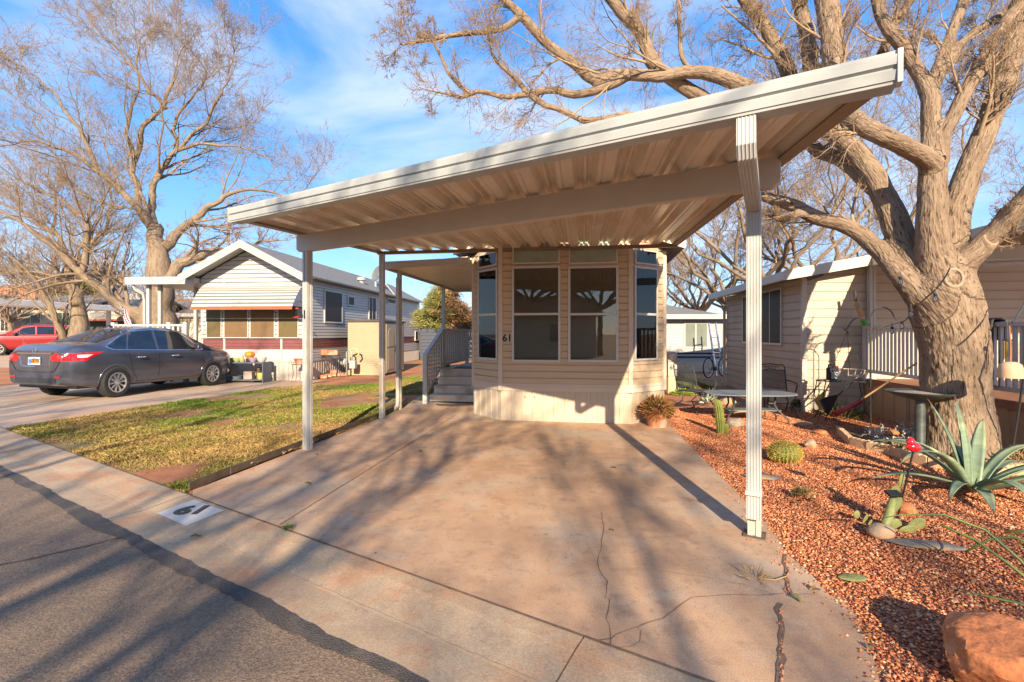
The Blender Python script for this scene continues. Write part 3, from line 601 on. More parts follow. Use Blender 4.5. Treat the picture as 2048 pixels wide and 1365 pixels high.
for k in range(4):
    z = .17 * (k + 1); y = Y0 + .27 * k
    mb = MB(); mb.hexa([AP(a, b, c) for c in (z - .035, z) for a, b in ((XS0, y - .025), (XS1, y - .025), (XS1, (y + .27) if k < 3 else 5.0), (XS0, (y + .27) if k < 3 else 5.0))]); mb.build('tread', m_step, dk, bevel=.004)
    mb = MB(); mb.hexa([AP(a, b, c) for c in (z - .165 if k else .03, z - .037) for a, b in ((XS0, y), (XS1, y), (XS1, y + .02), (XS0, y + .02))]); mb.build('riser', m_step, dk)
def clipseg(p, d, poly):
    t0, t1 = -1e9, 1e9; n = len(poly)
    for i in range(n):
        a = poly[i]; b = poly[(i + 1) % n]; nx, ny = -(b[1] - a[1]), b[0] - a[0]; den = nx * d[0] + ny * d[1]; num = nx * (a[0] - p[0]) + ny * (a[1] - p[1])
        if abs(den) < 1e-9:
            if num > 0: return None
        elif den > 0: t0 = max(t0, num / den)
        else: t1 = min(t1, num / den)
    return (t0, t1) if t1 > t0 else None
def lattice(mb, w, poly, sp, wd, d, angs=(45, -45)):
    xs = [p[0] for p in poly]; zs = [p[1] for p in poly]; c = (sum(xs) / len(xs), sum(zs) / len(zs)); Rm = 4
    for j, a in enumerate(angs):
        dx, dz = math.cos(R(a)), math.sin(R(a)); nx, nz = -dz, dx; k = -Rm
        while k < Rm:
            p = (c[0] + nx * k, c[1] + nz * k); r = clipseg(p, (dx, dz), poly)
            if r and r[1] - r[0] > .03:
                q = [(p[0] + dx * r[i] + nx * s * wd / 2, p[1] + dz * r[i] + nz * s * wd / 2) for i, s in ((0, -1), (1, -1), (1, 1), (0, 1))]
                w.poly(mb, q, d + j * .006, d + j * .006 + .0055)
            k += sp
    return mb
fD = Fr(*(H1.w((-2.4, 2.6, 0))[:2]), -9.5)
wS = Wall(fD, (-.645, 2.4, 0), (0, -1, 0), (-1, 0, 0))  # left side of the deck, x from back to front
def rail(mb, w, pts, wd, ht, d): # sloping rail following pts (x,z top)
    for (xa, za), (xb, zb) in zip(pts, pts[1:]): w.poly(mb, [(xa, za - ht), (xb, zb - ht), (xb, zb), (xa, za)], d - wd / 2, d + wd / 2)
yb, yt, yn = 0, 2.25, 3.42
rt = [(0, 1.63), (yt, 1.63), (yn + .03, 1.06)]
mb = MB(); rail(mb, wS, rt, .09, .045, 0); rl = mb.build('side_railing', m_vinyl, dk, bevel=.003)
mb = MB(); rail(mb, wS, [(0, .80), (yt, .80), (yn, .24)], .05, .06, 0); mb.build('bottom_rail', m_vinyl, rl)
mb = MB(); lattice(mb, wS, [(.05, .80), (yt - .04, .80), (yt - .04, 1.585), (.05, 1.585)], .085, .032, -.008, (90, 0)); lattice(mb, wS, [(yt + .04, .78), (yn - .03, .25), (yn - .03, 1.02), (yt + .04, 1.56)], .085, .032, -.008, (90, 0)); mb.build('lattice', m_vinyl, rl)
for x, zt in ((.0, 1.6), (yt, 1.6), (yn, 1.05)):
    mb = MB(); wS.box(mb, x - .045, x + .045, 0 if x else .0, zt - .02, -.045, .045); mb.build('newel', m_vinyl, rl, bevel=.004)
mb = MB(); x = .12
while x < yn - .06:
    zt = 1.59 if x < yt else 1.59 - (x - yt) * .49; zb_ = .78 if x < yt else .78 - (x - yt) * .48
    wS.box(mb, x - .014, x + .014, zb_, zt, -.045, -.02); x += .17
mb.build('baluster_row', m_vinyl, rl)
wB = Wall(fD, (-.62, 2.4, 0), (1, 0, 0), (0, -1, 0))
mb = MB(); rail(mb, wB, [(0, 1.63), (1.3, 1.63)], .08, .045, 0); rb_ = mb.build('rear_railing', m_vinyl, dk)
mb = MB(); lattice(mb, wB, [(.03, .8), (1.28, .8), (1.28, 1.36), (.03, 1.36)], .10, .035, 0); rail(mb, wB, [(0, 1.40), (1.3, 1.40)], .05, .04, 0)
x = .08
while x < 1.28: wB.box(mb, x - .016, x + .016, 1.38, 1.6, -.01, .02); x += .16
mb.build('lattice', m_vinyl, rb_)
mb = MB(); mb.hexa([AP(a, b, c) for c in (.682, .695) for a, b in ((-2.75, 2.66), (-1.85, 2.66), (-1.85, 3.3), (-2.75, 3.3))])
o = mb.build('doormat', m_dark, None); o.location = dk.location; o.rotation_euler = dk.rotation_euler; tag(o, 'dark flat doormat on the top of the white entry steps', 'doormat')
mb = MB(); cen = G(904, 812); mb.prism([(.36 * math.cos(a), -.22 * math.sin(a)) for a in np.linspace(0, math.pi, 24)], .002, .016)
o = mb.build('half_round_mat', mat('rubber', (.08, .055, .045), .8, .3, 30, bump=.3), None, bevel=.003); o.location = (cen.x, cen.y + .12, 0.003); o.rotation_euler = (0, 0, R(-9)); tag(o, 'half round rubber mat lying on the concrete below the entry steps', 'doormat')
# ------------------------------------------------------------------ home 62 next door
H2 = Fr(-6.6, 15.0, -5.3)
h62 = thing('neighbour_home', 'white ribbed mobile home 62 with maroon stripes and curved metal window awning', 'mobile home', H2.o, H2.a)
w2F = Wall(H2, (0, 0, 0), (1, 0, 0), (0, -1, 0)); w2S = Wall(H2, (0, 0, 0), (0, 1, 0), (1, 0, 0)); w2L = Wall(H2, (-3.55, 12.5, 0), (0, -1, 0), (-1, 0, 0))
m_rib = mat('white_rib_siding', (.45, .44, .425), .45, .05, 2, c3=(.48, .42, .35), c3s=1.2, c3t=(.6, .8), st=(.5, .5, 2)); m_maroon = mat('maroon_siding', (.17, .055, .055), .5, .15, 3); m_wht2 = mat('white_skirting', (.45, .40, .345), .55, .08, 2, c3=(.5, .38, .28), c3s=1.6, c3t=(.5, .75))
zs = .62; zm0 = w2F.at(500, 699)[1]; zm1 = w2F.at(500, 677)[1]; zE = 3.36; apx, apz_ = w2F.at(487.5, 494); apx = -1.775
gz2 = lambda x: zE + (1 - abs(x + 1.775) / 1.775) * .92
def clip2(z):
    if z <= zE: return -3.55, 0
    k = 1.775 * (1 - (z - zE) / .92); return -1.775 - k, -1.775 + k
mb = MB(); w2F.lap(mb, -3.55, 0, zs, zm0, .09, .012); w2F.lap(mb, -3.55, 0, zm1, zE + .92, .14, .05, clip2)
w2S.lap(mb, 0, 12.5, zs, zm0, .09, .03); w2S.lap(mb, 0, 12.5, zm1, zE, .10, .04); w2L.lap(mb, 0, 12.5, zs, zE, .09); mb.quad((-3.55, 12.5, 0), (0, 12.5, 0), (0, 12.5, zE), (-3.55, 12.5, zE))
mb.build('siding', m_rib, h62, fix=False)
mb = MB(); w2F.lap(mb, -3.55, 0, zm0, zm1, .1, .014); w2S.lap(mb, 0, 12.5, zm0, zm1, .085, .018); mb.build('stripe', m_maroon, h62, fix=False)
mb = MB(); w2F.ribs(mb, -3.55, 0, 0, zs, .16, .02, .5); w2S.ribs(mb, 0, 12.5, 0, zs, .16, .02, .5); w2L.ribs(mb, 0, 12.5, 0, zs, .3, .02); mb.build('skirting', m_wht2, h62, fix=False)
mb = MB()
for x in (-3.52, -2.75, -.80, -.03):
    w2F.box(mb, x - .035, x + .035, zs, 3.3 if abs(x + 1.775) > 1.2 else 3.75, .004, .03)
w2F.box(mb, -3.55, 0, zs - .03, zs + .03, .004, .028); w2S.box(mb, 0, 12.5, zs - .03, zs + .03, .004, .028); w2S.box(mb, 0, 12.5, zE - .09, zE + .02, .004, .05)
mb.build('trim', m_white, h62)
mb = MB(); ov = .30; dz = .92 / 1.775
for sg in (-1, 1):
    e = 1.775 + ov; ze = zE - ov * dz + .06; za_ = ze + e * dz
    a = [(-1.775 + sg * e, -.62, ze), (-1.775, -.62, za_), (-1.775, -.62, za_ + .06), (-1.775 + sg * e, -.62, ze + .06)]
    mb.extr(a, [(x, 12.8, z) for x, y, z in a])
rf = mb.build('roof', m_shing, h62)
mb = MB()
for sg in (-1, 1):
    e = 1.775 + ov; ze = zE - ov * dz + .06; za_ = ze + e * dz
    for y0, y1, za0, zb0 in ((-.65, -.622, -.17, .075),):
        a = [(-1.775 + sg * e, y0, ze + za0), (-1.775, y0, za_ + za0), (-1.775, y0, za_ + zb0), (-1.775 + sg * e, y0, ze + zb0)]
        mb.extr(a, [(x, y1, z) for x, y, z in a])
    a = [(-1.775 + sg * e, -.62, ze - .015), (-1.775, -.62, za_ - .015), (-1.775, -.62, za_ - .002), (-1.775 + sg * e, -.62, ze - .002)]
    mb.extr(a, [(x, .0, z) for x, y, z in a])
mb.build('rake_board', m_white, rf)
mb = MB(); x, z = w2S.at(711, 553); mb.lathe([(.0, .42), (.16, .42), (.2, .36), (.2, .28), (.12, .26), (.12, 0)], 14, (-.5, 5.5, 3.55)); mb.build('roof_vent', m_gut, rf, smooth=2)
mb = MB(); mb.tube([(-.45, 7.0, 3.5), (-.45, 7.0, 3.95)], .05, 10); mb.build('vent_pipe', m_gut, rf)
# window band under the awning
m_olive = mat('olive_screen', (.12, .09, .04), .5, .1, 5, spec=.25)
bx = [(417.5, 445), (452.5, 498), (504.5, 551), (560, 598)]; fz1 = w2F.at(480, 608)[1]; fz0 = w2F.at(480, 675)[1]
for i, (a, b) in enumerate(bx):
    x0 = w2F.at(a, 640)[0]; x1 = w2F.at(b, 640)[0]
    window(w2F, h62, x0, min(x1, -.08), fz0, fz1, .03, blind=None, pane=m_screen if i in (1, 2) else m_olive, d=.09, base=.055)
x, z = w2F.at(409, 644); mb = MB(); w2F.box(mb, x - .09, x + .09, z - .11, z + .11, .016, .026); o = mb.build('number_plate', m_black, h62); text('digits', '62', .2, m_white, o, w2F.pt(x, z, .028), wallrot(w2F), bold=.004)
# curved corrugated awning
zt = w2F.at(480, 574)[1]; zb_ = w2F.at(480, 613, .85)[1]; xa0 = w2F.at(381, 613, .85)[0]; xa1 = w2F.at(584.5, 613, .85)[0]; xt0, xt1 = -3.5, -.04
n = 40
def awp(u, v):
    d = .05 + .80 * math.sin(v * math.pi / 2) ** .9 if False else .05 + .8 * v; z = zt + (zb_ - zt) * (v ** 1.45); x = (xt0 + (xa0 - xt0) * v) * (1 - u) + (xt1 + (xa1 - xt1) * v) * u
    return w2F.pt(x, z + .003 * math.cos(v * 2 * math.pi * 7.5), d + .004 * math.cos(v * 2 * math.pi * 7.5))
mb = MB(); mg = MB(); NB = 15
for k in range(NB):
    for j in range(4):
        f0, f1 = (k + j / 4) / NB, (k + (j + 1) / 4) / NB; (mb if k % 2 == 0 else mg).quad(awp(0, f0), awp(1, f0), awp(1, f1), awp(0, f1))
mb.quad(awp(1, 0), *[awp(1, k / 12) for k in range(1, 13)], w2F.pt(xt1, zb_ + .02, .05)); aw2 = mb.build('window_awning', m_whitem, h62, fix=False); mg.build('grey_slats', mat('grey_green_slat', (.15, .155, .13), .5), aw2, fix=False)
mb = MB(); w2F.box(mb, xa0, xa1, zb_ - .10, zb_ - .012, .84, .87); mb.build('valance', mat('red_valance', (.55, .09, .03), .5), aw2)
# side openings
def sidewin(p, q, pane, **k):
    x0, z1 = w2S.at(*p); x1, z0 = w2S.at(*q); return window(w2S, h62, min(x0, x1), max(x0, x1), z0, z1, .05, pane=pane, d=.075, base=.042, **k)
sidewin((647, 582), (680.5, 645), m_screen2); sidewin((694, 594), (705, 611), m_screen2); sidewin((736, 595), (749, 642), m_screen2, vert=(w2S.at(742, 600)[0])); sidewin((773, 598), (788, 608), m_screen2); sidewin((829, 664), (834, 680), m_screen2)
# dish on the eave
ds = thing('satellite_dish', 'grey satellite dish on a bent arm above the eave of home 62', 'satellite dish', H2.w((.02, 7.9, 3.3)), H2.a)
dc = H2.l(P(757, 549, H2.w((.1, 7.9, 0)).y)) - Vector((.02, 7.9, 3.3))
mb = MB(); mb.tube([(0, 0, 0), (.12, 0, .1), (dc.x + .05, dc.y, dc.z - .1), dc], .028, 8); mb.build('mast', m_gut, ds)
mb = MB(); mb.M = Matrix.Translation(dc) @ Matrix.Rotation(R(-35), 4, 'Z') @ Matrix.Rotation(R(72), 4, 'X'); mb.lathe([(.40, .10), (.3, .045), (.15, .012), (0, 0), (0, -.012), (.15, 0), (.3, .033), (.405, .09)], 28); d_ = mb.build('reflector', mat('dish_grey', (.13, .14, .15), .5), ds, smooth=True)
mb = MB(); mb.tube([dc + Vector((0, 0, -.3)), dc + Vector((.35, -.25, -.02))], .018, 6); mb.lathe([(0, .05), (.05, .03), (.05, -.05), (0, -.06)], 10, dc + Vector((.38, -.27, .02))); mb.build('receiver_arm', m_gut, ds)
# carport of 62 on the far side, with posts and a ramp railing
c2 = thing('side_carport', 'flat white carport roof on twin posts at the left side of home 62', 'carport', H2.w((-4.8, .5, 0)), H2.a)
mb = MB(); mb.box(-1.15, 1.22, -.75, 5, 3.14, 3.30); mb.build('roof', m_whitem, c2, bevel=.01)
mb = MB(); mb.box(-1.2, 1.22, -.80, -.755, 3.10, 3.34); mb.build('fascia', m_gut, c2)
for x, y in ((-.62, -.5), (-.35, -.35), (-.1, .9)):
    mb = MB(); mb.box(x - .05, x + .05, y - .05, y + .05, 0, 3.14); mb.build('post', m_whitem, c2)
mb = MB(); sweep(mb, [(-1.0, -.7, 3.1), (-.95, -.65, 2.95), (-.78, -.55, 2.82), (-.75, -.52, 2.6), (-.75, -.52, .1)], fluted(.08, .06, 3), (1, 0, 0)); mb.build('downspout', m_whitem, c2)
rl2 = thing('ramp_railing', 'white wooden ramp railing beyond the grey sedan', 'railing', H2.w((-4.1, -.6, 0)), H2.a)
mb = MB(); mb.box(-2.0, .55, -.04, .04, 1.74, 1.80); mb.build('top_rail', m_vinyl, rl2)
mb = MB(); mb.box(-2.0, .55, -.03, .03, .95, 1.0); mb.build('bottom_rail', m_vinyl, rl2)
for x in (-1.96, -.05, .5):
    mb = MB(); mb.box(x - .06, x + .06, -.06, .06, 0, 1.86); mb.build('post', m_vinyl, rl2)
mb = MB(); x = -1.8
while x < .45: mb.box(x - .03, x + .03, -.02, .02, 1.0, 1.74); x += .17
mb.build('baluster_row', m_vinyl, rl2)
# ------------------------------------------------------------------ resin shed
sh = thing('garden_shed', 'tan resin garden shed with dark roof and arched double doors', 'shed', (G(695, 751).x, 17.0, 0), R(-6))
fs = Fr(sh.location.x, 17.0, -6); wsF = Wall(fs, (0, 0, 0), (1, 0, 0), (0, -1, 0)); wsR = Wall(fs, (1.36, 0, 0), (0, 1, 0), (1, 0, 0)); m_shed = mat('tan_resin', (.36, .285, .18), .55, .06, 3); m_shed2 = mat('tan_resin_door', (.33, .265, .185), .55, .06, 3)
mb = MB(); wsF.lap(mb, 0, 1.36, .05, 1.93, .078, .01); wsR.lap(mb, 0, 2.1, .05, 1.93, .078, .01); mb.quad((0, 0, 0), (0, 2.1, 0), (0, 2.1, 1.93), (0, 0, 1.93)); mb.quad((0, 2.1, 0), (1.36, 2.1, 0), (1.36, 2.1, 1.93), (0, 2.1, 1.93)); wsF.box(mb, .66, .69, .05, 1.93, .004, .014); wsF.box(mb, 0, 1.36, 0, .05, -.02, .02); mb.build('wall', m_shed, sh, fix=False)
mb = MB(); mb.extr([(-.05, -.06, 1.93), (1.42, -.06, 1.93), (1.42, -.06, 1.98), (-.05, -.06, 1.98)], [(-.05, 2.16, 1.93), (1.42, 2.16, 1.93), (1.42, 2.16, 1.98), (-.05, 2.16, 1.98)]); mb.extr([(-.05, -.06, 1.98), (1.42, -.06, 1.98), (.68, -.06, 2.02)], [(-.05, 2.16, 1.98), (1.42, 2.16, 1.98), (.68, 2.16, 2.10)]); mb.build('roof', mat('shed_roof', (.07, .06, .055), .7), sh)
for i in (0, 1):
    a = .12 + i * .92; mb = MB(); wsR.box(mb, a, a + .90, .08, 1.86, .012, .035); d = mb.build('door', m_shed2, sh, bevel=.006)
    mb = MB()
    for z0, z1 in ((.18, .95), (1.02, 1.5)):
        ar = [(a + .14, z0), (a + .76, z0), (a + .76, z1)] + ([(a + .45 + .31 * math.cos(t), z1 + .22 * math.sin(t)) for t in np.linspace(.2, math.pi - .2, 8)] if z0 > 1 else []) + [(a + .14, z1)]
        wsR.poly(mb, ar, .036, .05)
    mb.build('raised_panel', m_shed, d, bevel=.008)
    mb = MB(); wsR.box(mb, a + (.82 if i == 0 else .04), a + (.86 if i == 0 else .08), .85, 1.05, .036, .07); mb.build('handle', m_dark, d)
# ------------------------------------------------------------------ clutter along home 62
m_slate = mat('slate_grey_shelf', (.11, .13, .16), .6, .1); m_pale = mat('pale_ceramic', (.52, .47, .40), .5, .2, 8); m_straw = mat('straw_planter', (.42, .30, .15), .8, .2, 20, bump=.3)
def at2(px, py, Y): p = P(px, py, Y); return p
YB = 14.75
def lath(name, label, cat, loc, prof, m, n=18, group=None, smooth=2):
    mb = MB(); mb.lathe(prof, n); o = mb.build(name, m, None, smooth=smooth); o.location = loc; tag(o, label, cat, group); return o
su = thing('shelf_unit', 'low slate grey two tier plant shelf by the front skirting of home 62', 'shelf', (P(498, 0, 14.6).x, 14.6, 0), R(-5))
zt_ = .62
mb = MB(); mb.box(-.60, .60, -.22, .22, zt_ - .03, zt_); mb.build('shelf', m_slate, su, bevel=.006); mb = MB(); mb.box(-.60, .60, -.22, .22, .06, .09); mb.build('shelf', m_slate, su, bevel=.006)
for x in (-.6, .57): mb = MB(); mb.box(x, x + .03, -.22, .22, 0, zt_ - .03); mb.build('side_panel', m_slate, su)
def on2(dx, dy=0): return su.location + Vector((dx, dy - dx * .09, zt_ + .001))
lath('flower_pot', 'cream pot with dark leaves at the right end of the slate grey shelf', 'flower pot', on2(.42), [(0, 0), (.08, 0), (.13, .06), (.14, .14), (.12, .17), (.1, .15), (0, .13)], m_pale)
lath('bowl', 'lilac bowl between pumpkin and cream pot on the slate grey shelf', 'bowl', on2(.17, -.05), [(0, 0), (.07, 0), (.15, .12), (.155, .15), (.13, .12), (0, .04)], mat('lilac', (.36, .26, .34), .5))
lath('bowl', 'pale green bowl at the left end of the slate grey shelf', 'bowl', on2(-.42), [(0, 0), (.1, 0), (.18, .1), (.19, .13), (.15, .1), (0, .05)], mat('palegreen', (.42, .48, .2), .5))
mb = MB()
mb.grid(lambda u, v: Vector((math.cos(u * 6.2832) * math.sin(v * 3.1416) * .14 * (1 + .09 * abs(math.cos(u * 6.2832 * 4))), math.sin(u * 6.2832) * math.sin(v * 3.1416) * .14 * (1 + .09 * abs(math.cos(u * 6.2832 * 4))), .13 - .12 * math.cos(v * 3.1416) - .03 * math.exp(-40 * min(v, 1 - v) ** 2))), 32, 14); pk = mb.build('pumpkin', mat('pumpkin_skin', (.62, .20, .02), .5), None, smooth=True); pk.location = on2(.0, .04) + Vector((0, 0, .10)); tag(pk, 'orange pumpkin raised on a stand on the slate grey shelf', 'pumpkin')
lath('pot_stand', 'small dark pot under the orange pumpkin', 'flower pot', on2(.0, .04), [(0, 0), (.1, 0), (.12, .1), (0, .1)], m_dark)
lath('flower_pot', 'brown jar between pale green bowl and pumpkin on the slate grey shelf', 'flower pot', on2(-.22), [(0, 0), (.06, 0), (.08, .06), (.05, .13), (.03, .2), (0, .2)], m_straw)
def low2(dx): return su.location + Vector((dx, -.02 - dx * .09, .091))
lath('flower_pot', 'flat dark dish at the left of the lower tier of the slate shelf', 'dish', low2(-.36), [(0, 0), (.15, 0), (.18, .1), (.15, .1), (0, .04)], m_slate)
mb = MB(); mb.box(-.13, .13, -.1, .1, 0, .24); o = mb.build('planter_box', mat('pinkish_box', (.42, .32, .26), .7, .15, 8), None, bevel=.012); o.location = low2(.02); tag(o, 'square pinkish planter box in the middle of the lower tier', 'planter')
lath('flower_pot', 'yellow green pot at the right of the lower tier of the slate shelf', 'flower pot', low2(.40), [(0, 0), (.09, 0), (.12, .2), (.1, .2), (0, .17)], mat('limepot', (.45, .45, .12), .5))
for i, (px, ex) in enumerate(((528.5, 'left'), (537.5, 'right'))):
    p = G(px, 761); lath('planter', ('left' if i == 0 else 'right') + ' one of two straw coloured round planters beside the slate shelf', 'planter', p + Vector((0, .1, 0)), [(0, 0), (.10, 0), (.155, .08), (.165, .22), (.13, .30), (.11, .31), (.1, .27), (0, .25)], m_straw, group='straw coloured planters')
def leafball(name, label, cat, loc, rx, rz, n, seed, cols, ll=.12, lw=.02, stem=True, up=.3):
    rng = np.random.default_rng(seed); t = thing(name, label, cat, loc)
    d = rng.normal(size=(n, 3)); d[:, 2] = np.abs(d[:, 2]) + up; d /= np.linalg.norm(d, axis=1)[:, None]
    c = d * rng.uniform(.35, 1, (n, 1)) ** .5 * np.array([rx, rx, rz]); dr = d + rng.normal(0, .4, (n, 3)); dr /= np.linalg.norm(dr, axis=1)[:, None]
    s = np.cross(dr, rng.normal(size=(n, 3))); s /= np.linalg.norm(s, axis=1)[:, None]; L = (ll * rng.uniform(.6, 1.3, n))[:, None]; W = lw * rng.uniform(.7, 1.2, n)[:, None]
    V = np.stack([c, c + dr * L * .5 + s * W, c + dr * L, c + dr * L * .5 - s * W], 1); col = np.array(cols)[rng.integers(0, len(cols), n)] * rng.uniform(.7, 1.25, (n, 1))
    np_mesh('foliage', V.reshape(-1, 3), np.arange(n * 4).reshape(n, 4), m_vc, t, col=np.repeat(col[:, None], 4, 1).reshape(-1, 3))
    return t
p = G(548, 760); p.y += .15
lb = leafball('potted_succulent', 'tall grey green succulent clump behind the straw coloured planters', 'plant', p + Vector((0, 0, .5)), .30, .5, 900, 3, [(.38, .46, .40), (.28, .40, .33), (.5, .55, .5)], .13, .018)
mb = MB(); mb.tube([(.1, 0, -.5), (.06, 0, -.2), (.0, 0, .05)], [.05, .04, .03], 8); mb.build('stem', m_rust, lb)
# wire stand with terracotta trough in front of the side wall
def wirestand(name, label, loc, w, h, d=.25):
    t = thing(name, label, 'plant stand', loc, R(-5)); mb = MB(); mb.box(-w / 2, w / 2, -d / 2, d / 2, h - .015, h); mb.build('stand_top', m_iron, t)
    for sx in (-1, 1):
        for sy in (-1, 1): mb = MB(); mb.tube([(sx * w * .45, sy * d * .45, h - .02), (sx * w * .38, sy * d * .4, h * .5), (sx * w * .5, sy * d * .5, 0)], .008, 6); mb.build('leg', m_iron, t)
    return t
yW = H2.w((.35, 1.0, 0)); s1 = wirestand('plant_stand', 'black wire plant stand holding terracotta brick pots by the ribbed side wall', Vector((P(661, 0, 16.0).x, 16.0, 0)), .62, .78, .22)
mb = MB(); mb.box(-.30, -.08, -.09, .09, 0, .18); mb.box(-.075, .28, -.085, .085, 0, .16)
for x in (-.03, .05, .13, .21): mb.box(x - .012, x + .012, -.088, -.08, .04, .13)
o = mb.build('terracotta_trough', m_terra, None, bevel=.004); o.location = s1.location + Vector((0, 0, .781)); o.rotation_euler = (0, 0, R(-5)); tag(o, 'terracotta trough with dark slots on the black wire stand', 'planter')
s2 = wirestand('plant_stand', 'white wire plant stand partly hidden by the left carport post', Vector((P(600, 0, 14.6).x, 14.6, 0)), .42, .55, .25)
mb = MB(); mb.lathe([(0, 0), (.12, 0), (.17, .16), (.18, .17), (.15, .17), (0, .14)], 16); o = mb.build('flower_pot', m_terra, None, smooth=2); o.location = s2.location + Vector((0, 0, .551)); tag(o, 'terracotta pot on the wire stand behind the left carport post', 'flower pot')
for i, (px, nm_) in enumerate(((566, 'left'), (577, 'right'))):
    p = G(px, 742 + 12); mb = MB(); mb.lathe([(0, 0), (.07, 0), (.09, .06), (.07, .12), (.045, .15), (.06, .2), (.045, .25), (0, .26)], 12, (0, 0, .19)); mb.box(-.1, .1, -.08, .08, 0, .19); o = mb.build('garden_figurine', m_dark if i else m_rust, None, smooth=2); o.location = Vector((p.x, 14.8, 0)); tag(o, nm_ + ' dark garden figurine on a block before the white skirting', 'figurine')
hf = thing('hummingbird_feeder', 'red glass hummingbird feeder hanging under the white awning corner', 'bird feeder', P(594, 633, 14.3))
mb = MB(); mb.lathe([(0, -.06), (.09, -.05), (.11, -.02), (.05, .0), (0, 0)], 14); mb.lathe([(0, .26), (.05, .25), (.06, .22), (0, .2)], 12); mb.build('base', mat('red_plastic', (.5, .02, .02), .3), hf, smooth=2)
mb = MB(); mb.lathe([(.045, .0), (.05, .1), (.04, .2)], 12); mb.build('bottle', m_glass, hf, smooth=True)
mb = MB(); mb.tube([(0, 0, .26), (0, 0, .42), (0, .2, .47), (0, .72, .47)], .008, 5); mb.build('hook', m_iron, hf)
gm = thing('gas_meter', 'grey gas meter with bent yellow pipe beside the tan shed', 'gas meter', Vector((P(701, 0, 16.6).x, 16.5, 0)), R(-5))
m_gasg = mat('meter_grey', (.30, .33, .34), .5, .15)
mb = MB(); mb.box(.02, .24, -.1, .1, .28, .56); mb.lathe([(0, .12), (.1, .1), (.12, 0), (.1, -.1), (0, -.12)], 14, (-.22, 0, .52)); mb.build('meter_body', m_gasg, gm, bevel=.015)
mb = MB(); mb.tube([(-.1, 0, 0), (-.1, 0, .85), (.0, 0, .92), (.08, 0, .85), (.08, 0, .56)], .03, 8); mb.tube([(-.22, 0, .52), (-.1, 0, .52)], .03, 8); mb.build('riser_pipe', m_gasg, gm, smooth=True)
mb = MB(); mb.tube([(.0, .02, .92), (.18, .02, .98), (.3, .02, .92), (.33, .02, .78), (.24, .02, .68)], .03, 8); mb.build('bent_pipe', mat('yellow_pipe', (.62, .5, .22), .5), gm, smooth=True)
# loose red bricks
rb = random.Random(5)
bl = [(648, 757, 0, 'at the left end of the row'), (657, 755, .0, 'second from the left of the row'), (666, 753, 0, 'in the middle of the row'), (666, 753, .12, 'resting on top of the middle of the row'), (676, 752, 0, 'right of the middle of the row'), (686, 752, 0, 'close to the gas meter')]
for px, py, z, w_ in bl:
    mb = MB(); mb.box(-.11, .11, -.07, .07, 0, .115); o = mb.build('brick', m_terra, None, bevel=.012); p = G(px, py); p.z = z; o.location = p; o.rotation_euler = (0, 0, rb.uniform(-.5, .5)); tag(o, 'red garden brick ' + w_ + ' below the terracotta trough', 'brick', 'bricks below the terracotta trough')
# ------------------------------------------------------------------ cars
m_carg = mat('grey_car_paint', (.105, .115, .15), .2, .06, 3, metal=.6, coat=1); m_carr = mat('red_car_paint', (.28, .005, .008), .3, .05, 3, metal=.2, coat=1)
m_tint = mat('tinted_glass', (.012, .016, .022), .03, .1, 3, spec=1.0); m_tyre = mat('tyre_rubber', (.018, .018, .018), .8, .2, 30); m_alloy = mat('alloy', (.62, .62, .63), .3, .05, metal=.8)
m_chrome = mat('chrome', (.75, .76, .78), .12, .02, metal=1); m_red = mat('red_lens', (.55, .006, .01), .12, .1, 8, coat=1); m_clear = mat('clear_lens', (.65, .62, .6), .15, .1, 8)
def smooth_interp(keys, y, s=.07):
    k = np.array(keys, float); r = 0; offs = np.linspace(-2, 2, 9); w = np.exp(-offs ** 2 / 2); w /= w.sum()
    for o, a in zip(offs, w): r = r + a * np.interp(y + o * s, k[:, 0], k[:, 1])
    return r
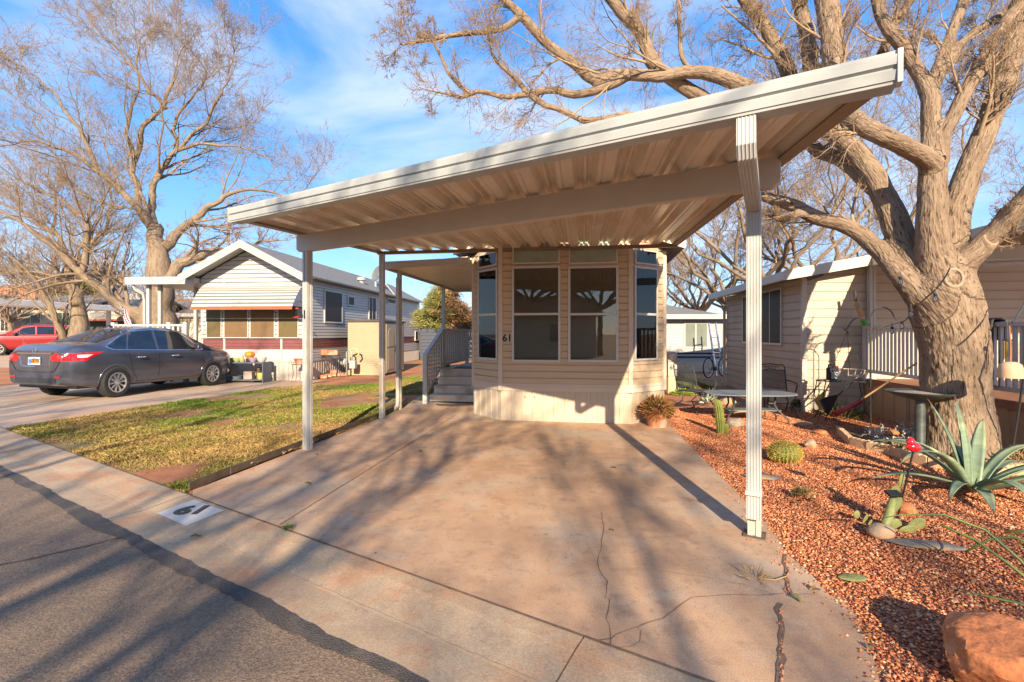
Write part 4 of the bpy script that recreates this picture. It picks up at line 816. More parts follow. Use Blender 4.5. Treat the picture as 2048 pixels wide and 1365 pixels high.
class Car:
    def __init__(c, K):
        c.ys = np.concatenate([np.linspace(K['y0'], K['y0'] + .12, 5), np.linspace(K['y0'] + .16, K['y1'] - .16, 96), np.linspace(K['y1'] - .12, K['y1'], 5)])
        g = {k: smooth_interp(K[k], c.ys, K.get('s', .05)) for k in ('zc', 'zs', 'w', 'zb', 'wr')}
        c.sec = []
        for i, y in enumerate(c.ys):
            zc, zs, w, zb, wr = (g[k][i] for k in ('zc', 'zs', 'w', 'zb', 'wr')); hh = max(zc - zs, .01); cr = min(.07, hh * .45)
            pts = [(0, zb), (w * .82, zb), (w * .95, zb + .06), (w * .985, zb + .5 * (zs - zb) - .06), (w, zb + .68 * (zs - zb)), (w * .97, zs - .03), (w * .94, zs), (wr + (w * .94 - wr) * .12, zc - cr - .012), (wr, zc - cr * .75), (wr * .86, zc - cr * .33), (wr * .5, zc - cr * .08), (0, zc)]
            for _ in range(2):
                q = [pts[0]]
                for a, b in zip(pts, pts[1:]): q += [(a[0] * .75 + b[0] * .25, a[1] * .75 + b[1] * .25), (a[0] * .25 + b[0] * .75, a[1] * .25 + b[1] * .75)]
                pts = q + [pts[-1]]
            c.sec.append(np.array(pts))
        c.sec = np.array(c.sec); c.M = c.sec.shape[1]
    def ring(c, y):
        i = min(max(np.searchsorted(c.ys, y) - 1, 0), len(c.ys) - 2); f = min(1, max(0, (y - c.ys[i]) / (c.ys[i + 1] - c.ys[i]))); return c.sec[i] * (1 - f) + c.sec[i + 1] * f
    def W(c, y, z):
        r = c.ring(y); j0 = int(c.M * .12); x, zz = r[j0:, 0], r[j0:, 1]; return float(np.interp(z, zz, x))
    def Top(c, y, x):
        r = c.ring(y); j = int(c.M * .42); xx, zz = r[j:, 0][::-1], r[j:, 1][::-1]; return float(np.interp(abs(x), xx, zz))
    def Rear(c, x, z):  # rearmost y where the body reaches half width x at height z
        lo, hi = c.ys[0], c.ys[0] + 1.0
        for y in np.linspace(lo, hi, 120):
            r = c.ring(y)
            if r[0, 1] <= z <= r[-1, 1] and np.interp(z, r[int(c.M * .12):, 1], r[int(c.M * .12):, 0]) >= abs(x): return y
        return hi
    def body(c, m, par, wheels, rw):
        mb = MB(); n = len(c.ys); M = c.M; vs = []
        for y, s in zip(c.ys, c.sec): vs += [(x, y, z) for x, z in s] + [(-x, y, z) for x, z in s[1:-1][::-1]]
        k = 2 * M - 2; fs = [(i * k + j, i * k + (j + 1) % k, (i + 1) * k + (j + 1) % k, (i + 1) * k + j) for i in range(n - 1) for j in range(k)] + [tuple(range(k)), tuple((n - 1) * k + j for j in range(k))[::-1]]
        mb.add(vs, fs); o = mb.build('body', m, par, smooth=True)
        cut = MB()
        for y in wheels: cut.lathe([(0, -1.2), (rw, -1.2), (rw, 1.2), (0, 1.2)], 36, (0, y, rw - .045), 'x')
        co = cut.build('cut', m); md = o.modifiers.new('b', 'BOOLEAN'); md.operation = 'DIFFERENCE'; md.object = co; md.solver = 'EXACT'
        dg = bpy.context.evaluated_depsgraph_get(); me = bpy.data.meshes.new_from_object(o.evaluated_get(dg)); o.modifiers.clear(); o.data = me; bpy.data.objects.remove(co)
        e = o.modifiers.new('e', 'EDGE_SPLIT'); e.split_angle = R(35)
        return o
    def side(c, name, poly, m, par, sides=(-1, 1), eps=.006, nu=10, nv=5, merge=True):
        """convex outline in (y,z) laid on the flank"""
        ys = sorted(set(p[0] for p in poly)); us = np.linspace(ys[0], ys[-1], nu * 2); us = np.unique(np.concatenate([us, ys])); out = []
        for sg in sides:
            mb = MB(); cols = []
            for u in us:
                zz = []
                for (a, b) in zip(poly, poly[1:] + poly[:1]):
                    if abs(a[0] - b[0]) < 1e-9:
                        if abs(a[0] - u) < 1e-6: zz += [a[1], b[1]]
                    elif min(a[0], b[0]) - 1e-9 <= u <= max(a[0], b[0]) + 1e-9: zz.append(a[1] + (b[1] - a[1]) * (u - a[0]) / (b[0] - a[0]))
                z0, z1 = min(zz), max(zz); cols.append([(sg * (c.W(u, z0 + (z1 - z0) * j / nv) + eps), u, z0 + (z1 - z0) * j / nv) for j in range(nv + 1)])
            vs = sum(cols, []); mb.add(vs, [(i * (nv + 1) + j, (i + 1) * (nv + 1) + j, (i + 1) * (nv + 1) + j + 1, i * (nv + 1) + j + 1) for i in range(len(us) - 1) for j in range(nv)])
            out.append(mb.build(name, m, par, smooth=True))
        return out
    def seam(c, mb, pts, sg, r=.006):
        P_ = []
        for a, b in zip(pts, pts[1:]):
            for t in np.linspace(0, 1, 7): y = a[0] + (b[0] - a[0]) * t; z = a[1] + (b[1] - a[1]) * t; P_.append((sg * (c.W(y, z) + .001), y, z))
        mb.tube(P_, r, 5)
    def rear(c, name, poly, m, par, eps=.008, nx=10, nz=5, sides=(1,)):
        """outline: list of (x0,x1,z) rows on the tail"""
        o = None
        for sg in sides:
            mb = MB(); rows = []
            for (x0, x1, z) in poly: rows.append([(sg * (x0 + (x1 - x0) * k / nx), c.Rear(x0 + (x1 - x0) * k / nx, z) - eps, z) for k in range(nx + 1)])
            vs = sum(rows, []); mb.add(vs, [(i * (nx + 1) + j, (i + 1) * (nx + 1) + j, (i + 1) * (nx + 1) + j + 1, i * (nx + 1) + j + 1) for i in range(len(rows) - 1) for j in range(nx)]); o = mb.build(name, m, par, smooth=True)
        return o
    def top(c, name, y0, y1, x0, x1, m, par, eps=.006, nx=12, ny=14):
        mb = MB(); mb.grid(lambda u, v: ((-(x0 + (x1 - x0) * v) + 2 * (x0 + (x1 - x0) * v) * u), y0 + (y1 - y0) * v, c.Top(y0 + (y1 - y0) * v, -(x0 + (x1 - x0) * v) + 2 * (x0 + (x1 - x0) * v) * u) + eps), nx, ny); return mb.build(name, m, par, smooth=True)
def wheel(par, x, y, r, sg, spokes=10):
    mb = MB(); mb.lathe([(r * .66, -.10), (r * .80, -.115), (r * .95, -.105), (r, -.08), (r, .08), (r * .95, .105), (r * .80, .115), (r * .66, .10), (r * .62, .06), (r * .62, -.06), (r * .66, -.10)], 40, (0, 0, 0), 'x'); w = mb.build('wheel', m_tyre, par, smooth=2); w.location = (x, y, r)
    mb = MB(); q = [(r * .645, .085), (r * .66, .108), (r * .62, .108), (r * .60, .05), (0, .05)]; mb.lathe([(a, sg * b) for a, b in q], 36, (0, 0, 0), 'x'); mb.build('rim_well', m_black, w, smooth=2)
    mb = MB(); mb.lathe([(a, sg * b) for a, b in [(r * .665, .09), (r * .67, .112), (r * .60, .112), (r * .59, .09)]], 36, (0, 0, 0), 'x'); mb.lathe([(a, sg * b) for a, b in [(r * .16, .06), (r * .15, .105), (0, .112)]], 18, (0, 0, 0), 'x')
    for k in range(spokes):
        a = 2 * math.pi * k / spokes + .1; da = .13; pr = [(r * .13, a - da * 1.2), (r * .61, a - da * .9), (r * .61, a + da * .9), (r * .13, a + da * 1.2)]
        v = [(sg * .098 if rr > r * .3 else sg * .104, rr * math.cos(t), rr * math.sin(t)) for rr, t in pr]; v2 = [(sg * .055, p[1], p[2]) for p in v]; mb.extr(v, v2)
    mb.build('rim', m_alloy, w)
    return w
def licence(par, loc, rot):
    mb = MB(); mb.box(-.155, .155, -.078, .078, 0, .006); p = mb.build('licence_plate', mat('plate_blue', (.42, .55, .72), .4, .15, 12), par, bevel=.006); p.location = loc; p.rotation_euler = rot
    mb = MB(); mb.add([(x, y, .0075) for x, y in ((-.05, -.05), (.13, -.05), (.14, .01), (.06, .035), (.035, .06), (-.02, .06), (-.03, .02))], [tuple(range(7))]); mb.build('plate_arch', mat('plate_orange', (.72, .22, .03), .5), p)
    mb = MB(); mb.add([(x, y, .0078) for x, y in ((-.135, -.055), (-.065, -.055), (-.065, .03), (-.135, .03))], [(0, 1, 2, 3)]); mb.build('wheelchair_square', mat('plate_square', (.02, .12, .45), .5), p)
    mb = MB(); mb.tube([(-.102, .018, .0085), (-.102, -.015, .0085), (-.08, -.015, .0085), (-.072, -.038, .0085)], .004, 5); mb.tube([(-.1 + .022 * math.cos(a), -.022 + .022 * math.sin(a), .0085) for a in np.linspace(2.2, 5.6, 9)], .004, 5); mb.build('wheelchair_mark', m_white, p)
    text('digits', 'ZK79Z', .092, m_black, p, (.042, .004, .0088), (0, 0, 0), bold=.003, ext=.001, sx=.78)
    return p
K = dict(y0=-2.33, y1=2.30, s=.045,
    zc=[(-2.5, .92), (-2.33, 1.0), (-2.22, 1.10), (-2.05, 1.135), (-1.70, 1.16), (-1.45, 1.23), (-.75, 1.455), (-.2, 1.515), (.25, 1.50), (.55, 1.43), (1.25, 1.08), (1.85, .95), (2.12, .83), (2.26, .67), (2.32, .56), (2.5, .5)],
    zs=[(-2.5, .86), (-2.33, .93), (-2.1, 1.03), (-1.6, 1.03), (-.8, .99), (.5, .955), (1.2, .94), (1.85, .86), (2.12, .74), (2.3, .55), (2.5, .48)],
    w=[(-2.5, .60), (-2.34, .66), (-2.22, .78), (-2.0, .855), (-1.3, .885), (1.3, .885), (1.85, .835), (2.08, .74), (2.22, .60), (2.31, .42), (2.5, .4)],
    zb=[(-2.5, .36), (-2.32, .33), (-2.1, .27), (-1.8, .22), (1.8, .20), (2.2, .22), (2.32, .30), (2.5, .3)],
    wr=[(-2.5, .50), (-2.33, .58), (-2.1, .70), (-1.72, .71), (-1.4, .66), (-.75, .585), (.3, .58), (.6, .60), (1.25, .72), (1.8, .68), (2.1, .54), (2.3, .3), (2.5, .3)])
rr, fr_ = G(243, 794), G(431, 771); hd = (fr_ - rr); yaw = math.atan2(-hd.x, hd.y); sc_ = hd.length / 2.62; ctr = (rr + fr_) / 2 + Vector((math.cos(yaw), math.sin(yaw), 0)) * (-.78 * sc_ * 1.26)
ctr.x -= .13
car = thing('parked_car', 'dark grey four door sedan parked on the pale drive beyond the lawn', 'car', (ctr.x, ctr.y, -.003), yaw); car.scale = (sc_ * 1.26, sc_ * 1.0, sc_ * 1.14)
c = Car(K); WY = (-1.36, 1.26); body = c.body(m_carg, car, WY, .365)
mb = MB(); mb.box(-.74, .74, -2.1, 2.05, .24, .62); mb.build('underbody', m_black, car)
for y in WY:
    for sg in (-1, 1): wheel(car, sg * .775, y, .315, sg)
belt = lambda y: .985 - .012 * (y + .2) * 2
fw_ = [(.90, .965), (.40, 1.375), (-.24, 1.415), (-.30, .985)]; rw_ = [(-.37, .988), (-.31, 1.415), (-.86, 1.375), (-1.08, 1.01)]; qw_ = [(-1.13, 1.012), (-.92, 1.352), (-1.0, 1.325), (-1.50, 1.065), (-1.40, 1.025)]
c.side('window', fw_, m_tint, car); c.side('window', rw_, m_tint, car); c.side('window', qw_, m_tint, car)
c.top('rear_window', -1.62, -.80, .63, .53, m_tint, car); c.top('windscreen', .50, 1.22, .54, .66, m_tint, car)
for sg in (-1, 1):
    mb = MB()
    c.seam(mb, [(.97, .955), (.42, 1.392), (-.27, 1.432), (-.90, 1.39), (-1.53, 1.07), (-1.42, 1.008), (-.33, .968), (.97, .945)], sg, .011); mb.build('window_trim', m_chrome, car)
    mb = MB(); c.seam(mb, [(-.335, .98), (-.34, .30)], sg, .004); c.seam(mb, [(-1.10, .99), (-1.02, .60), (-.92, .42), (-.86, .30)], sg, .004); c.seam(mb, [(.93, .94), (.95, .55), (.86, .30)], sg, .004); c.seam(mb, [(.86, .30), (-.86, .30)], sg, .004); mb.build('door_seam', m_black, car)
    for y in (-.80, .10):
        mb = MB(); z = .83; mb.tube([(sg * (c.W(y + d, z) + o), y + d, z) for d, o in ((-.11, .004), (-.09, .03), (0, .038), (.09, .03), (.11, .004))], [.012, .017, .018, .017, .012], 8); mb.build('door_handle', m_chrome, car, smooth=True)
    mb = MB(); x = c.W(.78, .99); mb.hexa([(sg * (x + a), .70 + b, .98 + d) for d in (0, .13) for a, b in ((.02, 0), (.17, -.02), (.16, .10), (.03, .14))]); mb.build('wing_mirror', m_carg, car, bevel=.03)
    mb = MB(); mb.tube([(sg * (c.W(y + .40 * math.cos(a), max(.30, .32 + .385 * math.sin(a))) - .004), y + .372 * math.cos(a), .32 + .372 * math.sin(a)) for y in WY[:1] for a in np.linspace(-.05, math.pi + .05, 24)], .014, 6); mb.tube([(sg * (c.W(WY[1] + .372 * math.cos(a), .32 + .372 * math.sin(a)) - .004), WY[1] + .372 * math.cos(a), .32 + .372 * math.sin(a)) for a in np.linspace(0, math.pi, 24)], .014, 6); mb.build('arch_lip', m_carg, car, smooth=True)
for sg in (-1, 1):
    tl = c.side('tail_light', [(-2.20, .80), (-1.98, .80), (-1.90, .86), (-1.62, .975), (-2.0, .965), (-2.20, .955)], m_red, car, sides=(sg,))[0]
    c.side('reflector', [(-2.14, .865), (-1.98, .865), (-1.86, .925), (-2.0, .925), (-2.14, .92)], m_clear, tl, sides=(sg,), eps=.010)
c.rear('tail_light', [(.44, .80, .80), (.38, .80, .85), (.42, .80, .91), (.52, .79, .955)], m_red, car, sides=(-1, 1), eps=.010)
c.rear('chrome_bar', [(-.44, .44, .935), (-.44, .44, .965)], m_chrome, car, eps=.022)
c.rear('bumper_reflector', [(.50, .64, .47), (.50, .64, .50)], m_red, car, sides=(-1, 1), eps=.012)
c.rear('bumper_insert', [(-.52, .52, .37), (-.50, .50, .46)], m_dark, car, eps=.010)
mb = MB()
def rpt(x, z, e=.006): return (x, c.Rear(x, z) - e, z)
for sg in (-1, 1): mb.tube([rpt(sg * .56, 1.02), rpt(sg * .62, .80), rpt(sg * .50, .62), rpt(sg * .4, .585), rpt(0, .58)], .005, 5)
mb.build('boot_seam', m_black, car)
for sg in (-1, 1):
    mb = MB(); mb.tube([rpt(sg * .40, .90), rpt(sg * .36, .72), rpt(sg * .28, .695), rpt(0, .69)], .008, 5); mb.build('recess_edge', m_chrome, car)
yb_ = c.Rear(.1, .80); licence(car, (0, yb_ - .016, .80), (R(90), 0, 0))
mb = MB(); yy = c.Rear(0, 1.0) - .012; mb.tube([(.05 * math.cos(a), yy, 1.01 + .05 * math.sin(a)) for a in np.linspace(0, 2 * math.pi, 20, endpoint=False)], .008, 6, closed=True); mb.box(-.065, .065, yy - .006, yy + .004, 1.001, 1.019); mb.build('badge', m_chrome, car)
text('badge_lettering', 'SENTRA', .045, m_chrome, car, (-.40, c.Rear(.4, 1.0) - .012, 1.005), (R(90), 0, 0), bold=.001, ext=.003)
text('badge_lettering', 'SV', .045, m_chrome, car, (.44, c.Rear(.44, 1.0) - .012, 1.005), (R(90), 0, 0), bold=.001, ext=.003)
c.side('headlight', [(1.80, .72), (2.12, .66), (2.10, .78), (1.82, .84)], m_clear, car)
mb = MB(); mb.tube([(-.0, -.72, 1.49), (0, -.80, 1.53), (0, -.86, 1.515)], [.03, .02, .006], 6); mb.build('aerial_fin', m_carg, car)
# red crossover behind
K2 = dict(K); K2['zc'] = [(-2.5, 1.2), (-2.3, 1.35), (-2.05, 1.60), (-1.6, 1.68), (-.2, 1.70), (.3, 1.64), (1.05, 1.18), (1.9, 1.06), (2.15, .90), (2.3, .7), (2.5, .6)]
K2['zs'] = [(-2.5, 1.0), (-2.3, 1.08), (-1.6, 1.10), (.5, 1.06), (1.1, 1.06), (1.9, .98), (2.15, .82), (2.3, .62), (2.5, .5)]
K2['wr'] = [(-2.5, .58), (-2.3, .62), (-1.6, .64), (.3, .62), (1.05, .74), (1.8, .7), (2.1, .56), (2.3, .3), (2.5, .3)]; K2['zb'] = [(-2.5, .4), (-2.2, .32), (2.2, .3), (2.4, .36)]
c = Car(K2); pc = P(66, 0, 29)
red = thing('parked_car', 'red crossover with roof rails parked beyond the boot of the grey sedan', 'car', (pc.x, 29, .22), R(122)); red.scale = (1, 1, 1.1)
c.body(m_carr, red, WY, .39); mb = MB(); mb.box(-.74, .74, -2.1, 2.05, .3, .7); mb.build('underbody', m_black, red)
for y in WY:
    for sg in (-1, 1): wheel(red, sg * .78, y, .345, sg, 5)
c.side('window', [(.70, 1.10), (.25, 1.50), (-.25, 1.57), (-.30, 1.12)], m_tint, red); c.side('window', [(-.37, 1.12), (-.33, 1.57), (-1.1, 1.56), (-1.15, 1.13)], m_tint, red); c.side('window', [(-1.22, 1.14), (-1.18, 1.55), (-1.62, 1.52), (-1.85, 1.30), (-1.8, 1.15)], m_tint, red)
c.top('windscreen', .34, 1.02, .56, .68, m_tint, red)
for sg in (-1, 1):
    mb = MB(); mb.tube([(sg * .58, .1, 1.66), (sg * .58, 0, 1.74), (sg * .58, -.6, 1.76), (sg * .58, -1.3, 1.75), (sg * .58, -1.45, 1.66)], .018, 6); mb.build('roof_rail', m_black, red)
    mb = MB(); x = c.W(.6, 1.1); mb.hexa([(sg * (x + a), .52 + b, 1.08 + d) for d in (0, .15) for a, b in ((.02, 0), (.18, -.02), (.17, .10), (.03, .14))]); mb.build('wing_mirror', m_black, red, bevel=.03)
c.side('headlight', [(1.85, .84), (2.12, .78), (2.10, .90), (1.87, .96)], m_clear, red); c.side('tail_light', [(-2.2, .95), (-1.95, .95), (-1.95, 1.2), (-2.2, 1.15)], m_red, red)
# ------------------------------------------------------------------ bare trees
def nrm(v): return v / np.maximum(np.linalg.norm(v, axis=-1, keepdims=True), 1e-9)
def crspline(pts, rad, n):
    p = np.array(pts, float); r = np.array(rad, float); p = np.vstack([2 * p[0] - p[1], p, 2 * p[-1] - p[-2]]); m = len(r)
    t = np.linspace(0, m - 1 - 1e-6, n); i = t.astype(int); f = (t - i)[:, None]; a, b, c, d = p[i], p[i + 1], p[i + 2], p[i + 3]
    q = .5 * (2 * b + (c - a) * f + (2 * a - 5 * b + 4 * c - d) * f ** 2 + (3 * b - 3 * c + d - a) * f ** 3)
    return q, np.interp(t, np.arange(m), r)
def grow(rng, PT, RD, per, n, lr, ang, wig, trop, t0=.2, rr=.6, rmin=.004, t1=1., lmax=9, taper=.75):
    B, N, _ = PT.shape; L = np.linalg.norm(np.diff(PT, axis=1), axis=2).sum(1)
    idx = np.repeat(np.arange(B), per); K = len(idx); t = rng.uniform(t0, t1, K); f = t * (N - 1); i = np.minimum(f.astype(int), N - 2); fr = (f - i)[:, None]
    base = PT[idx, i] * (1 - fr) + PT[idx, i + 1] * fr; tan = nrm(PT[idx, i + 1] - PT[idx, i]); rv = rng.normal(size=(K, 3)); perp = nrm(rv - (rv * tan).sum(1, keepdims=True) * tan)
    a = rng.uniform(ang[0], ang[1], K)[:, None]; d = nrm(tan * np.cos(a) + perp * np.sin(a) + np.array(trop) * .8)
    ln = np.minimum(L[idx] * lr * rng.uniform(.55, 1.25, K) * (1.2 - .65 * t), lmax); r0 = np.maximum((RD[idx, i] * (1 - fr[:, 0]) + RD[idx, i + 1] * fr[:, 0]) * rr * rng.uniform(.7, 1.1, K), rmin)
    P_ = np.zeros((K, n, 3)); P_[:, 0] = base; st = (ln / (n - 1))[:, None]
    for k in range(1, n):
        d = nrm(d + rng.normal(0, wig, (K, 3)) + np.array(trop) * .35); P_[:, k] = P_[:, k - 1] + d * st
    Rr = np.maximum(r0[:, None] * (1 - taper * np.linspace(0, 1, n))[None], rmin * .55)
    return P_, Rr
def tubes(batches, sides):
    VV, FF, AA, off = [], [], [], 0
    for (PT, RD), ns in zip(batches, sides):
        B, N, _ = PT.shape; T_ = nrm(np.gradient(PT, axis=1)); mt = nrm(PT[:, -1] - PT[:, 0]); ref = np.where(np.abs(mt[:, 2:3]) < .8, np.array([[.1, .2, .97]]), np.array([[.9, .4, .1]])); U = ref[:, None] - T_ * (ref[:, None] * T_).sum(2, keepdims=True); U = nrm(U); Wv = np.cross(T_, U)
        a = np.arange(ns) * 2 * np.pi / ns; ca, sa = np.cos(a), np.sin(a)
        V = PT[:, :, None] + RD[:, :, None, None] * (U[:, :, None] * ca[None, None, :, None] + Wv[:, :, None] * sa[None, None, :, None])
        s = np.concatenate([np.zeros((B, 1)), np.cumsum(np.linalg.norm(np.diff(PT, axis=1), axis=2), 1)], 1) + np.arange(B)[:, None] * 3.7
        A = np.stack([RD[:, :, None] * ca, RD[:, :, None] * sa, np.repeat(s[:, :, None], ns, 2)], 3)
        b = np.arange(B)[:, None, None] * N * ns; i = np.arange(N - 1)[None, :, None] * ns; k = np.arange(ns)[None, None]; k2 = (k + 1) % ns
        Fq = np.stack([b + i + k, b + i + k2, b + i + ns + k2, b + i + ns + k], 3).reshape(-1, 4) + off
        VV.append(V.reshape(-1, 3)); AA.append(A.reshape(-1, 3)); FF.append(Fq); off += B * N * ns
    return np.concatenate(VV), np.concatenate(FF), np.concatenate(AA)
m_bark = mat('bark', (.17, .115, .075), .9, .3, 9, bump=2.6, bs=42, c2=(.33, .24, .165), layers=[((.075, .047, .029), 42, .55, .63, (1, 1, .16)), ((.43, .335, .245), 55, .58, .70, (1, 1, .2))], st=(1, 1, .2), attr='bark', spec=.2)
m_barkp = mat('pale_bark', (.15, .105, .07), .9, .25, 14, bump=1.4, bs=24, c2=(.31, .235, .165), st=(1, 1, .2), attr='bark', spec=.2)
m_twig = mat('twig_bark', (.23, .155, .095), .9, .2, 3, c2=(.40, .29, .19), attr='bark', spec=.2)
def limbs_batch(rng, limbs, n, jit=.02):
    PT, RD = [], []
    for pts, rad in limbs:
        p, r = crspline(pts, rad, n); w = rng.normal(0, 1, (n, 3)); w[0] = 0; w = (w + np.roll(w, 1, 0)) * .5; L = np.linalg.norm(p[-1] - p[0]); p = p + w * jit * L / 6; PT.append(p); RD.append(r)
    return np.array(PT), np.array(RD)
def bare_tree(name, label, limbs, seed, rr1=.42, per=(7, 7, 7), mains=None, group=None, trunk_mat=None, twig_mat=None, rmin=.005, lr=(.5, .5, .5), loc=None, trop=(0, 0, .12), remesh=0, lmax=(9, 9, 9), t0=.22, skip_trunk=1, offset_limb=1, wig=(.12, .17, .22)):
    """limbs: list of (points, radii) in world space; the first few are trunk pieces that bear no twigs"""
    rng = np.random.default_rng(seed); base = Vector(limbs[0][0][0]); base.z = 0 if loc is None else loc[2]
    t = thing(name, label, 'tree', base, 0, group); b = np.array(base)
    n = 22; PT, RD = limbs_batch(rng, limbs, n, .02 if remesh else .075); PT = PT - b
    if not remesh: RD[1:] *= (.88 * (1 - .6 * np.linspace(0, 1, n) ** 1.6))[None]
    if remesh:
        V, Fq, A = tubes([(PT, RD)], [20]); mb = MB(); k = 20
        o = np_mesh('trunk', V, Fq, trunk_mat or m_bark, t)
        me = o.data; bm = bmesh.new(); bm.from_mesh(me); bmesh.ops.holes_fill(bm, edges=[e for e in bm.edges if e.is_boundary], sides=0); bm.to_mesh(me); bm.free()
        q = o.modifiers.new('r', 'REMESH'); q.mode = 'VOXEL'; q.voxel_size = remesh; q.use_smooth_shade = True
        q = o.modifiers.new('s', 'SMOOTH'); q.factor = .5; q.iterations = 14
        dg = bpy.context.evaluated_depsgraph_get(); me2 = bpy.data.meshes.new_from_object(o.evaluated_get(dg)); o.modifiers.clear(); o.data = me2
        pts = PT.reshape(-1, 3); kd = kdtree.KDTree(len(pts))
        for i, p in enumerate(pts): kd.insert(p, i)
        kd.balance(); TT = nrm(np.gradient(PT, axis=1)); S = (np.concatenate([np.zeros((len(PT), 1)), np.cumsum(np.linalg.norm(np.diff(PT, axis=1), axis=2), 1)], 1)).reshape(-1); TT = TT.reshape(-1, 3)
        co = np.zeros(len(me2.vertices) * 3, np.float32); me2.vertices.foreach_get('co', co); co = co.reshape(-1, 3); ids = np.array([kd.find(Vector(p))[1] for p in co]); d = co - pts[ids]; al = (d * TT[ids]).sum(1); rad = d - al[:, None] * TT[ids]
        ref = np.where(np.abs(TT[ids][:, 2:3]) < .85, np.array([[0, 0, 1.]]), np.array([[0, 1., 0]])); u = nrm(ref - TT[ids] * (ref * TT[ids]).sum(1, keepdims=True)); w = np.cross(TT[ids], u)
        at = me2.attributes.new('bark', 'FLOAT_VECTOR', 'POINT'); B_ = np.stack([(rad * u).sum(1), (rad * w).sum(1), S[ids] + al], 1).astype(np.float32); at.data.foreach_set('vector', B_.ravel())
        # fissured bark as real relief
        no = np.zeros(len(co) * 3, np.float32); me2.vertices.foreach_get('normal', no); no = no.reshape(-1, 3); q = co.copy()
        for i in range(len(co)):
            r_ = min(1, np.linalg.norm(rad[i]) / .3); p = B_[i]
            h = .9 * min(.35, abs(noise.noise((p[0] * 15, p[1] * 15, p[2] * 5.2)))) * 2 + min(.3, abs(noise.noise((p[0] * 28, p[1] * 28, p[2] * 10 + 7)))) * 1.4 - .6 + noise.noise((p[0] * 3, p[1] * 3, p[2] * 1.6 + 3)) * .9
            q[i] += no[i] * h * .018 * r_
        me2.vertices.foreach_set('co', q.ravel()); me2.update()
    bearing = slice(skip_trunk, None); B0 = (PT[bearing], RD[bearing]); bs = []; sd_ = []
    B1 = grow(rng, *B0, per[0], 12, lr[0], (.4, .95), wig[0], trop, t0=t0, rr=rr1, rmin=rmin * 1.6, lmax=lmax[0], taper=.85)
    B2 = grow(rng, *B1, per[1], 9, lr[1], (.4, 1.0), wig[1], trop, t0=.15, rr=.6, rmin=rmin, lmax=lmax[1])
    bb = [B1, B2]; ss = [7, 4]
    if per[2]: B3 = grow(rng, *B2, per[2], 6, lr[2], (.35, 1.0), wig[2], trop, t0=.1, rr=.7, rmin=rmin * .8, lmax=lmax[2]); bb.append(B3); ss.append(3)
    if len(per) > 3 and per[3]: B4 = grow(rng, *B3, per[3], 5, lr[2] * .8, (.4, 1.2), wig[2], trop, t0=.1, rr=.8, rmin=rmin * .7, lmax=lmax[2] * .6); bb.append(B4); ss.append(3)
    if not remesh:
        V, Fq, A = tubes([(PT, RD), B1], [14, 7]); np_mesh('trunk', V, Fq, trunk_mat or m_barkp, t, True, A); bb = bb[1:]; ss = ss[1:]
    V, Fq, A = tubes(bb, ss); np_mesh('crown', V, Fq, twig_mat or m_twig, t, True, A)
    return t
def LB(*rows): # rows of (px, py, depth, width in px)
    return ([tuple(P(a, b, Y)) for a, b, Y, w in rows], [w * Y / FPX / 2 * math.cos(math.atan((a - CX) / FPX)) for a, b, Y, w in rows])
def cr(ox, oy, s, Y, rows): return [(ox + a / s, oy + b / s, Y if len(r) == 0 else r[0], w / s) for a, b, w, *r in rows]
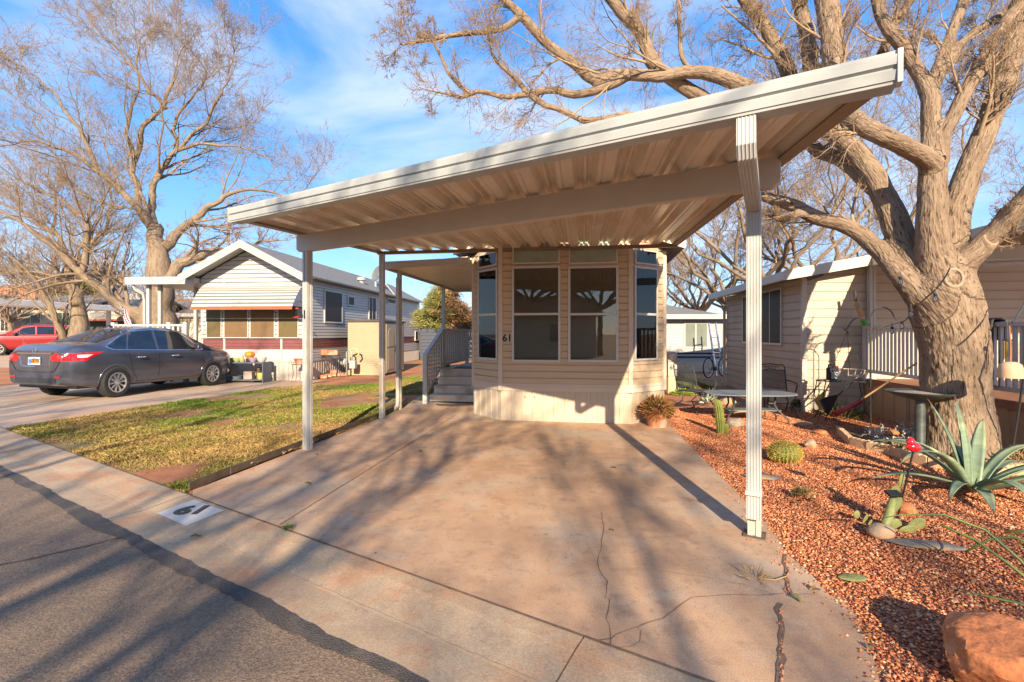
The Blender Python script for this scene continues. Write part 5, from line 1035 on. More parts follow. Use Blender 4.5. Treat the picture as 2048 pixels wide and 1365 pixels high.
# --- the large tree by the deck
TY = 5.75
big = [
 LB((1912, 935, TY, 185), (1915, 880, TY, 168), (1912, 790, TY, 150), (1905, 700, TY, 148), (1893, 625, TY, 158), (1880, 565, TY, 150), (1872, 525, TY, 105)),
 LB((1880, 570, TY, 120), (1868, 500, 5.65, 78), (1865, 420, 5.6, 66), (1866, 345, 5.6, 62), (1864, 315, 5.6, 58)),              # middle stem
 LB((1866, 335, 5.6, 55), (1846, 316, 5.5, 50), (1805, 290, 5.4, 46), (1764, 271, 5.3, 46), (1715, 247, 5.4, 44), (1690, 215, 5.7, 44), (1668, 131, 6.1, 46), (1661, 60, 6.2, 48), (1648, -20, 6.4, 50)),  # bends left then up
 LB((1864, 330, 5.6, 48), (1862, 250, 5.7, 42), (1858, 180, 5.8, 44), (1835, 140, 5.9, 34), (1800, 86, 6.0, 34), (1765, 40, 6.1, 28), (1745, -30, 6.3, 26)),
 LB((1858, 185, 5.8, 34), (1875, 140, 5.9, 27), (1903, 66, 6.1, 27), (1935, -20, 6.3, 26)),
 LB((1862, 180, 5.8, 30), (1893, 131, 5.9, 22), (1920, 92, 6.0, 22), (1956, 60, 6.1, 22), (2022, 16, 6.2, 18), (2060, -20, 6.3, 16)),
 LB((1880, 330, 5.6, 42), (1890, 270, 5.6, 36), (1928, 193, 5.6, 36), (1962, 130, 5.6, 36), (1993, 74, 5.7, 34), (2050, -5, 5.8, 34)),
 LB((1895, 540, TY, 95), (1907, 440, 5.8, 72), (1940, 340, 5.8, 60), (1975, 250, 5.8, 56), (2006, 164, 5.8, 56), (2030, 80, 5.8, 56), (2050, -30, 5.8, 54)),    # tall right stem
 LB((1890, 590, TY, 95), (1925, 530, 5.6, 66), (1960, 495, 5.5, 60), (1997, 460, 5.4, 56), (2048, 402, 5.2, 54), (2110, 330, 5.0, 50)),     # low right stem
 LB((1865, 580, TY, 95), (1825, 520, 5.9, 66), (1792, 451, 6.1, 62), (1770, 400, 6.2, 54), (1751, 361, 6.3, 50), (1715, 310, 6.4, 46), (1690, 279, 6.5, 44), (1640, 200, 6.7, 38), (1618, 110, 6.8, 34), (1612, 62, 6.9, 31), (1594, -20, 7, 30)),   # back left stem
 LB((1795, 470, 6.1, 40), (1765, 400, 6.4, 38), (1720, 350, 6.6, 36), (1680, 320, 6.8, 34), (1630, 300, 7.0, 30), (1590, 240, 7.1, 34), (1579, 148, 7.2, 35), (1534, 62, 7.3, 29), (1480, -10, 7.4, 28)),
 LB((1850, 600, TY, 80), (1800, 545, 5.9, 52), (1764, 505, 6.1, 44), (1720, 470, 6.3, 38), (1680, 448, 6.4, 36), (1636, 435, 6.5, 34), (1580, 410, 6.6, 30), (1530, 394, 6.7, 25), (1480, 370, 6.8, 16)),  # low left limb
 LB((1640, 436, 6.5, 24), (1600, 428, 6.5, 20), (1565, 438, 6.4, 20), (1545, 432, 6.4, 12)),
 LB((1764, 111, 6.3, 27), (1788, 53, 6.4, 22), (1828, -10, 6.5, 20)),
 # overhanging limbs above the carport
 LB((1690, 285, 6.5, 40), (1620, 235, 6.7, 36), (1540, 195, 6.8, 34), (1483, 170, 6.9, 34), (1440, 157, 6.9, 31), (1389, 143.5, 7, 27), (1321, 154, 7, 25), (1246, 150, 7, 23), (1205, 158, 7, 24), (1184, 160, 7, 22), (1150, 130, 7, 21), (1102, 99, 7, 19), (1058, 41, 7, 19), (1034, 20, 7, 16), (992, -10, 7, 15)),
 LB((1050, 30, 7, 15), (1037, 34, 7, 14), (1010, 55, 7, 13), (962, 65, 7, 12), (911, 70, 7, 11), (860, 79, 7, 10), (815, 87, 7, 8), (799, 86, 7, 6), (800, 40, 7, 4), (801, -10, 7, 4)),
 LB((1250, 155, 7, 22), (1225, 170, 7, 20), (1184, 185, 7, 17), (1143, 191, 7, 17), (1109, 179, 7, 15), (1061, 186, 7, 14), (1013, 195, 7, 12), (962, 181, 7, 11), (925, 196, 7, 9), (883, 186, 7, 7), (836, 174, 7, 4)),
 LB((1500, 300, 6.9, 22), (1400, 262, 7, 20), (1320, 240, 7, 18), (1263, 229, 7, 15), (1246, 232, 7, 15), (1174, 243, 7, 14), (1123, 219, 7, 13), (1082, 208, 7, 12), (1052, 182, 7, 12), (1032, 160, 7, 11), (1003, 130, 7, 10), (985, 105, 7, 8), (975, 60, 7, 5)),
 LB((1560, 290, 7.0, 34), (1470, 240, 7.1, 32), (1389, 190, 7.2, 30), (1341, 157, 7.2, 27), (1304, 126, 7.2, 28), (1294, 96, 7.2, 26), (1273, 58, 7.2, 27), (1242, 20, 7.2, 25), (1215, -15, 7.2, 24)),
 LB((1385, 140, 7.1, 14), (1376, 133, 7.2, 12), (1362, 102, 7.2, 11), (1357, 0, 7.2, 10), (1358, -30, 7.2, 9)),
 LB((940, 190, 7, 12), (900, 150, 7, 9), (880, 110, 7, 8), (868, 88, 7, 6), (848, 70, 7, 5)), 
 LB((1640, 200, 6.7, 18), (1540, 100, 7.0, 10), (1500, 60, 7.2, 8), (1440, 10, 7.4, 6)),
]
bt = bare_tree('large_tree', 'massive fissured bare tree with many stems rising beside the deck on the right', big, 21, per=(9, 9, 7, 3), remesh=.019, lr=(.36, .55, .6), lmax=(1.9, .95, .5), trop=(0, 0, .05), rmin=.0038, skip_trunk=2, t0=.38, rr1=.24)
tr_ = [o for o in bt.children if o.name.startswith('trunk')][0]
m_scar = mat('cut_wood', (.30, .20, .12), .85, .25, 14, bump=.6, bs=30, c2=(.42, .32, .22))
for (px, py, Y, r, tx, tz) in ((1908, 556, 5.455, .092, -.45, .25), (1982, 478, 5.385, .072, -.1, .5), (1811, 452, 6.0, .055, -.3, .3), (1887, 317, 5.47, .035, -.3, .1)):
    p = P(px, py, Y) - bt.location; mb = MB(); mb.M = Matrix.Translation(p) @ Vector((tx, -1, tz)).to_track_quat('Z', 'Y').to_matrix().to_4x4() @ Matrix.Diagonal((.85, 1.15, 1, 1))
    mb.lathe([(r * 1.75, -.14), (r * 1.4, -.05), (r * 1.18, 0), (r * 1.0, .016), (r * .86, .004), (r * .8, -.03), (r * .4, -.042), (0, -.046)], 26); mb.build('branch_scar', m_scar, tr_, smooth=True)
# --- left trees
t1 = [
 LB((318, 720, 18.5, 92), (316, 650, 18.5, 84), (318, 600, 18.5, 62), (322, 560, 18.5, 58), (322, 520, 18.5, 48), (312, 480, 18.5, 36), (305, 450, 18.5, 30)),
 LB((300, 650, 18.5, 60), (275, 626, 18.2, 38), (246, 610, 18, 30), (205, 578, 17.8, 27), (166, 545, 17.5, 27), (125, 510, 17.3, 25), (92, 483, 17, 22), (31, 440, 16.6, 19), (-30, 395, 16.2, 16)),
 LB((308, 470, 18.5, 28), (290, 440, 18.3, 24), (262, 400, 18, 20), (200, 345, 17.6, 17), (130, 300, 17.2, 13), (60, 290, 16.9, 9), (-20, 293, 16.6, 7)),
 LB((306, 455, 18.5, 24), (270, 395, 18.4, 18), (262, 330, 18.5, 15), (255, 260, 18.5, 12), (270, 190, 18.5, 10), (280, 130, 18.6, 8), (272, 60, 18.6, 5)),
 LB((310, 455, 18.5, 26), (300, 400, 18.8, 22), (322, 345, 19, 18), (345, 312, 19, 15), (400, 290, 19.2, 11), (470, 295, 19.4, 8), (540, 320, 19.6, 5)),
 LB((262, 340, 18.5, 14), (275, 290, 18.5, 15), (300, 245, 18.5, 13), (325, 215, 18.5, 12), (345, 165, 18.5, 10), (353, 130, 18.5, 7), (385, 60, 18.6, 4)),
 LB((330, 500, 18.5, 30), (360, 460, 18.8, 22), (400, 430, 19, 18), (440, 400, 19.2, 14), (480, 384, 19.4, 11), (540, 385, 19.8, 8), (590, 396, 20, 5), (640, 350, 20, 4)),
 LB((335, 560, 18.5, 38), (365, 528, 18.8, 30), (410, 510, 19, 26), (450, 500, 19.3, 20), (500, 490, 19.6, 14), (560, 480, 20, 9)),
 LB((345, 312, 19, 12), (352, 270, 19, 10), (350, 245, 19, 9), (392, 190, 19.1, 7), (410, 130, 19.1, 5), (300, 30, 19.2, 3)),
 LB((330, 215, 18.5, 10), (290, 170, 18.3, 8), (240, 110, 18.2, 6), (200, 70, 18.1, 5), (150, 0, 18, 4)),
 LB((345, 310, 19, 10), (420, 230, 19.1, 8), (450, 165, 19.2, 6), (475, 90, 19.3, 4)),
 LB((200, 345, 17.6, 14), (150, 250, 17.2, 10), (100, 180, 17, 8), (40, 130, 16.8, 6), (-10, 100, 16.7, 4)),
 LB((166, 545, 17.5, 20), (175, 480, 17.3, 16), (165, 440, 17, 12), (120, 400, 16.8, 9), (60, 370, 16.6, 7), (0, 300, 16.5, 5)),
]
bare_tree('bare_tree', 'tall spreading bare tree with a leaning limb behind the grey sedan', t1, 5, per=(12, 9, 6, 3), lr=(.6, .6, .65), lmax=(3.4, 1.9, 1.15), rmin=.0068, t0=.12, trop=(0, 0, .08), trunk_mat=m_barkp)
t2 = [
 LB((160, 712, 21, 60), (158, 660, 21, 44), (158, 620, 21, 32), (153, 590, 21, 30), (141, 560, 21, 26), (134, 535, 21, 24)),
 LB((150, 700, 21, 26), (125, 668, 20.5, 20), (106, 632, 20.2, 18), (88, 595, 20, 16), (64, 556, 19.6, 14), (30, 520, 19.2, 11), (-20, 480, 18.8, 9)),
 LB((141, 565, 21, 22), (125, 560, 20.6, 18), (100, 552, 20.2, 14), (50, 545, 19.8, 11), (0, 535, 19.4, 8)),
 LB((138, 545, 21, 18), (128, 500, 21, 15), (112, 460, 21, 12), (110, 400, 21.2, 9), (95, 330, 21.4, 6)),
 LB((150, 570, 21, 24), (160, 530, 21.2, 18), (178, 490, 21.4, 14), (182, 440, 21.6, 11), (170, 370, 21.8, 7)),
 LB((112, 470, 21, 14), (60, 430, 20.6, 10), (10, 410, 20.2, 8), (-40, 380, 20, 6)),
 LB((178, 490, 21.4, 12), (215, 450, 21.6, 9), (225, 390, 21.8, 7), (215, 330, 22, 5)),
]
bare_tree('bare_tree', 'second bare tree further left with a curved low limb before the cream house', t2, 9, per=(10, 8, 6, 3), lr=(.7, .6, .65), lmax=(3.8, 2.0, 1.2), rmin=.0075, t0=.12)
def rand_tree(rng, base, h, r, spread=.5, n=6, lean=(0, 0), low=.25):
    b = np.array(base, float); top = b + np.array([lean[0], lean[1], h * low]); L = [([tuple(b), tuple(b * .6 + top * .4 + rng.normal(0, .05 * r * 10, 3) * [1, 1, 0]), tuple(top)], [r * 1.25, r, r * .85])]
    for i in range(n):
        a = 2 * np.pi * (i + rng.uniform(-.3, .3)) / n; s = h * spread * rng.uniform(.5, 1.1); z = h * rng.uniform(.55, .98); e = b + np.array([math.cos(a) * s, math.sin(a) * s, z]); m1 = top + (e - top) * .35 + np.array([math.cos(a), math.sin(a), 0]) * s * .16; m2 = top + (e - top) * .7 + rng.normal(0, .04 * h, 3)
        L.append(([tuple(top + rng.normal(0, .04, 3)), tuple(m1), tuple(m2), tuple(e)], [r * .6, r * .45, r * .28, r * .1]))
    return L
rg = np.random.default_rng(77)
far = [
 ((270, 24, 34), 7.5, .22, 'small bare tree far behind the flag and the air conditioner'),
 ((20, 26, 30), 9, .28, 'bare tree at the far left above the red tile roof'),
 ((1395, 26, 27), 10.5, .33, 'bare tree with a forked pale trunk behind the grey house with navy stripes'),
 ((1455, 22, 21.5), 11.5, .34, 'bare tree behind the gap between grey house and beige house'),
 ((1545, 20, 19), 12.5, .33, 'bare tree seen just right of the right carport post above the beige roof'),
 ((1660, 22, 21), 12.5, .35, 'bare tree behind the beige roof left of the massive tree'),
 ((1330, 32, 38), 9.5, .28, 'distant bare tree close to the right edge of home 61'),
 ((1880, 24, 22), 13, .34, 'bare tree showing through the stems of the massive tree'),
 ((455, 30, 36), 7.5, .2, 'distant bare tree beyond the roof peak of home 62'),
]
for i, ((px, _, Y), h, r, lab) in enumerate(far):
    p = P(px, 0, Y); L = rand_tree(rg, (p.x, Y, 0), h, r * .5, .55, 10)
    bare_tree('bare_tree', lab, L, 100 + i, per=(8, 7, 6, 3), lr=(.5, .5, .55), lmax=(2.6, 1.5, .9), rmin=.007 * Y / 19, group=None, trunk_mat=m_barkp)
# trees across the street: they cast the shade on street and drive and show in the panes
for i, (x, y, h, r, lab) in enumerate(((-2.2, -13.5, 9.5, .30, 'bare tree across the street whose shadow falls over the driveway'), (-6.5, -11, 10.5, .32, 'bare tree across the street shading the asphalt on the left'), (-13, -9.0, 11, .34, 'bare tree across the street shading the lawn and sedan'), (7.8, -12.5, 9, .3, 'bare tree across the street shading the gravel on the right'))):
    L = rand_tree(rg, (x, y - 3.5, 0), h * 1.12, r * .62, .85, 15, low=.30)
    bare_tree('street_tree', lab, L, 200 + i, per=(8, 6, 4), lr=(.5, .5, .55), lmax=(2.6, 1.5, .8), rmin=.015, rr1=.55, trunk_mat=m_barkp)
# ------------------------------------------------------------------ far left houses and hills
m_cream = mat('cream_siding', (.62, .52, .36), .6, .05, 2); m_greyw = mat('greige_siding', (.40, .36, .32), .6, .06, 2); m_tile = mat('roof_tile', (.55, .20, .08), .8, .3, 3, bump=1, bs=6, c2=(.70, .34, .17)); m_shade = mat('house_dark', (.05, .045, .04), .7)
def simple_house(name, label, px0, px1, Y, zt, depth, wm, roofm, rise=.9, wins=(), yaw=0, lapp=.2, ovh=.4, z0=0):
    x0, x1 = P(px0, 0, Y).x, P(px1, 0, Y).x; t = thing(name, label, 'house', (x0, Y, 0), R(yaw)); fr = Fr(x0, Y, yaw); w = x1 - x0; wl = Wall(fr, (0, 0, 0), (1, 0, 0), (0, -1, 0))
    mb = MB(); wl.lap(mb, 0, w, z0, zt, lapp, .02); Wall(fr, (w, 0, 0), (0, 1, 0), (1, 0, 0)).lap(mb, 0, depth, z0, zt, lapp, .02); Wall(fr, (0, depth, 0), (0, -1, 0), (-1, 0, 0)).lap(mb, 0, depth, z0, zt, lapp, .02); mb.quad((0, depth, 0), (w, depth, 0), (w, depth, zt), (0, depth, zt)); mb.build('wall', wm, t, fix=False)
    mb = MB(); e = ovh; pr = [(-e, zt - .05), (depth / 2, zt + rise), (depth + e, zt - .05), (depth + e, zt + .08), (depth / 2, zt + rise + .14), (-e, zt + .08)]
    mb.extr([(-e, y, z) for y, z in pr], [(w + e, y, z) for y, z in pr]); ro = mb.build('roof', roofm, t)
    mb = MB(); mb.box(-e, w + e, -e - .03, -e - .002, zt - .12, zt + .1); mb.build('fascia', m_white, ro)
    for (a, b, c, d, kind) in wins:
        xa, zb = wl.at(a, d); xb, za = wl.at(b, c); window(wl, t, xa, xb, min(za, zb), max(za, zb), .07, vert=(xa + xb) / 2, pane=m_screen2 if kind == 'd' else mat('green_pane', (.06, .10, .07), .3, .1, spec=.4), d=.06, base=.024)
    return t
lf = simple_house('cream_house', 'cream sided house with two white framed windows behind the red crossover', 5, 172, 35, 3.55, 8, m_cream, m_shing, 1.0, ((42, 82, 626, 652, 'g'), (112, 140, 626, 652, 'g')), z0=0)
mb = MB(); wl = Wall(Fr(lf.location.x, 35, 0), (0, 0, 0), (1, 0, 0), (0, -1, 0)); wl.box(mb, 0, P(172, 0, 35).x - lf.location.x, 0, 1.75, .022, .05); mb.build('lower_cladding', m_greyw, lf)
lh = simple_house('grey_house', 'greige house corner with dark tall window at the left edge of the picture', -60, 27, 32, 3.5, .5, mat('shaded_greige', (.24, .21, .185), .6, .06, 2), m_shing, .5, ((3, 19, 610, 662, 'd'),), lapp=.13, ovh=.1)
sheet('rise', [(-80, 21, -.018), (-15.5, 21, -.018), (-15.5, 27, .215), (-80, 27, .215)], m_conc2); sheet('upper_drive', [(-80, 27, .215), (-15.5, 27, .215), (-15.5, 60, .215), (-80, 60, .215)], m_conc2)
fc = thing('flat_carport', 'long flat white carport roof with weathered fascia at far left', 'carport', (-17, 20, 0))
A0, B0_ = P(-40, 0, 23.5), P(234, 0, 31); A0.z = B0_.z = 0; d = (B0_ - A0).normalized(); n = Vector((-d.y, d.x, 0)); mb = mbw(fc)
mb.hexa([A0 + Vector((0, 0, 3.0)), B0_ + Vector((0, 0, 3.0)), B0_ + n * 1.3 + Vector((0, 0, 3.0)), A0 + n * 1.3 + Vector((0, 0, 3.0)), A0 + Vector((0, 0, 3.34)), B0_ + Vector((0, 0, 3.34)), B0_ + n * 1.3 + Vector((0, 0, 3.40)), A0 + n * 1.3 + Vector((0, 0, 3.40))]); mb.build('roof', mat('peeling_white', (.74, .72, .67), .7, .1, 2, c3=(.36, .30, .25), c3s=1.8, c3t=(.62, .7)), fc, bevel=.03)
p = P(215, 0, 30.7); mb = mbw(fc); mb.box(p.x - .09, p.x + .09, p.y, p.y + .18, 0, 3.01); mb.build('post', m_beam, fc)
ah = simple_house('awning_house', 'low house with cream awning edged in red behind the flag', 174, 262, 34, 2.9, 7, m_cream, m_shing, 1.2)
mb = MB(); wl = Wall(Fr(ah.location.x, 34, 0), (0, 0, 0), (1, 0, 0), (0, -1, 0)); x0, x1 = 0, 3.3
mb.hexa([wl.pt(0, 2.55, 1.0), wl.pt(3.0, 2.55, 1.0), wl.pt(3.0, 3.1, .1), wl.pt(0, 3.1, .1), wl.pt(0, 2.60, 1.0), wl.pt(3.0, 2.60, 1.0), wl.pt(3.0, 3.15, .1), wl.pt(0, 3.15, .1)]); a_ = mb.build('awning', m_cream, ah)
mb = MB(); wl.box(mb, 0, 3.0, 2.43, 2.55, .98, 1.01); mb.build('valance', mat('orange_valance', (.6, .14, .06), .6), a_)
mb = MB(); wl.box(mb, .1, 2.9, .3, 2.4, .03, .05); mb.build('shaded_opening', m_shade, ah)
dh = simple_house('dark_roof_house', 'low house with grey shingle roof and white porch rail behind home 62', 262, 402, 38, 3.0, 8, mat('beige_far', (.5, .42, .32), .6), m_shing, 1.3)
simple_house('blue_house', 'dark blue house end wall showing beneath the spruce behind the deck', 840, 985, 27, 2.5, 6, mat('navy_wall', (.035, .045, .07), .6, .1, 2), m_shing, .4)
ac = thing('rooftop_cooler', 'square grey cooler box on the shingle roof behind the flag', 'air conditioner', P(281, 602, 38)); mb = MB(); mb.box(-.62, .62, -.5, .5, 0, .65); mb.build('cabinet', m_gasg, ac, bevel=.02)
mb = MB(); mb.box(-.5, .5, -.52, -.501, .1, .55); mb.build('louvre', m_greyw, ac)
wp = thing('white_pergola', 'white flat porch roof seen between ramp railing and home 62', 'porch', P(375, 668, 26)); wp.location.z = 0
mb = MB(); mb.box(-1.0, 1.5, 0, 3, 2.45, 2.65); mb.build('roof', m_white, wp)
for x in (-.6, .9): mb = MB(); mb.box(x, x + .1, 0, .1, 0, 2.45); mb.build('post', m_white, wp)
def tile_roof(label, px0, px1, Y, ze, zr, depth=9):
    x0, x1 = P(px0, 0, Y).x, P(px1, 0, Y).x; t = thing('tile_roof_house', label, 'house', ((x0 + x1) / 2, Y, 0)); w = (x1 - x0) / 2
    mb = MB(); mb.box(-w + .6, w - .6, .6, depth - .6, 0, ze); mb.build('wall', mat('stucco', (.55, .42, .30), .8), t)
    mb = MB(); rows = 14; k = int(w * 2 / .35)
    for r in range(rows):
        ya, yb_ = depth / 2 * r / rows, depth / 2 * (r + 1) / rows; za, zb2 = ze + (zr - ze) * r / rows, ze + (zr - ze) * (r + 1) / rows
        for j in range(k):
            xa = -w + 2 * w * j / k; xb = -w + 2 * w * (j + 1) / k; xm = (xa + xb) / 2
            mb.add([(xa, ya, za + .02), (xm, ya, za + .17), (xb, ya, za + .02), (xb, yb_, zb2 - .03), (xm, yb_, zb2 + .10), (xa, yb_, zb2 - .03)], [(0, 1, 4, 5), (1, 2, 3, 4)])
    mb.add([(-w, 0, ze), (w, 0, ze), (w, depth / 2, zr), (-w, depth / 2, zr), (-w, depth, ze), (w, depth, ze)], [(0, 1, 2, 3), (3, 2, 5, 4), (0, 3, 4), (1, 5, 2)]); mb.build('roof', m_tile, t, fix=False)
    mb = MB(); mb.box(-w, w, -.06, -.002, ze - .25, ze + .03); mb.build('fascia', m_white, t)
tile_roof('widest red tile roof at the far left beneath the hills', -70, 116, 58, 5.6, 7.9)
tile_roof('red tile roof with small white vent behind the leaning limb', 118, 262, 66, 5.7, 7.4)
tile_roof('red tile roof seen between twin carport posts and home 62', 315, 400, 72, 5.9, 7.1)
def shrub(name, label, c, r, n, seed, cols, ll, lw):
    rng = np.random.default_rng(seed); t = thing(name, label, 'shrub' if name != 'spruce' else 'tree', (c[0], c[1], 0)); d = nrm(rng.normal(size=(n, 3))); ph = np.array([noise.noise((x * 2.2, y * 2.2, z * 2.2 + seed)) for x, y, z in d]); c_ = d * (rng.uniform(.3, 1, (n, 1)) ** .4) * np.array(r) * (1 + .35 * ph[:, None]) + [0, 0, c[2]]
    dr = nrm(d + rng.normal(0, .5, (n, 3)) + [0, 0, .15]); s = nrm(np.cross(dr, rng.normal(size=(n, 3)))); L = ll * rng.uniform(.6, 1.3, (n, 1)); W = lw * rng.uniform(.7, 1.3, (n, 1)); V = np.stack([c_, c_ + dr * L * .5 + s * W, c_ + dr * L, c_ + dr * L * .5 - s * W], 1)
    col = np.array(cols)[rng.integers(0, len(cols), n)] * rng.uniform(.6, 1.3, (n, 1)); np_mesh('crown', V.reshape(-1, 3), np.arange(n * 4).reshape(n, 4), m_vc, t, col=np.repeat(col[:, None], 4, 1).reshape(-1, 3))
    mb = MB(); mb.tube([(0, 0, 0), (0, 0, c[2])], [.12, .06], 8); mb.build('trunk', m_rust, t); return t
g_ = [(.06, .09, .015), (.10, .13, .02), (.16, .16, .025)]
p = P(145, 592, 45); shrub('evergreen_shrub', 'round evergreen crown behind the curved limb of the second bare tree', (p.x, 45, p.z), (1.7, 1.6, 1.7), 2500, 1, g_, .35, .1)
p = P(202, 603, 40); shrub('evergreen_shrub', 'low yellow green shrub top below the tile roof', (p.x, 40, p.z), (.8, .8, .5), 900, 2, g_[1:], .25, .08)
rng = np.random.default_rng(2); mb = MB(); hx = np.linspace(-2600, 900, 80); rows = []
for k in range(6):
    rows.append([(x, 1500 + k * 120 + 60 * noise.noise((x * .002, k, 0)), -5 + (k / 5) * max(4, (190 * math.exp(-((x + 1720) / 330) ** 2) + 60 * math.exp(-((x + 1150) / 500) ** 2) + 12) * (1 + .35 * noise.noise((x * .006, 3 + k * .2, 0)) + .15 * noise.noise((x * .02, 8, k * .3))))) for x in hx])
vs = sum(rows, []); m_ = len(hx); mb.add(vs, [(k * m_ + i, k * m_ + i + 1, (k + 1) * m_ + i + 1, (k + 1) * m_ + i) for k in range(5) for i in range(m_ - 1)])
mb.build('hills', mat('blue_hills', (.17, .19, .26), .9, .15, .01), kind='structure', smooth=True)
# flag hanging from a tilted staff
fl = thing('flag', 'american flag hanging from a slanted staff before the leaning limb', 'flag', P(243, 640, 16.5)); fl.location.z = 0
zt_ = P(240, 612, 16.5).z
mb = MB(); mb.tube([(.5, .35, 1.0), (-.07, 0, zt_ + .06)], .014, 8); mb.build('staff', m_gut, fl)
V = []; CC = []; W_, Hh = 30, 13
def fp(u, v): # u along the fly, v across the stripes
    return (-.06 + .30 * v * 1.0 + .16 * u + .03 * math.sin(u * 5 + v * 4), .05 * math.sin(v * 9 + u * 2), zt_ - .02 - .62 * u - .16 * v + .02 * math.sin(v * 8))
for j in range(Hh):
    for i in range(W_):
        u0, u1, v0, v1 = i / W_, (i + 1) / W_, j / Hh, (j + 1) / Hh
        V += [fp(u0, v0), fp(u1, v0), fp(u1, v1), fp(u0, v1)]
        c_ = (.02, .03, .14) if (i < 13 and j < 7) else ((.42, .015, .03) if j % 2 == 0 else (.72, .70, .68))
        if i < 13 and j < 7 and i % 2 == 1 and j % 2 == (i // 2) % 2: c_ = (.6, .6, .65)
        CC += [c_] * 4
np_mesh('cloth', V, np.arange(len(V)).reshape(-1, 4), m_vc, fl, col=CC)
# spruce behind the deck of 61
def spruce(label, c, r, h, n, seed):
    rng = np.random.default_rng(seed); t = thing('spruce', label, 'tree', (c[0], c[1], 0)); K_ = 150; V = []; C_ = []
    for k in range(K_):
        z = h * (.52 + .46 * (k / K_) ** .9); a = rng.uniform(0, 6.283); L = r * (1 - (z / h) ** 1.6) ** .6 * rng.uniform(.8, 1.1) * (1 if z > h * .58 else .8); d = np.array([math.cos(a), math.sin(a), rng.uniform(-.15, .35)]); brown = (math.cos(a - .2) + .7 * (z / h - .5) + rng.normal(0, .25)) > -.15
        m = int(n / K_ * (.35 + L / r)); s = rng.uniform(.25, 1, m) ** .7; side = rng.normal(0, 1, (m, 3)) * [[.13, .13, .07]] * (1 - .5 * s[:, None]) * r
        p0 = np.array([0, 0, z]) + d * L * s[:, None] + side - np.array([0, 0, .25]) * (s[:, None] ** 2) * (1 if brown else .4); dr = nrm(d + rng.normal(0, .6, (m, 3)) + ([0, 0, -.5] if brown else [0, 0, .2])); sd2 = nrm(np.cross(dr, rng.normal(size=(m, 3)))); l_ = rng.uniform(.07, .17, (m, 1)); w_ = rng.uniform(.006, .014, (m, 1))
        V.append(np.stack([p0 - sd2 * w_, p0 + sd2 * w_, p0 + dr * l_ + sd2 * w_ * .4, p0 + dr * l_ - sd2 * w_ * .4], 1)); pal = np.array([(.30, .17, .07), (.40, .24, .11), (.22, .12, .05)] if brown else [(.22, .21, .05), (.30, .27, .07), (.17, .18, .05), (.26, .25, .1)]); C_.append(np.repeat((pal[rng.integers(0, len(pal), m)] * rng.uniform(.6, 1.25, (m, 1)))[:, None], 4, 1).reshape(-1, 3))
    V = np.concatenate(V); C_ = np.concatenate(C_); np_mesh('crown', V.reshape(-1, 3), np.arange(len(V) * 4).reshape(-1, 4), m_vc, t, col=C_); mb = MB(); mb.tube([(0, 0, 0), (0, 0, h * .9)], [.14, .03], 8); mb.build('trunk', m_rust, t); return t
p = P(893, 660, 15.8); spruce('half brown half green spruce crown behind the lattice deck railing', (p.x, 15.8, 0), 1.42, 3.15, 26000, 4)
# ------------------------------------------------------------------ beige house, porch and deck on the right
m_beige = mat('beige_siding', (.50, .41, .31), .6, .05, 2, c3=(.46, .31, .19), c3s=.8, c3t=(.55, .8)); m_btrim = mat('beige_trim', (.55, .47, .37), .5, .05, 2)
H3 = Fr(5.59, 9.0, -8.5); h3 = thing('beige_house', 'beige lap sided house with dark screened window and covered porch on the right', 'house', H3.o, H3.a)
w3F = Wall(H3, (0, 0, 0), (1, 0, 0), (0, -1, 0)); w3L = Wall(H3, (0, 4.7, 0), (0, -1, 0), (-1, 0, 0)); ZE = 2.58; RS = .17
gz3 = lambda x: ZE + max(0, x) * RS
mb = MB(); w3L.lap(mb, 0, 4.7, .0, ZE, .165, .02); w3F.lap(mb, 0, 5.5, 0, ZE + .9, .165, .02, clip=lambda z: (0 if z < ZE else (z - ZE) / RS, 5.5)); mb.quad((0, 4.7, 0), (5.5, 4.7, 0), (5.5, 4.7, ZE), (0, 4.7, ZE)); mb.build('siding', m_beige, h3, fix=False)
for q in ((-.035, .05, -.035, .05), (-.03, .03, 4.66, 4.72)): mb = MB(); mb.box(*q, 0, ZE); mb.build('corner_board', m_btrim, h3, bevel=.004)
x0, z1 = w3L.at(1545, 582); x1, z0 = w3L.at(1567, 687); xa = w3L.at(1526, 590)[0]
window(w3L, h3, w3L.at(1490, 600)[0], w3L.at(1565.5, 600)[0], z0, w3L.at(1545, 583.5)[1], .05, vert=w3L.at(1543.5, 640)[0], pane=m_screen2, d=.055, base=.022)
mb = MB(); n_ = .42
pr = [(-.38, ZE - .03), (4.0, ZE - .03 + 4.38 * RS), (4.0, ZE + .09 + 4.38 * RS), (-.38, ZE + .09)]
mb.extr([(x, -.28, z) for x, z in pr], [(x, 5.0, z) for x, z in pr]); rf3 = mb.build('roof', m_shing, h3)
mb = MB(); mb.box(-.46, -.382, -.30, 5.05, ZE - .07, ZE + .10); mb.build('eave_gutter', m_btrim, rf3, bevel=.012)
mb = MB(); pr2 = [(-.46, ZE - .08), (1.25, ZE - .08 + 1.71 * RS), (1.25, ZE + .11 + 1.71 * RS), (-.46, ZE + .11)]; mb.extr([(x, -.315, z) for x, z in pr2], [(x, -.283, z) for x, z in pr2]); mb.build('rake_board', m_btrim, rf3)
mb = MB(); sweep(mb, [(-.42, 4.95, ZE - .07), (-.40, 4.95, ZE - .16), (-.12, 4.86, ZE - .30), (-.06, 4.84, ZE - .42), (-.06, 4.84, .12), (-.14, 4.80, .03)], fluted(.07, .055, 3, .004), (0, 1, 0)); mb.build('downspout', m_btrim, h3)
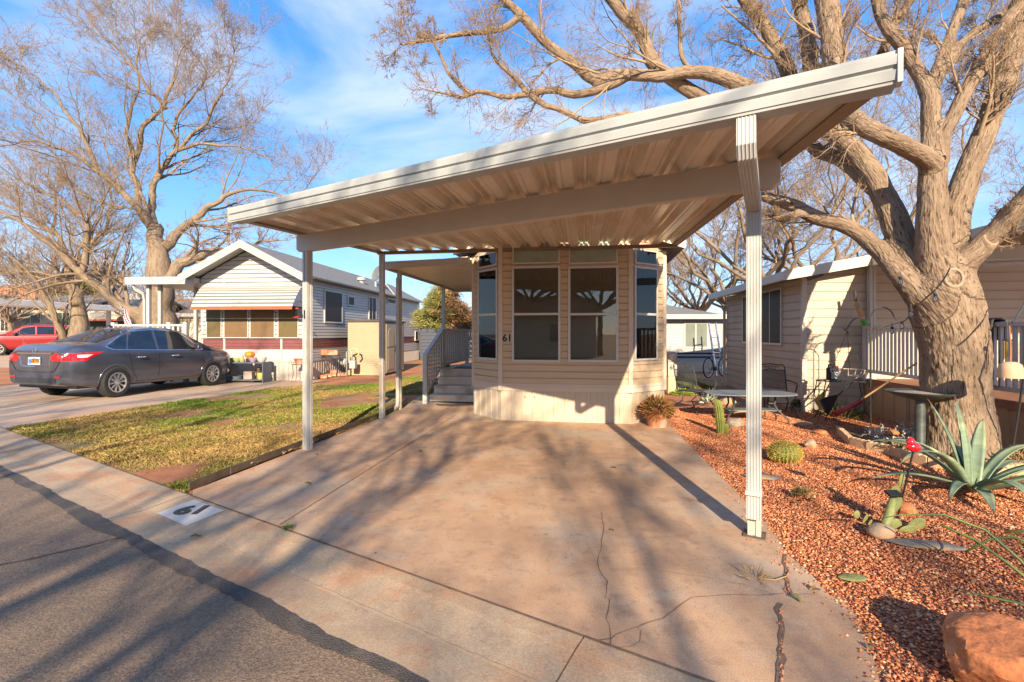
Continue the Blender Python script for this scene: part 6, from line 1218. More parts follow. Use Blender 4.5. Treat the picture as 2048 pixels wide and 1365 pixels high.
# porch roof reaching toward the street, on a white post
pr_ = thing('porch_roof', 'dark ceilinged porch roof with white fascia over the right hand deck', 'porch', H3.w((2, -2, 0)), H3.a); o_ = Vector((2, -2, 0))
mb = MB(); pr = [(1.10, 2.80), (5.2, 3.2), (5.2, 3.3), (1.10, 2.90)]; mb.extr([AP(x, -3.6, z) for x, z in pr], [AP(x, -.32, z) for x, z in pr]); mb.build('ceiling', mat('porch_dark', (.16, .13, .10), .7), pr_)
mb = MB(); mb.hexa([AP(x, y, z) for z in (2.74, 2.92) for x, y in ((1.02, -3.65), (1.095, -3.65), (1.095, -.32), (1.02, -.32))]); mb.build('fascia', m_btrim, pr_, bevel=.006)
dl = [Vector((6.6, 8.85, 0)), Vector((6.11, 5.6, 0))]
for y in (-.12, -3.35):
    mb = MB(); q = AP(1.12, y, 0); sqpost(mb, (q.x, q.y, 0), .10, 0, 2.78, (1, 0, 0)); mb.build('post', m_vinyl, pr_)
mb = MB(); q = AP(1.2, -3.3, 0); mb.hexa([AP(x, y, z) for z in (2.55, 2.74) for x, y in ((1.1, -2.2), (4.5, -2.2), (4.5, -2.12), (1.1, -2.12))]); mb.build('cross_beam', m_btrim, pr_)
mb = MB(); mb.tube([AP(1.35, -2.3, 2.52), AP(1.35, -2.3, 2.46), AP(2.4, -2.5, 2.5)], .035, 10); mb.build('conduit', m_vinyl, pr_)
d3 = thing('porch_deck', 'raised deck with white picket railing and tan skirt behind the massive tree', 'deck', H3.w((2.5, -1.8, 0)), H3.a); o_ = Vector((2.5, -1.8, 0))
mb = MB(); mb.hexa([AP(x, y, z) for z in (.58, .66) for x, y in ((1.06, -3.7), (5, -3.7), (5, -.02), (1.06, -.02))]); mb.build('floor', mat('redwood', (.22, .09, .045), .7, .2, 6), d3)
mb = MB(); mb.hexa([AP(x, y, z) for z in (.57, .675) for x, y in ((1.015, -3.74), (1.055, -3.74), (1.055, -.02), (1.015, -.02))]); mb.build('rim_board', mat('rim_wood', (.30, .125, .06), .7, .2, 6), d3, bevel=.004)
fd3 = Fr(*(H3.w((2.5, -1.8, 0))[:2]), -8.5); w3S = Wall(fd3, (-1.45, 1.78, 0), (0, -1, 0), (-1, 0, 0))
mb = MB(); w3S.ribs(mb, 0, 3.7, 0, .565, .3, .014, .85); mb.build('skirt', mat('tan_skirt', (.40, .25, .14), .6, .1, 2), d3, fix=False)
mb = MB()
for x in (0.05, 1.25, 2.45, 3.65): w3S.box(mb, x - .02, x + .02, 0, .565, .0, .022)
mb.build('skirt_joint', mat('tan_skirt_edge', (.28, .17, .1), .6), d3)
def picket(x0, x1):
    mb = MB(); w3S.box(mb, x0, x1, 1.59, 1.65, -.03, .05); r = mb.build('railing', m_vinyl, d3, bevel=.004)
    mb = MB(); w3S.box(mb, x0, x1, .78, .84, -.01, .03); mb.build('bottom_rail', m_vinyl, r)
    mb = MB(); x = x0 + .05
    while x < x1 - .03: w3S.box(mb, x - .018, x + .018, .84, 1.59, -.008, .028); x += .098
    mb.build('baluster_row', m_vinyl, r)
    for x in (x0, x1): mb = MB(); w3S.box(mb, x - .05, x + .05, .58, 1.64, -.045, .055); mb.build('newel', m_vinyl, r)
picket(.08, 1.72); picket(1.80, 3.45)
# blanket over the railing
mb = MB(); q0 = w3S.pt(2.62, 0, .0); 
def bl_(u, v):
    s = u * 1.25; x = 2.35 + .55 * v + .02 * math.sin(u * 9)
    if s < .85: z, d = 1.665 - (.85 - s), .075 + .012 * math.sin(v * 34) + .02 * math.sin(u * 7)
    elif s < 1.0: a = (s - .85) / .15 * math.pi; z, d = 1.665 + .03 * math.sin(a), .075 - .13 * (s - .85) / .15
    else: z, d = 1.665 - (s - 1.0), -.06 - .01 * math.sin(v * 34)
    return fd3.w(w3S.pt(x, z, d + .01))
mb.grid(bl_, 40, 36); o = mb.build('blanket', mat('grey_knit', (.10, .095, .09), .95, .2, 40, bump=1, bs=60), None, smooth=True, solid=.02, fix=False); tag(o, 'grey knitted blanket draped over the white porch railing', 'blanket')
# grey house with navy stripes
H4 = Fr(P(1318, 0, 18.6).x, 18.6, -2); h4 = thing('grey_striped_house', 'pale grey mobile home with two navy stripes beyond the meter pedestal', 'mobile home', H4.o, H4.a); w4 = Wall(H4, (0, 0, 0), (1, 0, 0), (0, -1, 0)); wd = w4.at(1447, 690)[0]; m_pgrey = mat('pale_grey_siding', (.42, .40, .375), .5, .05, 2); m_navy = mat('navy_stripe', (.02, .025, .06), .5)
z_e = w4.at(1400, 634)[1]; zsA = [w4.at(1400, y)[1] for y in (716.5, 713, 709, 705.5)]; zk = w4.at(1400, 724)[1]
mb = MB(); w4.lap(mb, -.6, wd, zk, z_e, .12, .014); Wall(H4, (wd, 0, 0), (0, 1, 0), (1, 0, 0)).lap(mb, 0, 9, zk, z_e, .12, .014); mb.quad((-.6, 0, 0), (-.6, 9, 0), (-.6, 9, z_e), (-.6, 0, z_e)); mb.quad((-.6, 9, 0), (wd, 9, 0), (wd, 9, z_e), (-.6, 9, z_e)); mb.build('siding', m_pgrey, h4, fix=False)
mb = MB(); w4.box(mb, -.6, wd, zsA[0], zsA[1], .015, .022); w4.box(mb, -.6, wd, zsA[2], zsA[3], .015, .022); mb.build('stripe', m_navy, h4)
mb = MB(); w4.box(mb, -.6, wd, 0, zk, -.01, .012); mb.build('skirting', mat('peach_skirt', (.58, .44, .33), .6, .1, 2), h4); mb = MB(); w4.box(mb, wd - .05, wd + .02, zk, z_e, .0, .03); mb.build('corner_trim', m_white, h4)
mb = MB(); mb.add([(-.9, -.35, z_e), (wd + .3, -.35, z_e), (wd + .3, 9.3, z_e), (-.9, 9.3, z_e), (-.9, 3.2, z_e + .72), (wd - 1.6, 3.2, z_e + .72)], [(0, 1, 5, 4), (1, 2, 5), (2, 3, 4, 5), (3, 0, 4), (0, 3, 2, 1)]); r4 = mb.build('roof', m_shing, h4)
mb = MB(); mb.box(-.9, wd + .35, -.42, -.352, z_e - .10, z_e + .08); mb.build('fascia', m_white, r4)
window(w4, h4, w4.at(1370, 660)[0], w4.at(1413, 660)[0], w4.at(1390, 694)[1], w4.at(1390, 648)[1], .05, vert=w4.at(1391, 660)[0], pane=mat('sage_pane', (.17, .19, .16), .2, .15, 2, spec=.8), d=.05, base=.016)
mb = MB(); sweep(mb, [(.05, -.36, z_e - .06), (.05, -.3, z_e - .2), (.0, -.05, z_e - .35), (.0, -.05, .1)], fluted(.07, .05, 3), (1, 0, 0)); mb.build('downspout', m_white, h4)
# grass in the passage between the houses
o = grass('grass', [Vector((3.3, 11.9, 0)), Vector((5.5, 12.6, 0)), Vector((6.2, 18.3, 0)), Vector((3.6, 18.3, 0))], 2600, 15, .03, .08, bare=.36, green=.45); tag(o, 'thin straw and green grass in the passage behind the meter pedestal', 'grass')
# bicycle and ladder leaning there
bk = thing('bicycle', 'grey bicycle parked against the pale grey mobile home', 'bicycle', Vector((P(1432, 0, 16.2).x, 16.2, 0)), R(38))
def ring(mb, c, r, t, n=24): mb.tube([(c[0] + r * math.cos(a), c[1], c[2] + r * math.sin(a)) for a in np.linspace(0, 2 * math.pi, n, endpoint=False)], t, 6, closed=True)
for x in (-.5, .5):
    mb = MB(); ring(mb, (x, 0, .34), .325, .022); w_ = mb.build('wheel', m_tyre, bk)
    mb = MB(); ring(mb, (x, 0, .34), .295, .01)
    for a in np.linspace(0, math.pi, 9)[:-1]: mb.tube([(x + .29 * math.cos(a), 0, .34 + .29 * math.sin(a)), (x - .29 * math.cos(a), 0, .34 - .29 * math.sin(a))], .003, 4)
    mb.build('rim', m_alloy, w_)
mb = MB()
for q in ([(-.5, 0, .34), (-.12, 0, .30), (-.28, 0, .78), (-.5, 0, .34)], [(-.12, 0, .30), (.33, 0, .72), (-.25, 0, .72)], [(.5, 0, .34), (.36, 0, .66), (.32, 0, .86)]): mb.tube(q, .018, 8)
mb.build('frame', mat('bike_silver', (.35, .36, .38), .3, metal=.6), bk)
mb = MB(); mb.tube([(.28, -.28, .92), (.34, -.1, .88), (.32, 0, .86), (.34, .1, .88), (.28, .28, .92)], .014, 6); mb.build('handlebar', m_black, bk)
mb = MB(); mb.extr([(-.42, -.07, .82), (-.42, .07, .82), (-.16, .02, .82), (-.16, -.02, .82)], [(-.42, -.07, .86), (-.42, .07, .86), (-.16, .02, .85), (-.16, -.02, .85)]); mb.build('saddle', m_black, bk, bevel=.01)
mb = MB(); mb.tube([(-.12, -.08, .30), (-.12, .08, .30)], .07, 14); mb.build('crankset', m_dark, bk)
ld = thing('folded_ladder', 'pale folded aluminium ladder leaning behind the bicycle', 'ladder', Vector((P(1441, 0, 16.9).x, 16.9, 0)), R(20)); mb = MB()
for x in (-.16, .16): mb.hexa([(x - .03, y, z) for z, y in ((0, 0), (0, .04))] * 0 + [(x - .025, 0, 0), (x + .025, 0, 0), (x + .025, .06, 0), (x - .025, .06, 0), (x - .02 - .02, .35, 1.9), (x + .0, .35, 1.9), (x + .0, .41, 1.9), (x - .04, .41, 1.9)])
mb.build('stile', m_alloy, ld); mb = MB()
for k in range(1, 7): f = k / 7; mb.box(-.16, .14, .35 * f + .01, .35 * f + .05, 1.9 * f - .015, 1.9 * f + .015)
mb.build('rung', m_alloy, ld)
# meter pedestal
mp_ = thing('meter_pedestal', 'grey electric meter pedestal numbered 61 on a tan base', 'electric meter', G(1341, 788), R(4)); m_ped = mat('pedestal_grey', (.42, .40, .34), .5, .1, 4)
mb = MB(); mb.extr([(-.11, -.11, .0), (.11, -.11, 0), (.11, .11, 0), (-.11, .11, 0)], [(-.095, -.1, .45), (.095, -.1, .45), (.095, .1, .45), (-.095, .1, .45)]); mb.build('base', mat('tan_base', (.62, .47, .28), .6, .1, 3), mp_, bevel=.03)
mb = MB(); mb.box(-.105, .125, -.11, .11, .45, .80); mb.box(-.11, .13, -.115, .115, .803, 1.06); mb.build('cabinet', m_ped, mp_, bevel=.012)
mb = MB(); mb.lathe([(0, -.20), (.05, -.20), (.075, -.18), (.08, -.116), (0, -.116)], 20, (0, 0, .93), 'y'); mb.build('meter_dial', m_pale, mp_, smooth=2)
text('digits', '61', .15, m_black, mp_, (.01, -.1125, .66), (R(90), 0, 0), bold=.002)
# potted plant
pp = leafball('potted_plant', 'drooping dried sedum in a terracotta pot at the corner of home 61', 'plant', Vector((2.36, 7.62, 0)), .22, .17, 1500, 12, [(.20, .11, .03), (.30, .13, .045), (.15, .11, .025), (.34, .16, .07)], .10, .010, up=-.45)
pp.children[0].location = (0, 0, .27)
mb = MB(); mb.lathe([(0, 0), (.15, 0), (.19, .22), (.20, .24), (.20, .28), (.17, .28), (0, .24)], 20); mb.build('pot', m_terra, pp, smooth=2)
# ------------------------------------------------------------------ wrought iron set
def iron_chair(label, loc, rz):
    t = thing('patio_chair', label, 'chair', loc, rz, None); m = m_iron  # faces -y locally
    def bt_(x, z): return (x, .22 + (z - .42) * .28, z)
    mb = MB(); mb.tube([(-.24, -.24, .42), (.24, -.24, .42), (.24, .22, .40), (-.24, .22, .40)], .012, 6, closed=True); mb.build('seat_frame', m, t)
    def mesh_panel(fn, nx, ny, name):
        mb = MB()
        for k in range(nx + ny):
            for sg in (0, 1):
                q = []
                for s in np.linspace(0, 1, 2):
                    pass
        for i in range(nx + 1): mb.tube([fn(i / nx, v) for v in (0, .5, 1)], .0042, 3, caps=False)
        for j in range(ny + 1): mb.tube([fn(u, j / ny) for u in (0, .5, 1)], .0042, 3, caps=False)
        return mb.build(name, m, t, fix=False)
    mesh_panel(lambda u, v: (-.235 + .47 * u, -.23 + .45 * v, .418 - .02 * v), 24, 22, 'seat')
    mb = MB(); mb.tube([bt_(-.25, .36), bt_(-.25, .86), bt_(-.22, .905), bt_(-.12, .90), bt_(0, .92), bt_(.12, .90), bt_(.22, .905), bt_(.25, .86), bt_(.25, .36)], .011, 6); mb.tube([bt_(-.25, .80), bt_(.25, .80)], .008, 6); mb.tube([bt_(-.25, .46), bt_(.25, .46)], .008, 6); bf = mb.build('back_frame', m, t)
    mesh_panel(lambda u, v: bt_(-.235 + .47 * u, .46 + .34 * v), 24, 17, 'backrest')
    mb = MB()
    for sg in (-1, 1):
        for k in (0, 1, 2): mb.tube([bt_(sg * (.02 + .045 * k + .035 * math.cos(a)), .85 - .008 * k + .03 * math.sin(a)) for a in np.linspace(0, 5.2, 12)], .006, 5)
    mb.build('scrollwork', m, bf)
    for sg in (-1, 1):
        mb = MB(); mb.tube([bt_(sg * .25, .62), (sg * .29, .1, .61), (sg * .30, -.16, .60), (sg * .29, -.22, .57), (sg * .27, -.20, .44)], .013, 6); mb.build('armrest', m, t)
        mb = MB(); mb.tube([(sg * .24, -.22, .41), (sg * .25, -.27, .34), (sg * .22, -.12, .24), (sg * .27, -.34, .0)], .012, 6); mb.build('leg', m, t)
        mb = MB(); mb.tube([(sg * .24, .2, .40), (sg * .22, .12, .3), (sg * .24, .1, .22), (sg * .28, .40, .0)], .012, 6); mb.build('leg', m, t)
    mb = MB(); mb.tube([(-.24, -.0, .20), (.24, .0, .20)], .008, 6); mb.build('stretcher', m, t)
    return t
iron_chair('wrought iron chair with mesh back beside the meter pedestal', Vector((3.55, 9.05, 0)), R(22))
iron_chair('wrought iron chair pushed to the far end of the table before the beige wall', Vector((4.92, 8.75, 0)), R(-14))
tb = thing('patio_table', 'low grey mesh top wrought iron table crossed by the white carport post', 'table', Vector((4.06, 8.02, 0)), R(-3)); m_ttop = mat('table_top', (.16, .18, .19), .45, .15, 40, spec=.6)
mb = MB(); mb.prism([(.74 * math.copysign(abs(math.cos(a)) ** .7, math.cos(a)), .40 * math.copysign(abs(math.sin(a)) ** .7, math.sin(a))) for a in np.linspace(0, 2 * math.pi, 40, endpoint=False)], .475, .495); mb.build('tabletop', m_ttop, tb, bevel=.008)
for x in (-.42, .50):
    for y in (-.2, .2): mb = MB(); mb.tube([(x * .75, y * .6, .475), (x * .72, y * .6, .30), (x * .80, y * .7, .22), (x * 1.08, y * 1.0, .07), (x * 1.1, y * 1.02, .0)], .016, 7); mb.build('leg', m_iron, tb)
mb = MB(); mb.box(-.40, .46, -.14, .14, .20, .215); mb.build('lower_shelf', m_ttop, tb)
# ------------------------------------------------------------------ rocks
def rock(label, loc, s, seed, m, rz=0, amp=.25, name='rock', sub=3, flat=False, fr=1.3):
    bm = bmesh.new(); bmesh.ops.create_icosphere(bm, subdivisions=sub, radius=1); o3 = Vector((seed * 3.1, seed * 1.7, seed))
    for v in bm.verts:
        d = v.co.normalized(); k = 1 + amp * noise.noise(d * fr + o3) + amp * .4 * noise.noise(d * fr * 2.7 + o3) + amp * .15 * noise.noise(d * fr * 7 + o3)
        if flat: k = min(k, .82 / max(abs(d.x * .8 + d.y * .35 + d.z * .5), abs(d.x * .45 - d.y * .85 + d.z * .25), abs(d.z * .9 - d.x * .3), .35)) * (1 + .03 * noise.noise(d * 9 + o3))
        v.co = d * k
    for v in bm.verts: v.co = Vector((v.co.x * s[0], v.co.y * s[1], v.co.z * s[2]))
    me = bpy.data.meshes.new(name); bm.to_mesh(me); bm.free(); me.materials.append(m); me.polygons.foreach_set('use_smooth', [True] * len(me.polygons)); o = bpy.data.objects.new(name, me); COL.objects.link(o)
    if flat: e = o.modifiers.new('e', 'EDGE_SPLIT'); e.split_angle = R(32)
    o.location = Vector(loc) + Vector((0, 0, s[2] * .62)); o.rotation_euler = (0, 0, R(rz)); return tag(o, label, 'rock')
m_rrock = mat('red_sandstone', (.36, .115, .04), .9, .3, 5, bump=1.6, bs=14, c2=(.54, .20, .075), c3=(.60, .36, .22), c3s=7, c3t=(.6, .8), layers=[((.24, .075, .03), 9, .58, .75, (1, 1, 1)), ((.62, .30, .15), 3, .58, .8, (1, .5, 2))], grain=(60, .15)); m_prock = mat('pale_rock', (.38, .27, .17), .9, .2, 5, bump=.5, bs=20, c3=(.5, .26, .14), c3s=2.2); m_grock = mat('grey_slate', (.16, .135, .12), .85, .3, 6, bump=.6, bs=25, c3=(.38, .24, .10), c3s=3, c3t=(.5, .7)); m_wrock = mat('white_rock', (.48, .39, .28), .9, .15, 6, bump=.5, bs=20)
rock('big red sandstone boulder in the near right corner', Vector((2.15, 2.02, -.02)), (.255, .22, .175), 4, m_rrock, 20, .25, 'boulder', 5, True, .9)
rock('rounded tan boulder under the patio table', G(1483, 832), (.17, .14, .15), 2, m_prock, 0, .12)
rock('angular white rock beside the columnar cactus', G(1470, 854), (.17, .11, .09), 5, m_wrock, 20, .2, flat=True)
rock('small pale rock below the tabletop behind the boulder', G(1456, 812), (.15, .12, .10), 6, m_prock)
rock('tan rock lying right of the barrel cactus', G(1621, 896), (.09, .07, .07), 7, m_prock, 30, .2, flat=True)
rock('rounded grey rock at the foot of the prickly pear', G(1763, 1074), (.10, .075, .06), 8, m_prock, 10, .12)
rock('red rock just behind the cardinal stake', G(1812, 1028), (.085, .07, .06), 9, m_rrock, 10, .2, flat=True)
rock('long flat slate lying right of the rounded grey rock', G(1848, 1092), (.24, .075, .018), 10, m_grock, -14, .2)
rock('dark flat driftwood slab just behind the white downspout', G(1522, 956), (.19, .07, .025), 11, m_grock, -18, .25)
rock('small orange rock left of the flower bed edging', G(1640, 868), (.10, .07, .04), 12, m_rrock, 0, .2, flat=True)
rock('pale stone by the gravel edge near the flower bed', G(1607, 852), (.12, .07, .04), 13, m_prock, 0, .2)
# bed edging pavers
m_pav = mat('scalloped_paver', (.46, .27, .14), .9, .25, 6, bump=.4, bs=60, c2=(.60, .40, .24), c3=(.36, .2, .11), c3s=3)
ppts = [Vector((p.x, p.y, 0)) for p in bed_edge]; tot = [0]
for a, b in zip(ppts, ppts[1:]): tot.append(tot[-1] + (b - a).length)
npv = 11; seg = tot[-1] / npv; names = ['first', 'second', 'third', 'fourth', 'fifth', 'sixth', 'seventh', 'eighth', 'ninth', 'tenth', 'eleventh']
def along(s):
    for i in range(len(ppts) - 1):
        if s <= tot[i + 1] or i == len(ppts) - 2: return ppts[i].lerp(ppts[i + 1], (s - tot[i]) / (tot[i + 1] - tot[i]))
mb = MB(); w_ = seg * .97; h_ = .095; sc = []
for k in range(4):
    for a in np.linspace(math.pi, 0, 7)[:-1]: sc.append((-w_ / 2 + w_ * (k + .5) / 4 + w_ / 8 * math.cos(a), h_ + .022 * math.sin(a)))
ol = [(-w_ / 2, -.03)] + sc + [(w_ / 2, h_), (w_ / 2, -.03)]
mb.extr([(x, -.03, z) for x, z in ol], [(x, .03, z) for x, z in ol]); pv0 = None
for i in range(npv):
    a, b = along(i * seg), along((i + 1) * seg); c_ = (a + b) / 2
    if pv0 is None: o = pv0 = mb.build('edging_paver', m_pav, None, bevel=.006)
    else: o = pv0.copy(); COL.objects.link(o)
    o.location = c_; o.rotation_euler = (R(random.uniform(-4, 4)), 0, math.atan2((b - a).y, (b - a).x)); tag(o, names[i] + ' scalloped paver from the left end of the flower bed edging', 'paver', 'scalloped pavers edging the flower bed')
# ------------------------------------------------------------------ agave
m_ag = mat('agave_leaf', (.11, .16, .10), .5, .1, 5, c2=(.20, .265, .165), c3=(.36, .40, .20), c3s=3.5, c3t=(.5, .7), st=(.6, .6, 1.6)); m_agedge = mat('agave_edge', (.42, .45, .22), .5)
ag = thing('agave', 'large blue green agave with long recurved leaves by the flower bed', 'agave', G(1948, 985)); rg_ = random.Random(3)
def agleaf(az, el, L, bend, w=.075, tw=0):
    L *= 1.14; w *= .66
    az = R(az); p = Vector((.05 * math.cos(az), .05 * math.sin(az), .04)); e = R(el); N_ = 16; C_ = []; d0 = Vector((math.cos(az), math.sin(az), 0)); sd = Vector((-math.sin(az), math.cos(az), 0))
    for i in range(N_ + 1):
        f = i / N_; C_.append((p.copy(), e)); p = p + (d0 * math.cos(e) + Vector((0, 0, math.sin(e)))) * (L / N_); e -= R(bend) * (.3 + 1.6 * f) / N_
        if p.z < .02: p.z = .02
    mb = MB(); vs = []
    for i, (q, e) in enumerate(C_):
        f = i / N_; ww = w * (.75 + .5 * math.sin(min(1, f * 1.5) * math.pi * .6)) * (1 - f ** 2.6) + .002; up = (Vector((0, 0, 1)) * math.cos(e) - d0 * math.sin(e)); th = .016 * (1 - f) + .003; cup = ww * .34 * (1 - .4 * f)
        s2 = (sd * math.cos(R(tw * f)) + up * math.sin(R(tw * f)))
        vs += [q - s2 * ww + up * cup, q - s2 * ww * .5 + up * cup * .25, q, q + s2 * ww * .5 + up * cup * .25, q + s2 * ww + up * cup, q + s2 * ww * .55 + up * (cup * .3 - th), q - up * th * 1.4, q - s2 * ww * .55 + up * (cup * .3 - th)]
    mb.add(vs, [(i * 8 + k, i * 8 + (k + 1) % 8, (i + 1) * 8 + (k + 1) % 8, (i + 1) * 8 + k) for i in range(N_) for k in range(8)] + [tuple(range(8)), tuple(N_ * 8 + k for k in range(8))[::-1]])
    o = mb.build('leaf', m_ag, ag, smooth=True); mb = MB(); q, e = C_[-1]; dd = d0 * math.cos(e) + Vector((0, 0, math.sin(e))); mb.tube([q - dd * .035, q - dd * .01, q + dd * .03], [.006, .0045, .0005], 6); mb.build('dry_tip', m_rust, o); return o
for a in ((95, 86, .74, 12, .05), (75, 80, .74, 16, .055), (118, 76, .74, 18, .05), (40, 60, .80, 55, .075), (5, 58, .85, 110, .075), (165, 60, .86, 105, .075), (195, 52, .92, 95, .07), (215, 25, .72, 60, .07), (255, 38, .62, 80, .085), (285, 30, .66, 70, .085), (315, 35, .72, 70, .08), (340, 42, .82, 90, .075), (140, 50, .8, 80, .07), (180, 20, .82, 40, .055), (235, 15, .6, 45, .075), (20, 30, .8, 60, .07), (60, 45, .7, 70, .07)): agleaf(*a)
# columnar, barrel and prickly cacti
m_cac = mat('cactus_green', (.10, .14, .025), .7, .2, 8, c2=(.22, .23, .045)); m_spine = mat('cactus_spines', (.60, .41, .08), .7, .2, 9)
def ribbed(mb, c, h, r, ribs_=12, dep=.16, lean=(0, 0), nz=18):
    n = ribs_ * 6; vs = []
    for j in range(nz + 1):
        f = j / nz; z = h * f; rr_ = r * (.78 + .22 * math.sin(min(1, f * 2.2) * math.pi / 2)) * (1 if f < .75 else math.sqrt(max(0, 1 - ((f - .75) / .25) ** 2))) + .001
        for k in range(n):
            a = 2 * math.pi * k / n; q = rr_ * (1 - dep * (1 - abs(math.cos(a * ribs_ / 2)))); vs.append((c[0] + lean[0] * f * f + q * math.cos(a), c[1] + lean[1] * f * f + q * math.sin(a), c[2] + z))
    mb.add(vs, [(j * n + k, j * n + (k + 1) % n, (j + 1) * n + (k + 1) % n, (j + 1) * n + k) for j in range(nz) for k in range(n)] + [tuple(nz * n + k for k in range(n))]); return mb
cc = thing('columnar_cactus', 'slim ribbed green columnar cactus with a pup near the patio table', 'cactus', G(1441, 867)); mb = MB(); ribbed(mb, (0, 0, 0), .52, .062, 12, .30, (-.055, 0)); mb.build('stem', m_cac, cc, smooth=True)
mb = MB(); ribbed(mb, (.085, -.01, 0), .15, .035, 10, .18); mb.build('pup', m_cac, cc, smooth=True)
mb = MB()
for k in range(12):
    a = 2 * math.pi * k / 12
    for f in np.linspace(.06, .93, 16):
        rr_ = .062 * (.78 + .22 * math.sin(min(1, f * 2.2) * math.pi / 2)) * (1 if f < .75 else math.sqrt(max(0, 1 - ((f - .75) / .25) ** 2))); p = Vector((-.055 * f * f + rr_ * math.cos(a), rr_ * math.sin(a), .52 * f))
        for q in range(3): d = Vector((math.cos(a + rg_.uniform(-.9, .9)), math.sin(a + rg_.uniform(-.9, .9)), rg_.uniform(-.5, .8))).normalized() * .018; mb.add([p + Vector((0, 0, -.001)), p + d, p + Vector((0, 0, .001))], [(0, 1, 2)])
sp_ = mb.build('spines', m_spine, cc, fix=False)
bc = thing('barrel_cactus', 'squat golden spined barrel cactus in the red gravel', 'cactus', G(1570, 924)); bc.rotation_euler = (0, 0, .3); mb = MB(); vs = []; n = 26 * 4
for j in range(15):
    f = j / 14; z = .22 * (1 - math.cos(f * math.pi)) / 2; rr_ = .155 * math.sin(f * math.pi) ** .75 + .002
    for k in range(n): a = 2 * math.pi * k / n; q = rr_ * (1 - .10 * (1 - abs(math.cos(a * 13)))); vs.append((1.18 * q * math.cos(a), q * math.sin(a), z))
mb.add(vs, [(j * n + k, j * n + (k + 1) % n, (j + 1) * n + (k + 1) % n, (j + 1) * n + k) for j in range(14) for k in range(n)]); mb.build('body', m_cac, bc, smooth=True)
mb = MB()
for k in range(26):
    a = 2 * math.pi * k / 26
    for f in np.linspace(.1, .97, 14):
        z = .22 * (1 - math.cos(f * math.pi)) / 2; rr_ = .155 * math.sin(f * math.pi) ** .75; p = Vector((1.18 * rr_ * math.cos(a), rr_ * math.sin(a), z)); nn_ = Vector((math.cos(a) * math.sin(f * math.pi), math.sin(a) * math.sin(f * math.pi), -math.cos(f * math.pi)))
        for q in range(8): d = (nn_ + Vector((rg_.uniform(-.8, .8), rg_.uniform(-.8, .8), rg_.uniform(-.8, .8)))).normalized() * .036; s_ = d.cross(nn_).normalized() * .0028; mb.add([p - s_, p + d, p + s_], [(0, 1, 2)])
mb.build('spines', m_spine, bc, fix=False)
m_pad = mat('cactus_pad', (.16, .19, .06), .6, .25, 14, c2=(.30, .30, .11), bump=.4, bs=60)
pk_ = thing('prickly_pear', 'small prickly pear with stacked pads around a solar stake', 'cactus', G(1778, 1062))
def pad(par, c, w, h, tx, ty, rz, name='pad'):
    mb = MB(); mb.lathe([(w * math.sin(a) * (1 - .18 * math.cos(a)), -h * math.cos(a)) for a in np.linspace(0, math.pi, 12)], 18); o = mb.build(name, m_pad, par, smooth=True)
    o.location = c; o.scale = (1, .22, 1); o.rotation_euler = (tx, ty, rz); return o
for (px, py, Y, w, h, tx, ty, rz) in ((1803, 962, 3.72, .042, .062, .1, .15, .5), (1790, 985, 3.7, .05, .06, .2, -.4, .2), (1792, 1010, 3.68, .045, .075, .1, .4, .1), (1776, 1043, 3.62, .05, .06, .3, -.3, 0), (1790, 1050, 3.6, .05, .05, .3, .9, .2), (1714, 1030, 3.75, .032, .045, .3, -.8, .1), (1730, 1040, 3.72, .03, .05, .3, .3, .6), (1832, 1050, 3.6, .045, .07, .2, .8, -.2), (1815, 1060, 3.55, .035, .06, .4, 1.2, .1), (1740, 1050, 3.7, .035, .05, .3, -.5, .4)): pad(pk_, P(px, py, Y) - pk_.location, w, h, tx, ty, rz)
mb = MB(); mb.tube([P(1765, 1070, 3.55) - pk_.location, P(1778, 1030, 3.62) - pk_.location, P(1790, 985, 3.68) - pk_.location], [.03, .032, .022], 10); mb.build('stem', m_pad, pk_, smooth=True)
o = pad(None, G(1704, 1162) + Vector((0, 0, .02)), .045, .075, R(82), 0, R(70), 'cactus_pad'); tag(o, 'single fallen prickly pear pad lying on gravel near the drive', 'cactus pad')
cs = thing('solar_stake', 'black garden stake topped by a red glass cardinal', 'garden ornament', G(1792, 1048)); tp = P(1826, 905, 3.66) - cs.location
mb = MB(); mb.tube([(0, 0, 0), tp], .007, 8); mb.build('stake', m_black, cs)
mb = MB(); c_ = P(1829, 895, 3.65) - cs.location; mb.M = Matrix.Translation(c_) @ Matrix.Rotation(R(180), 4, 'Z'); mb.grid(lambda u, v: Vector((.062 * (v - .45) * 2 * 1.05, .036 * math.sin(v * math.pi) ** .7 * math.cos(u * 6.2832), .040 * math.sin(v * math.pi) ** .7 * math.sin(u * 6.2832) + .012 * (v - .4))), 16, 12); mb.lathe([(.03, .02), (.03, .04), (.018, .056), (.0, .07)], 10, (.03, 0, .012)); mb.build('cardinal', mat('red_glass', (.55, .01, .015), .08, .1, 5, coat=1), cs, smooth=True)
mb = MB(); q = P(1787, 988, 3.62) - cs.location; mb.M = Matrix.Translation(q) @ Matrix.Rotation(.35, 4, 'X'); mb.box(-.05, .05, -.035, .035, -.008, .012); mb.build('solar_panel', m_black, cs, bevel=.004)
mb = MB(); f_ = .45; mb.tube([q + Vector((.04, .0, 0)), tp * .42], .006, 6); mb.build('panel_arm', m_black, cs)
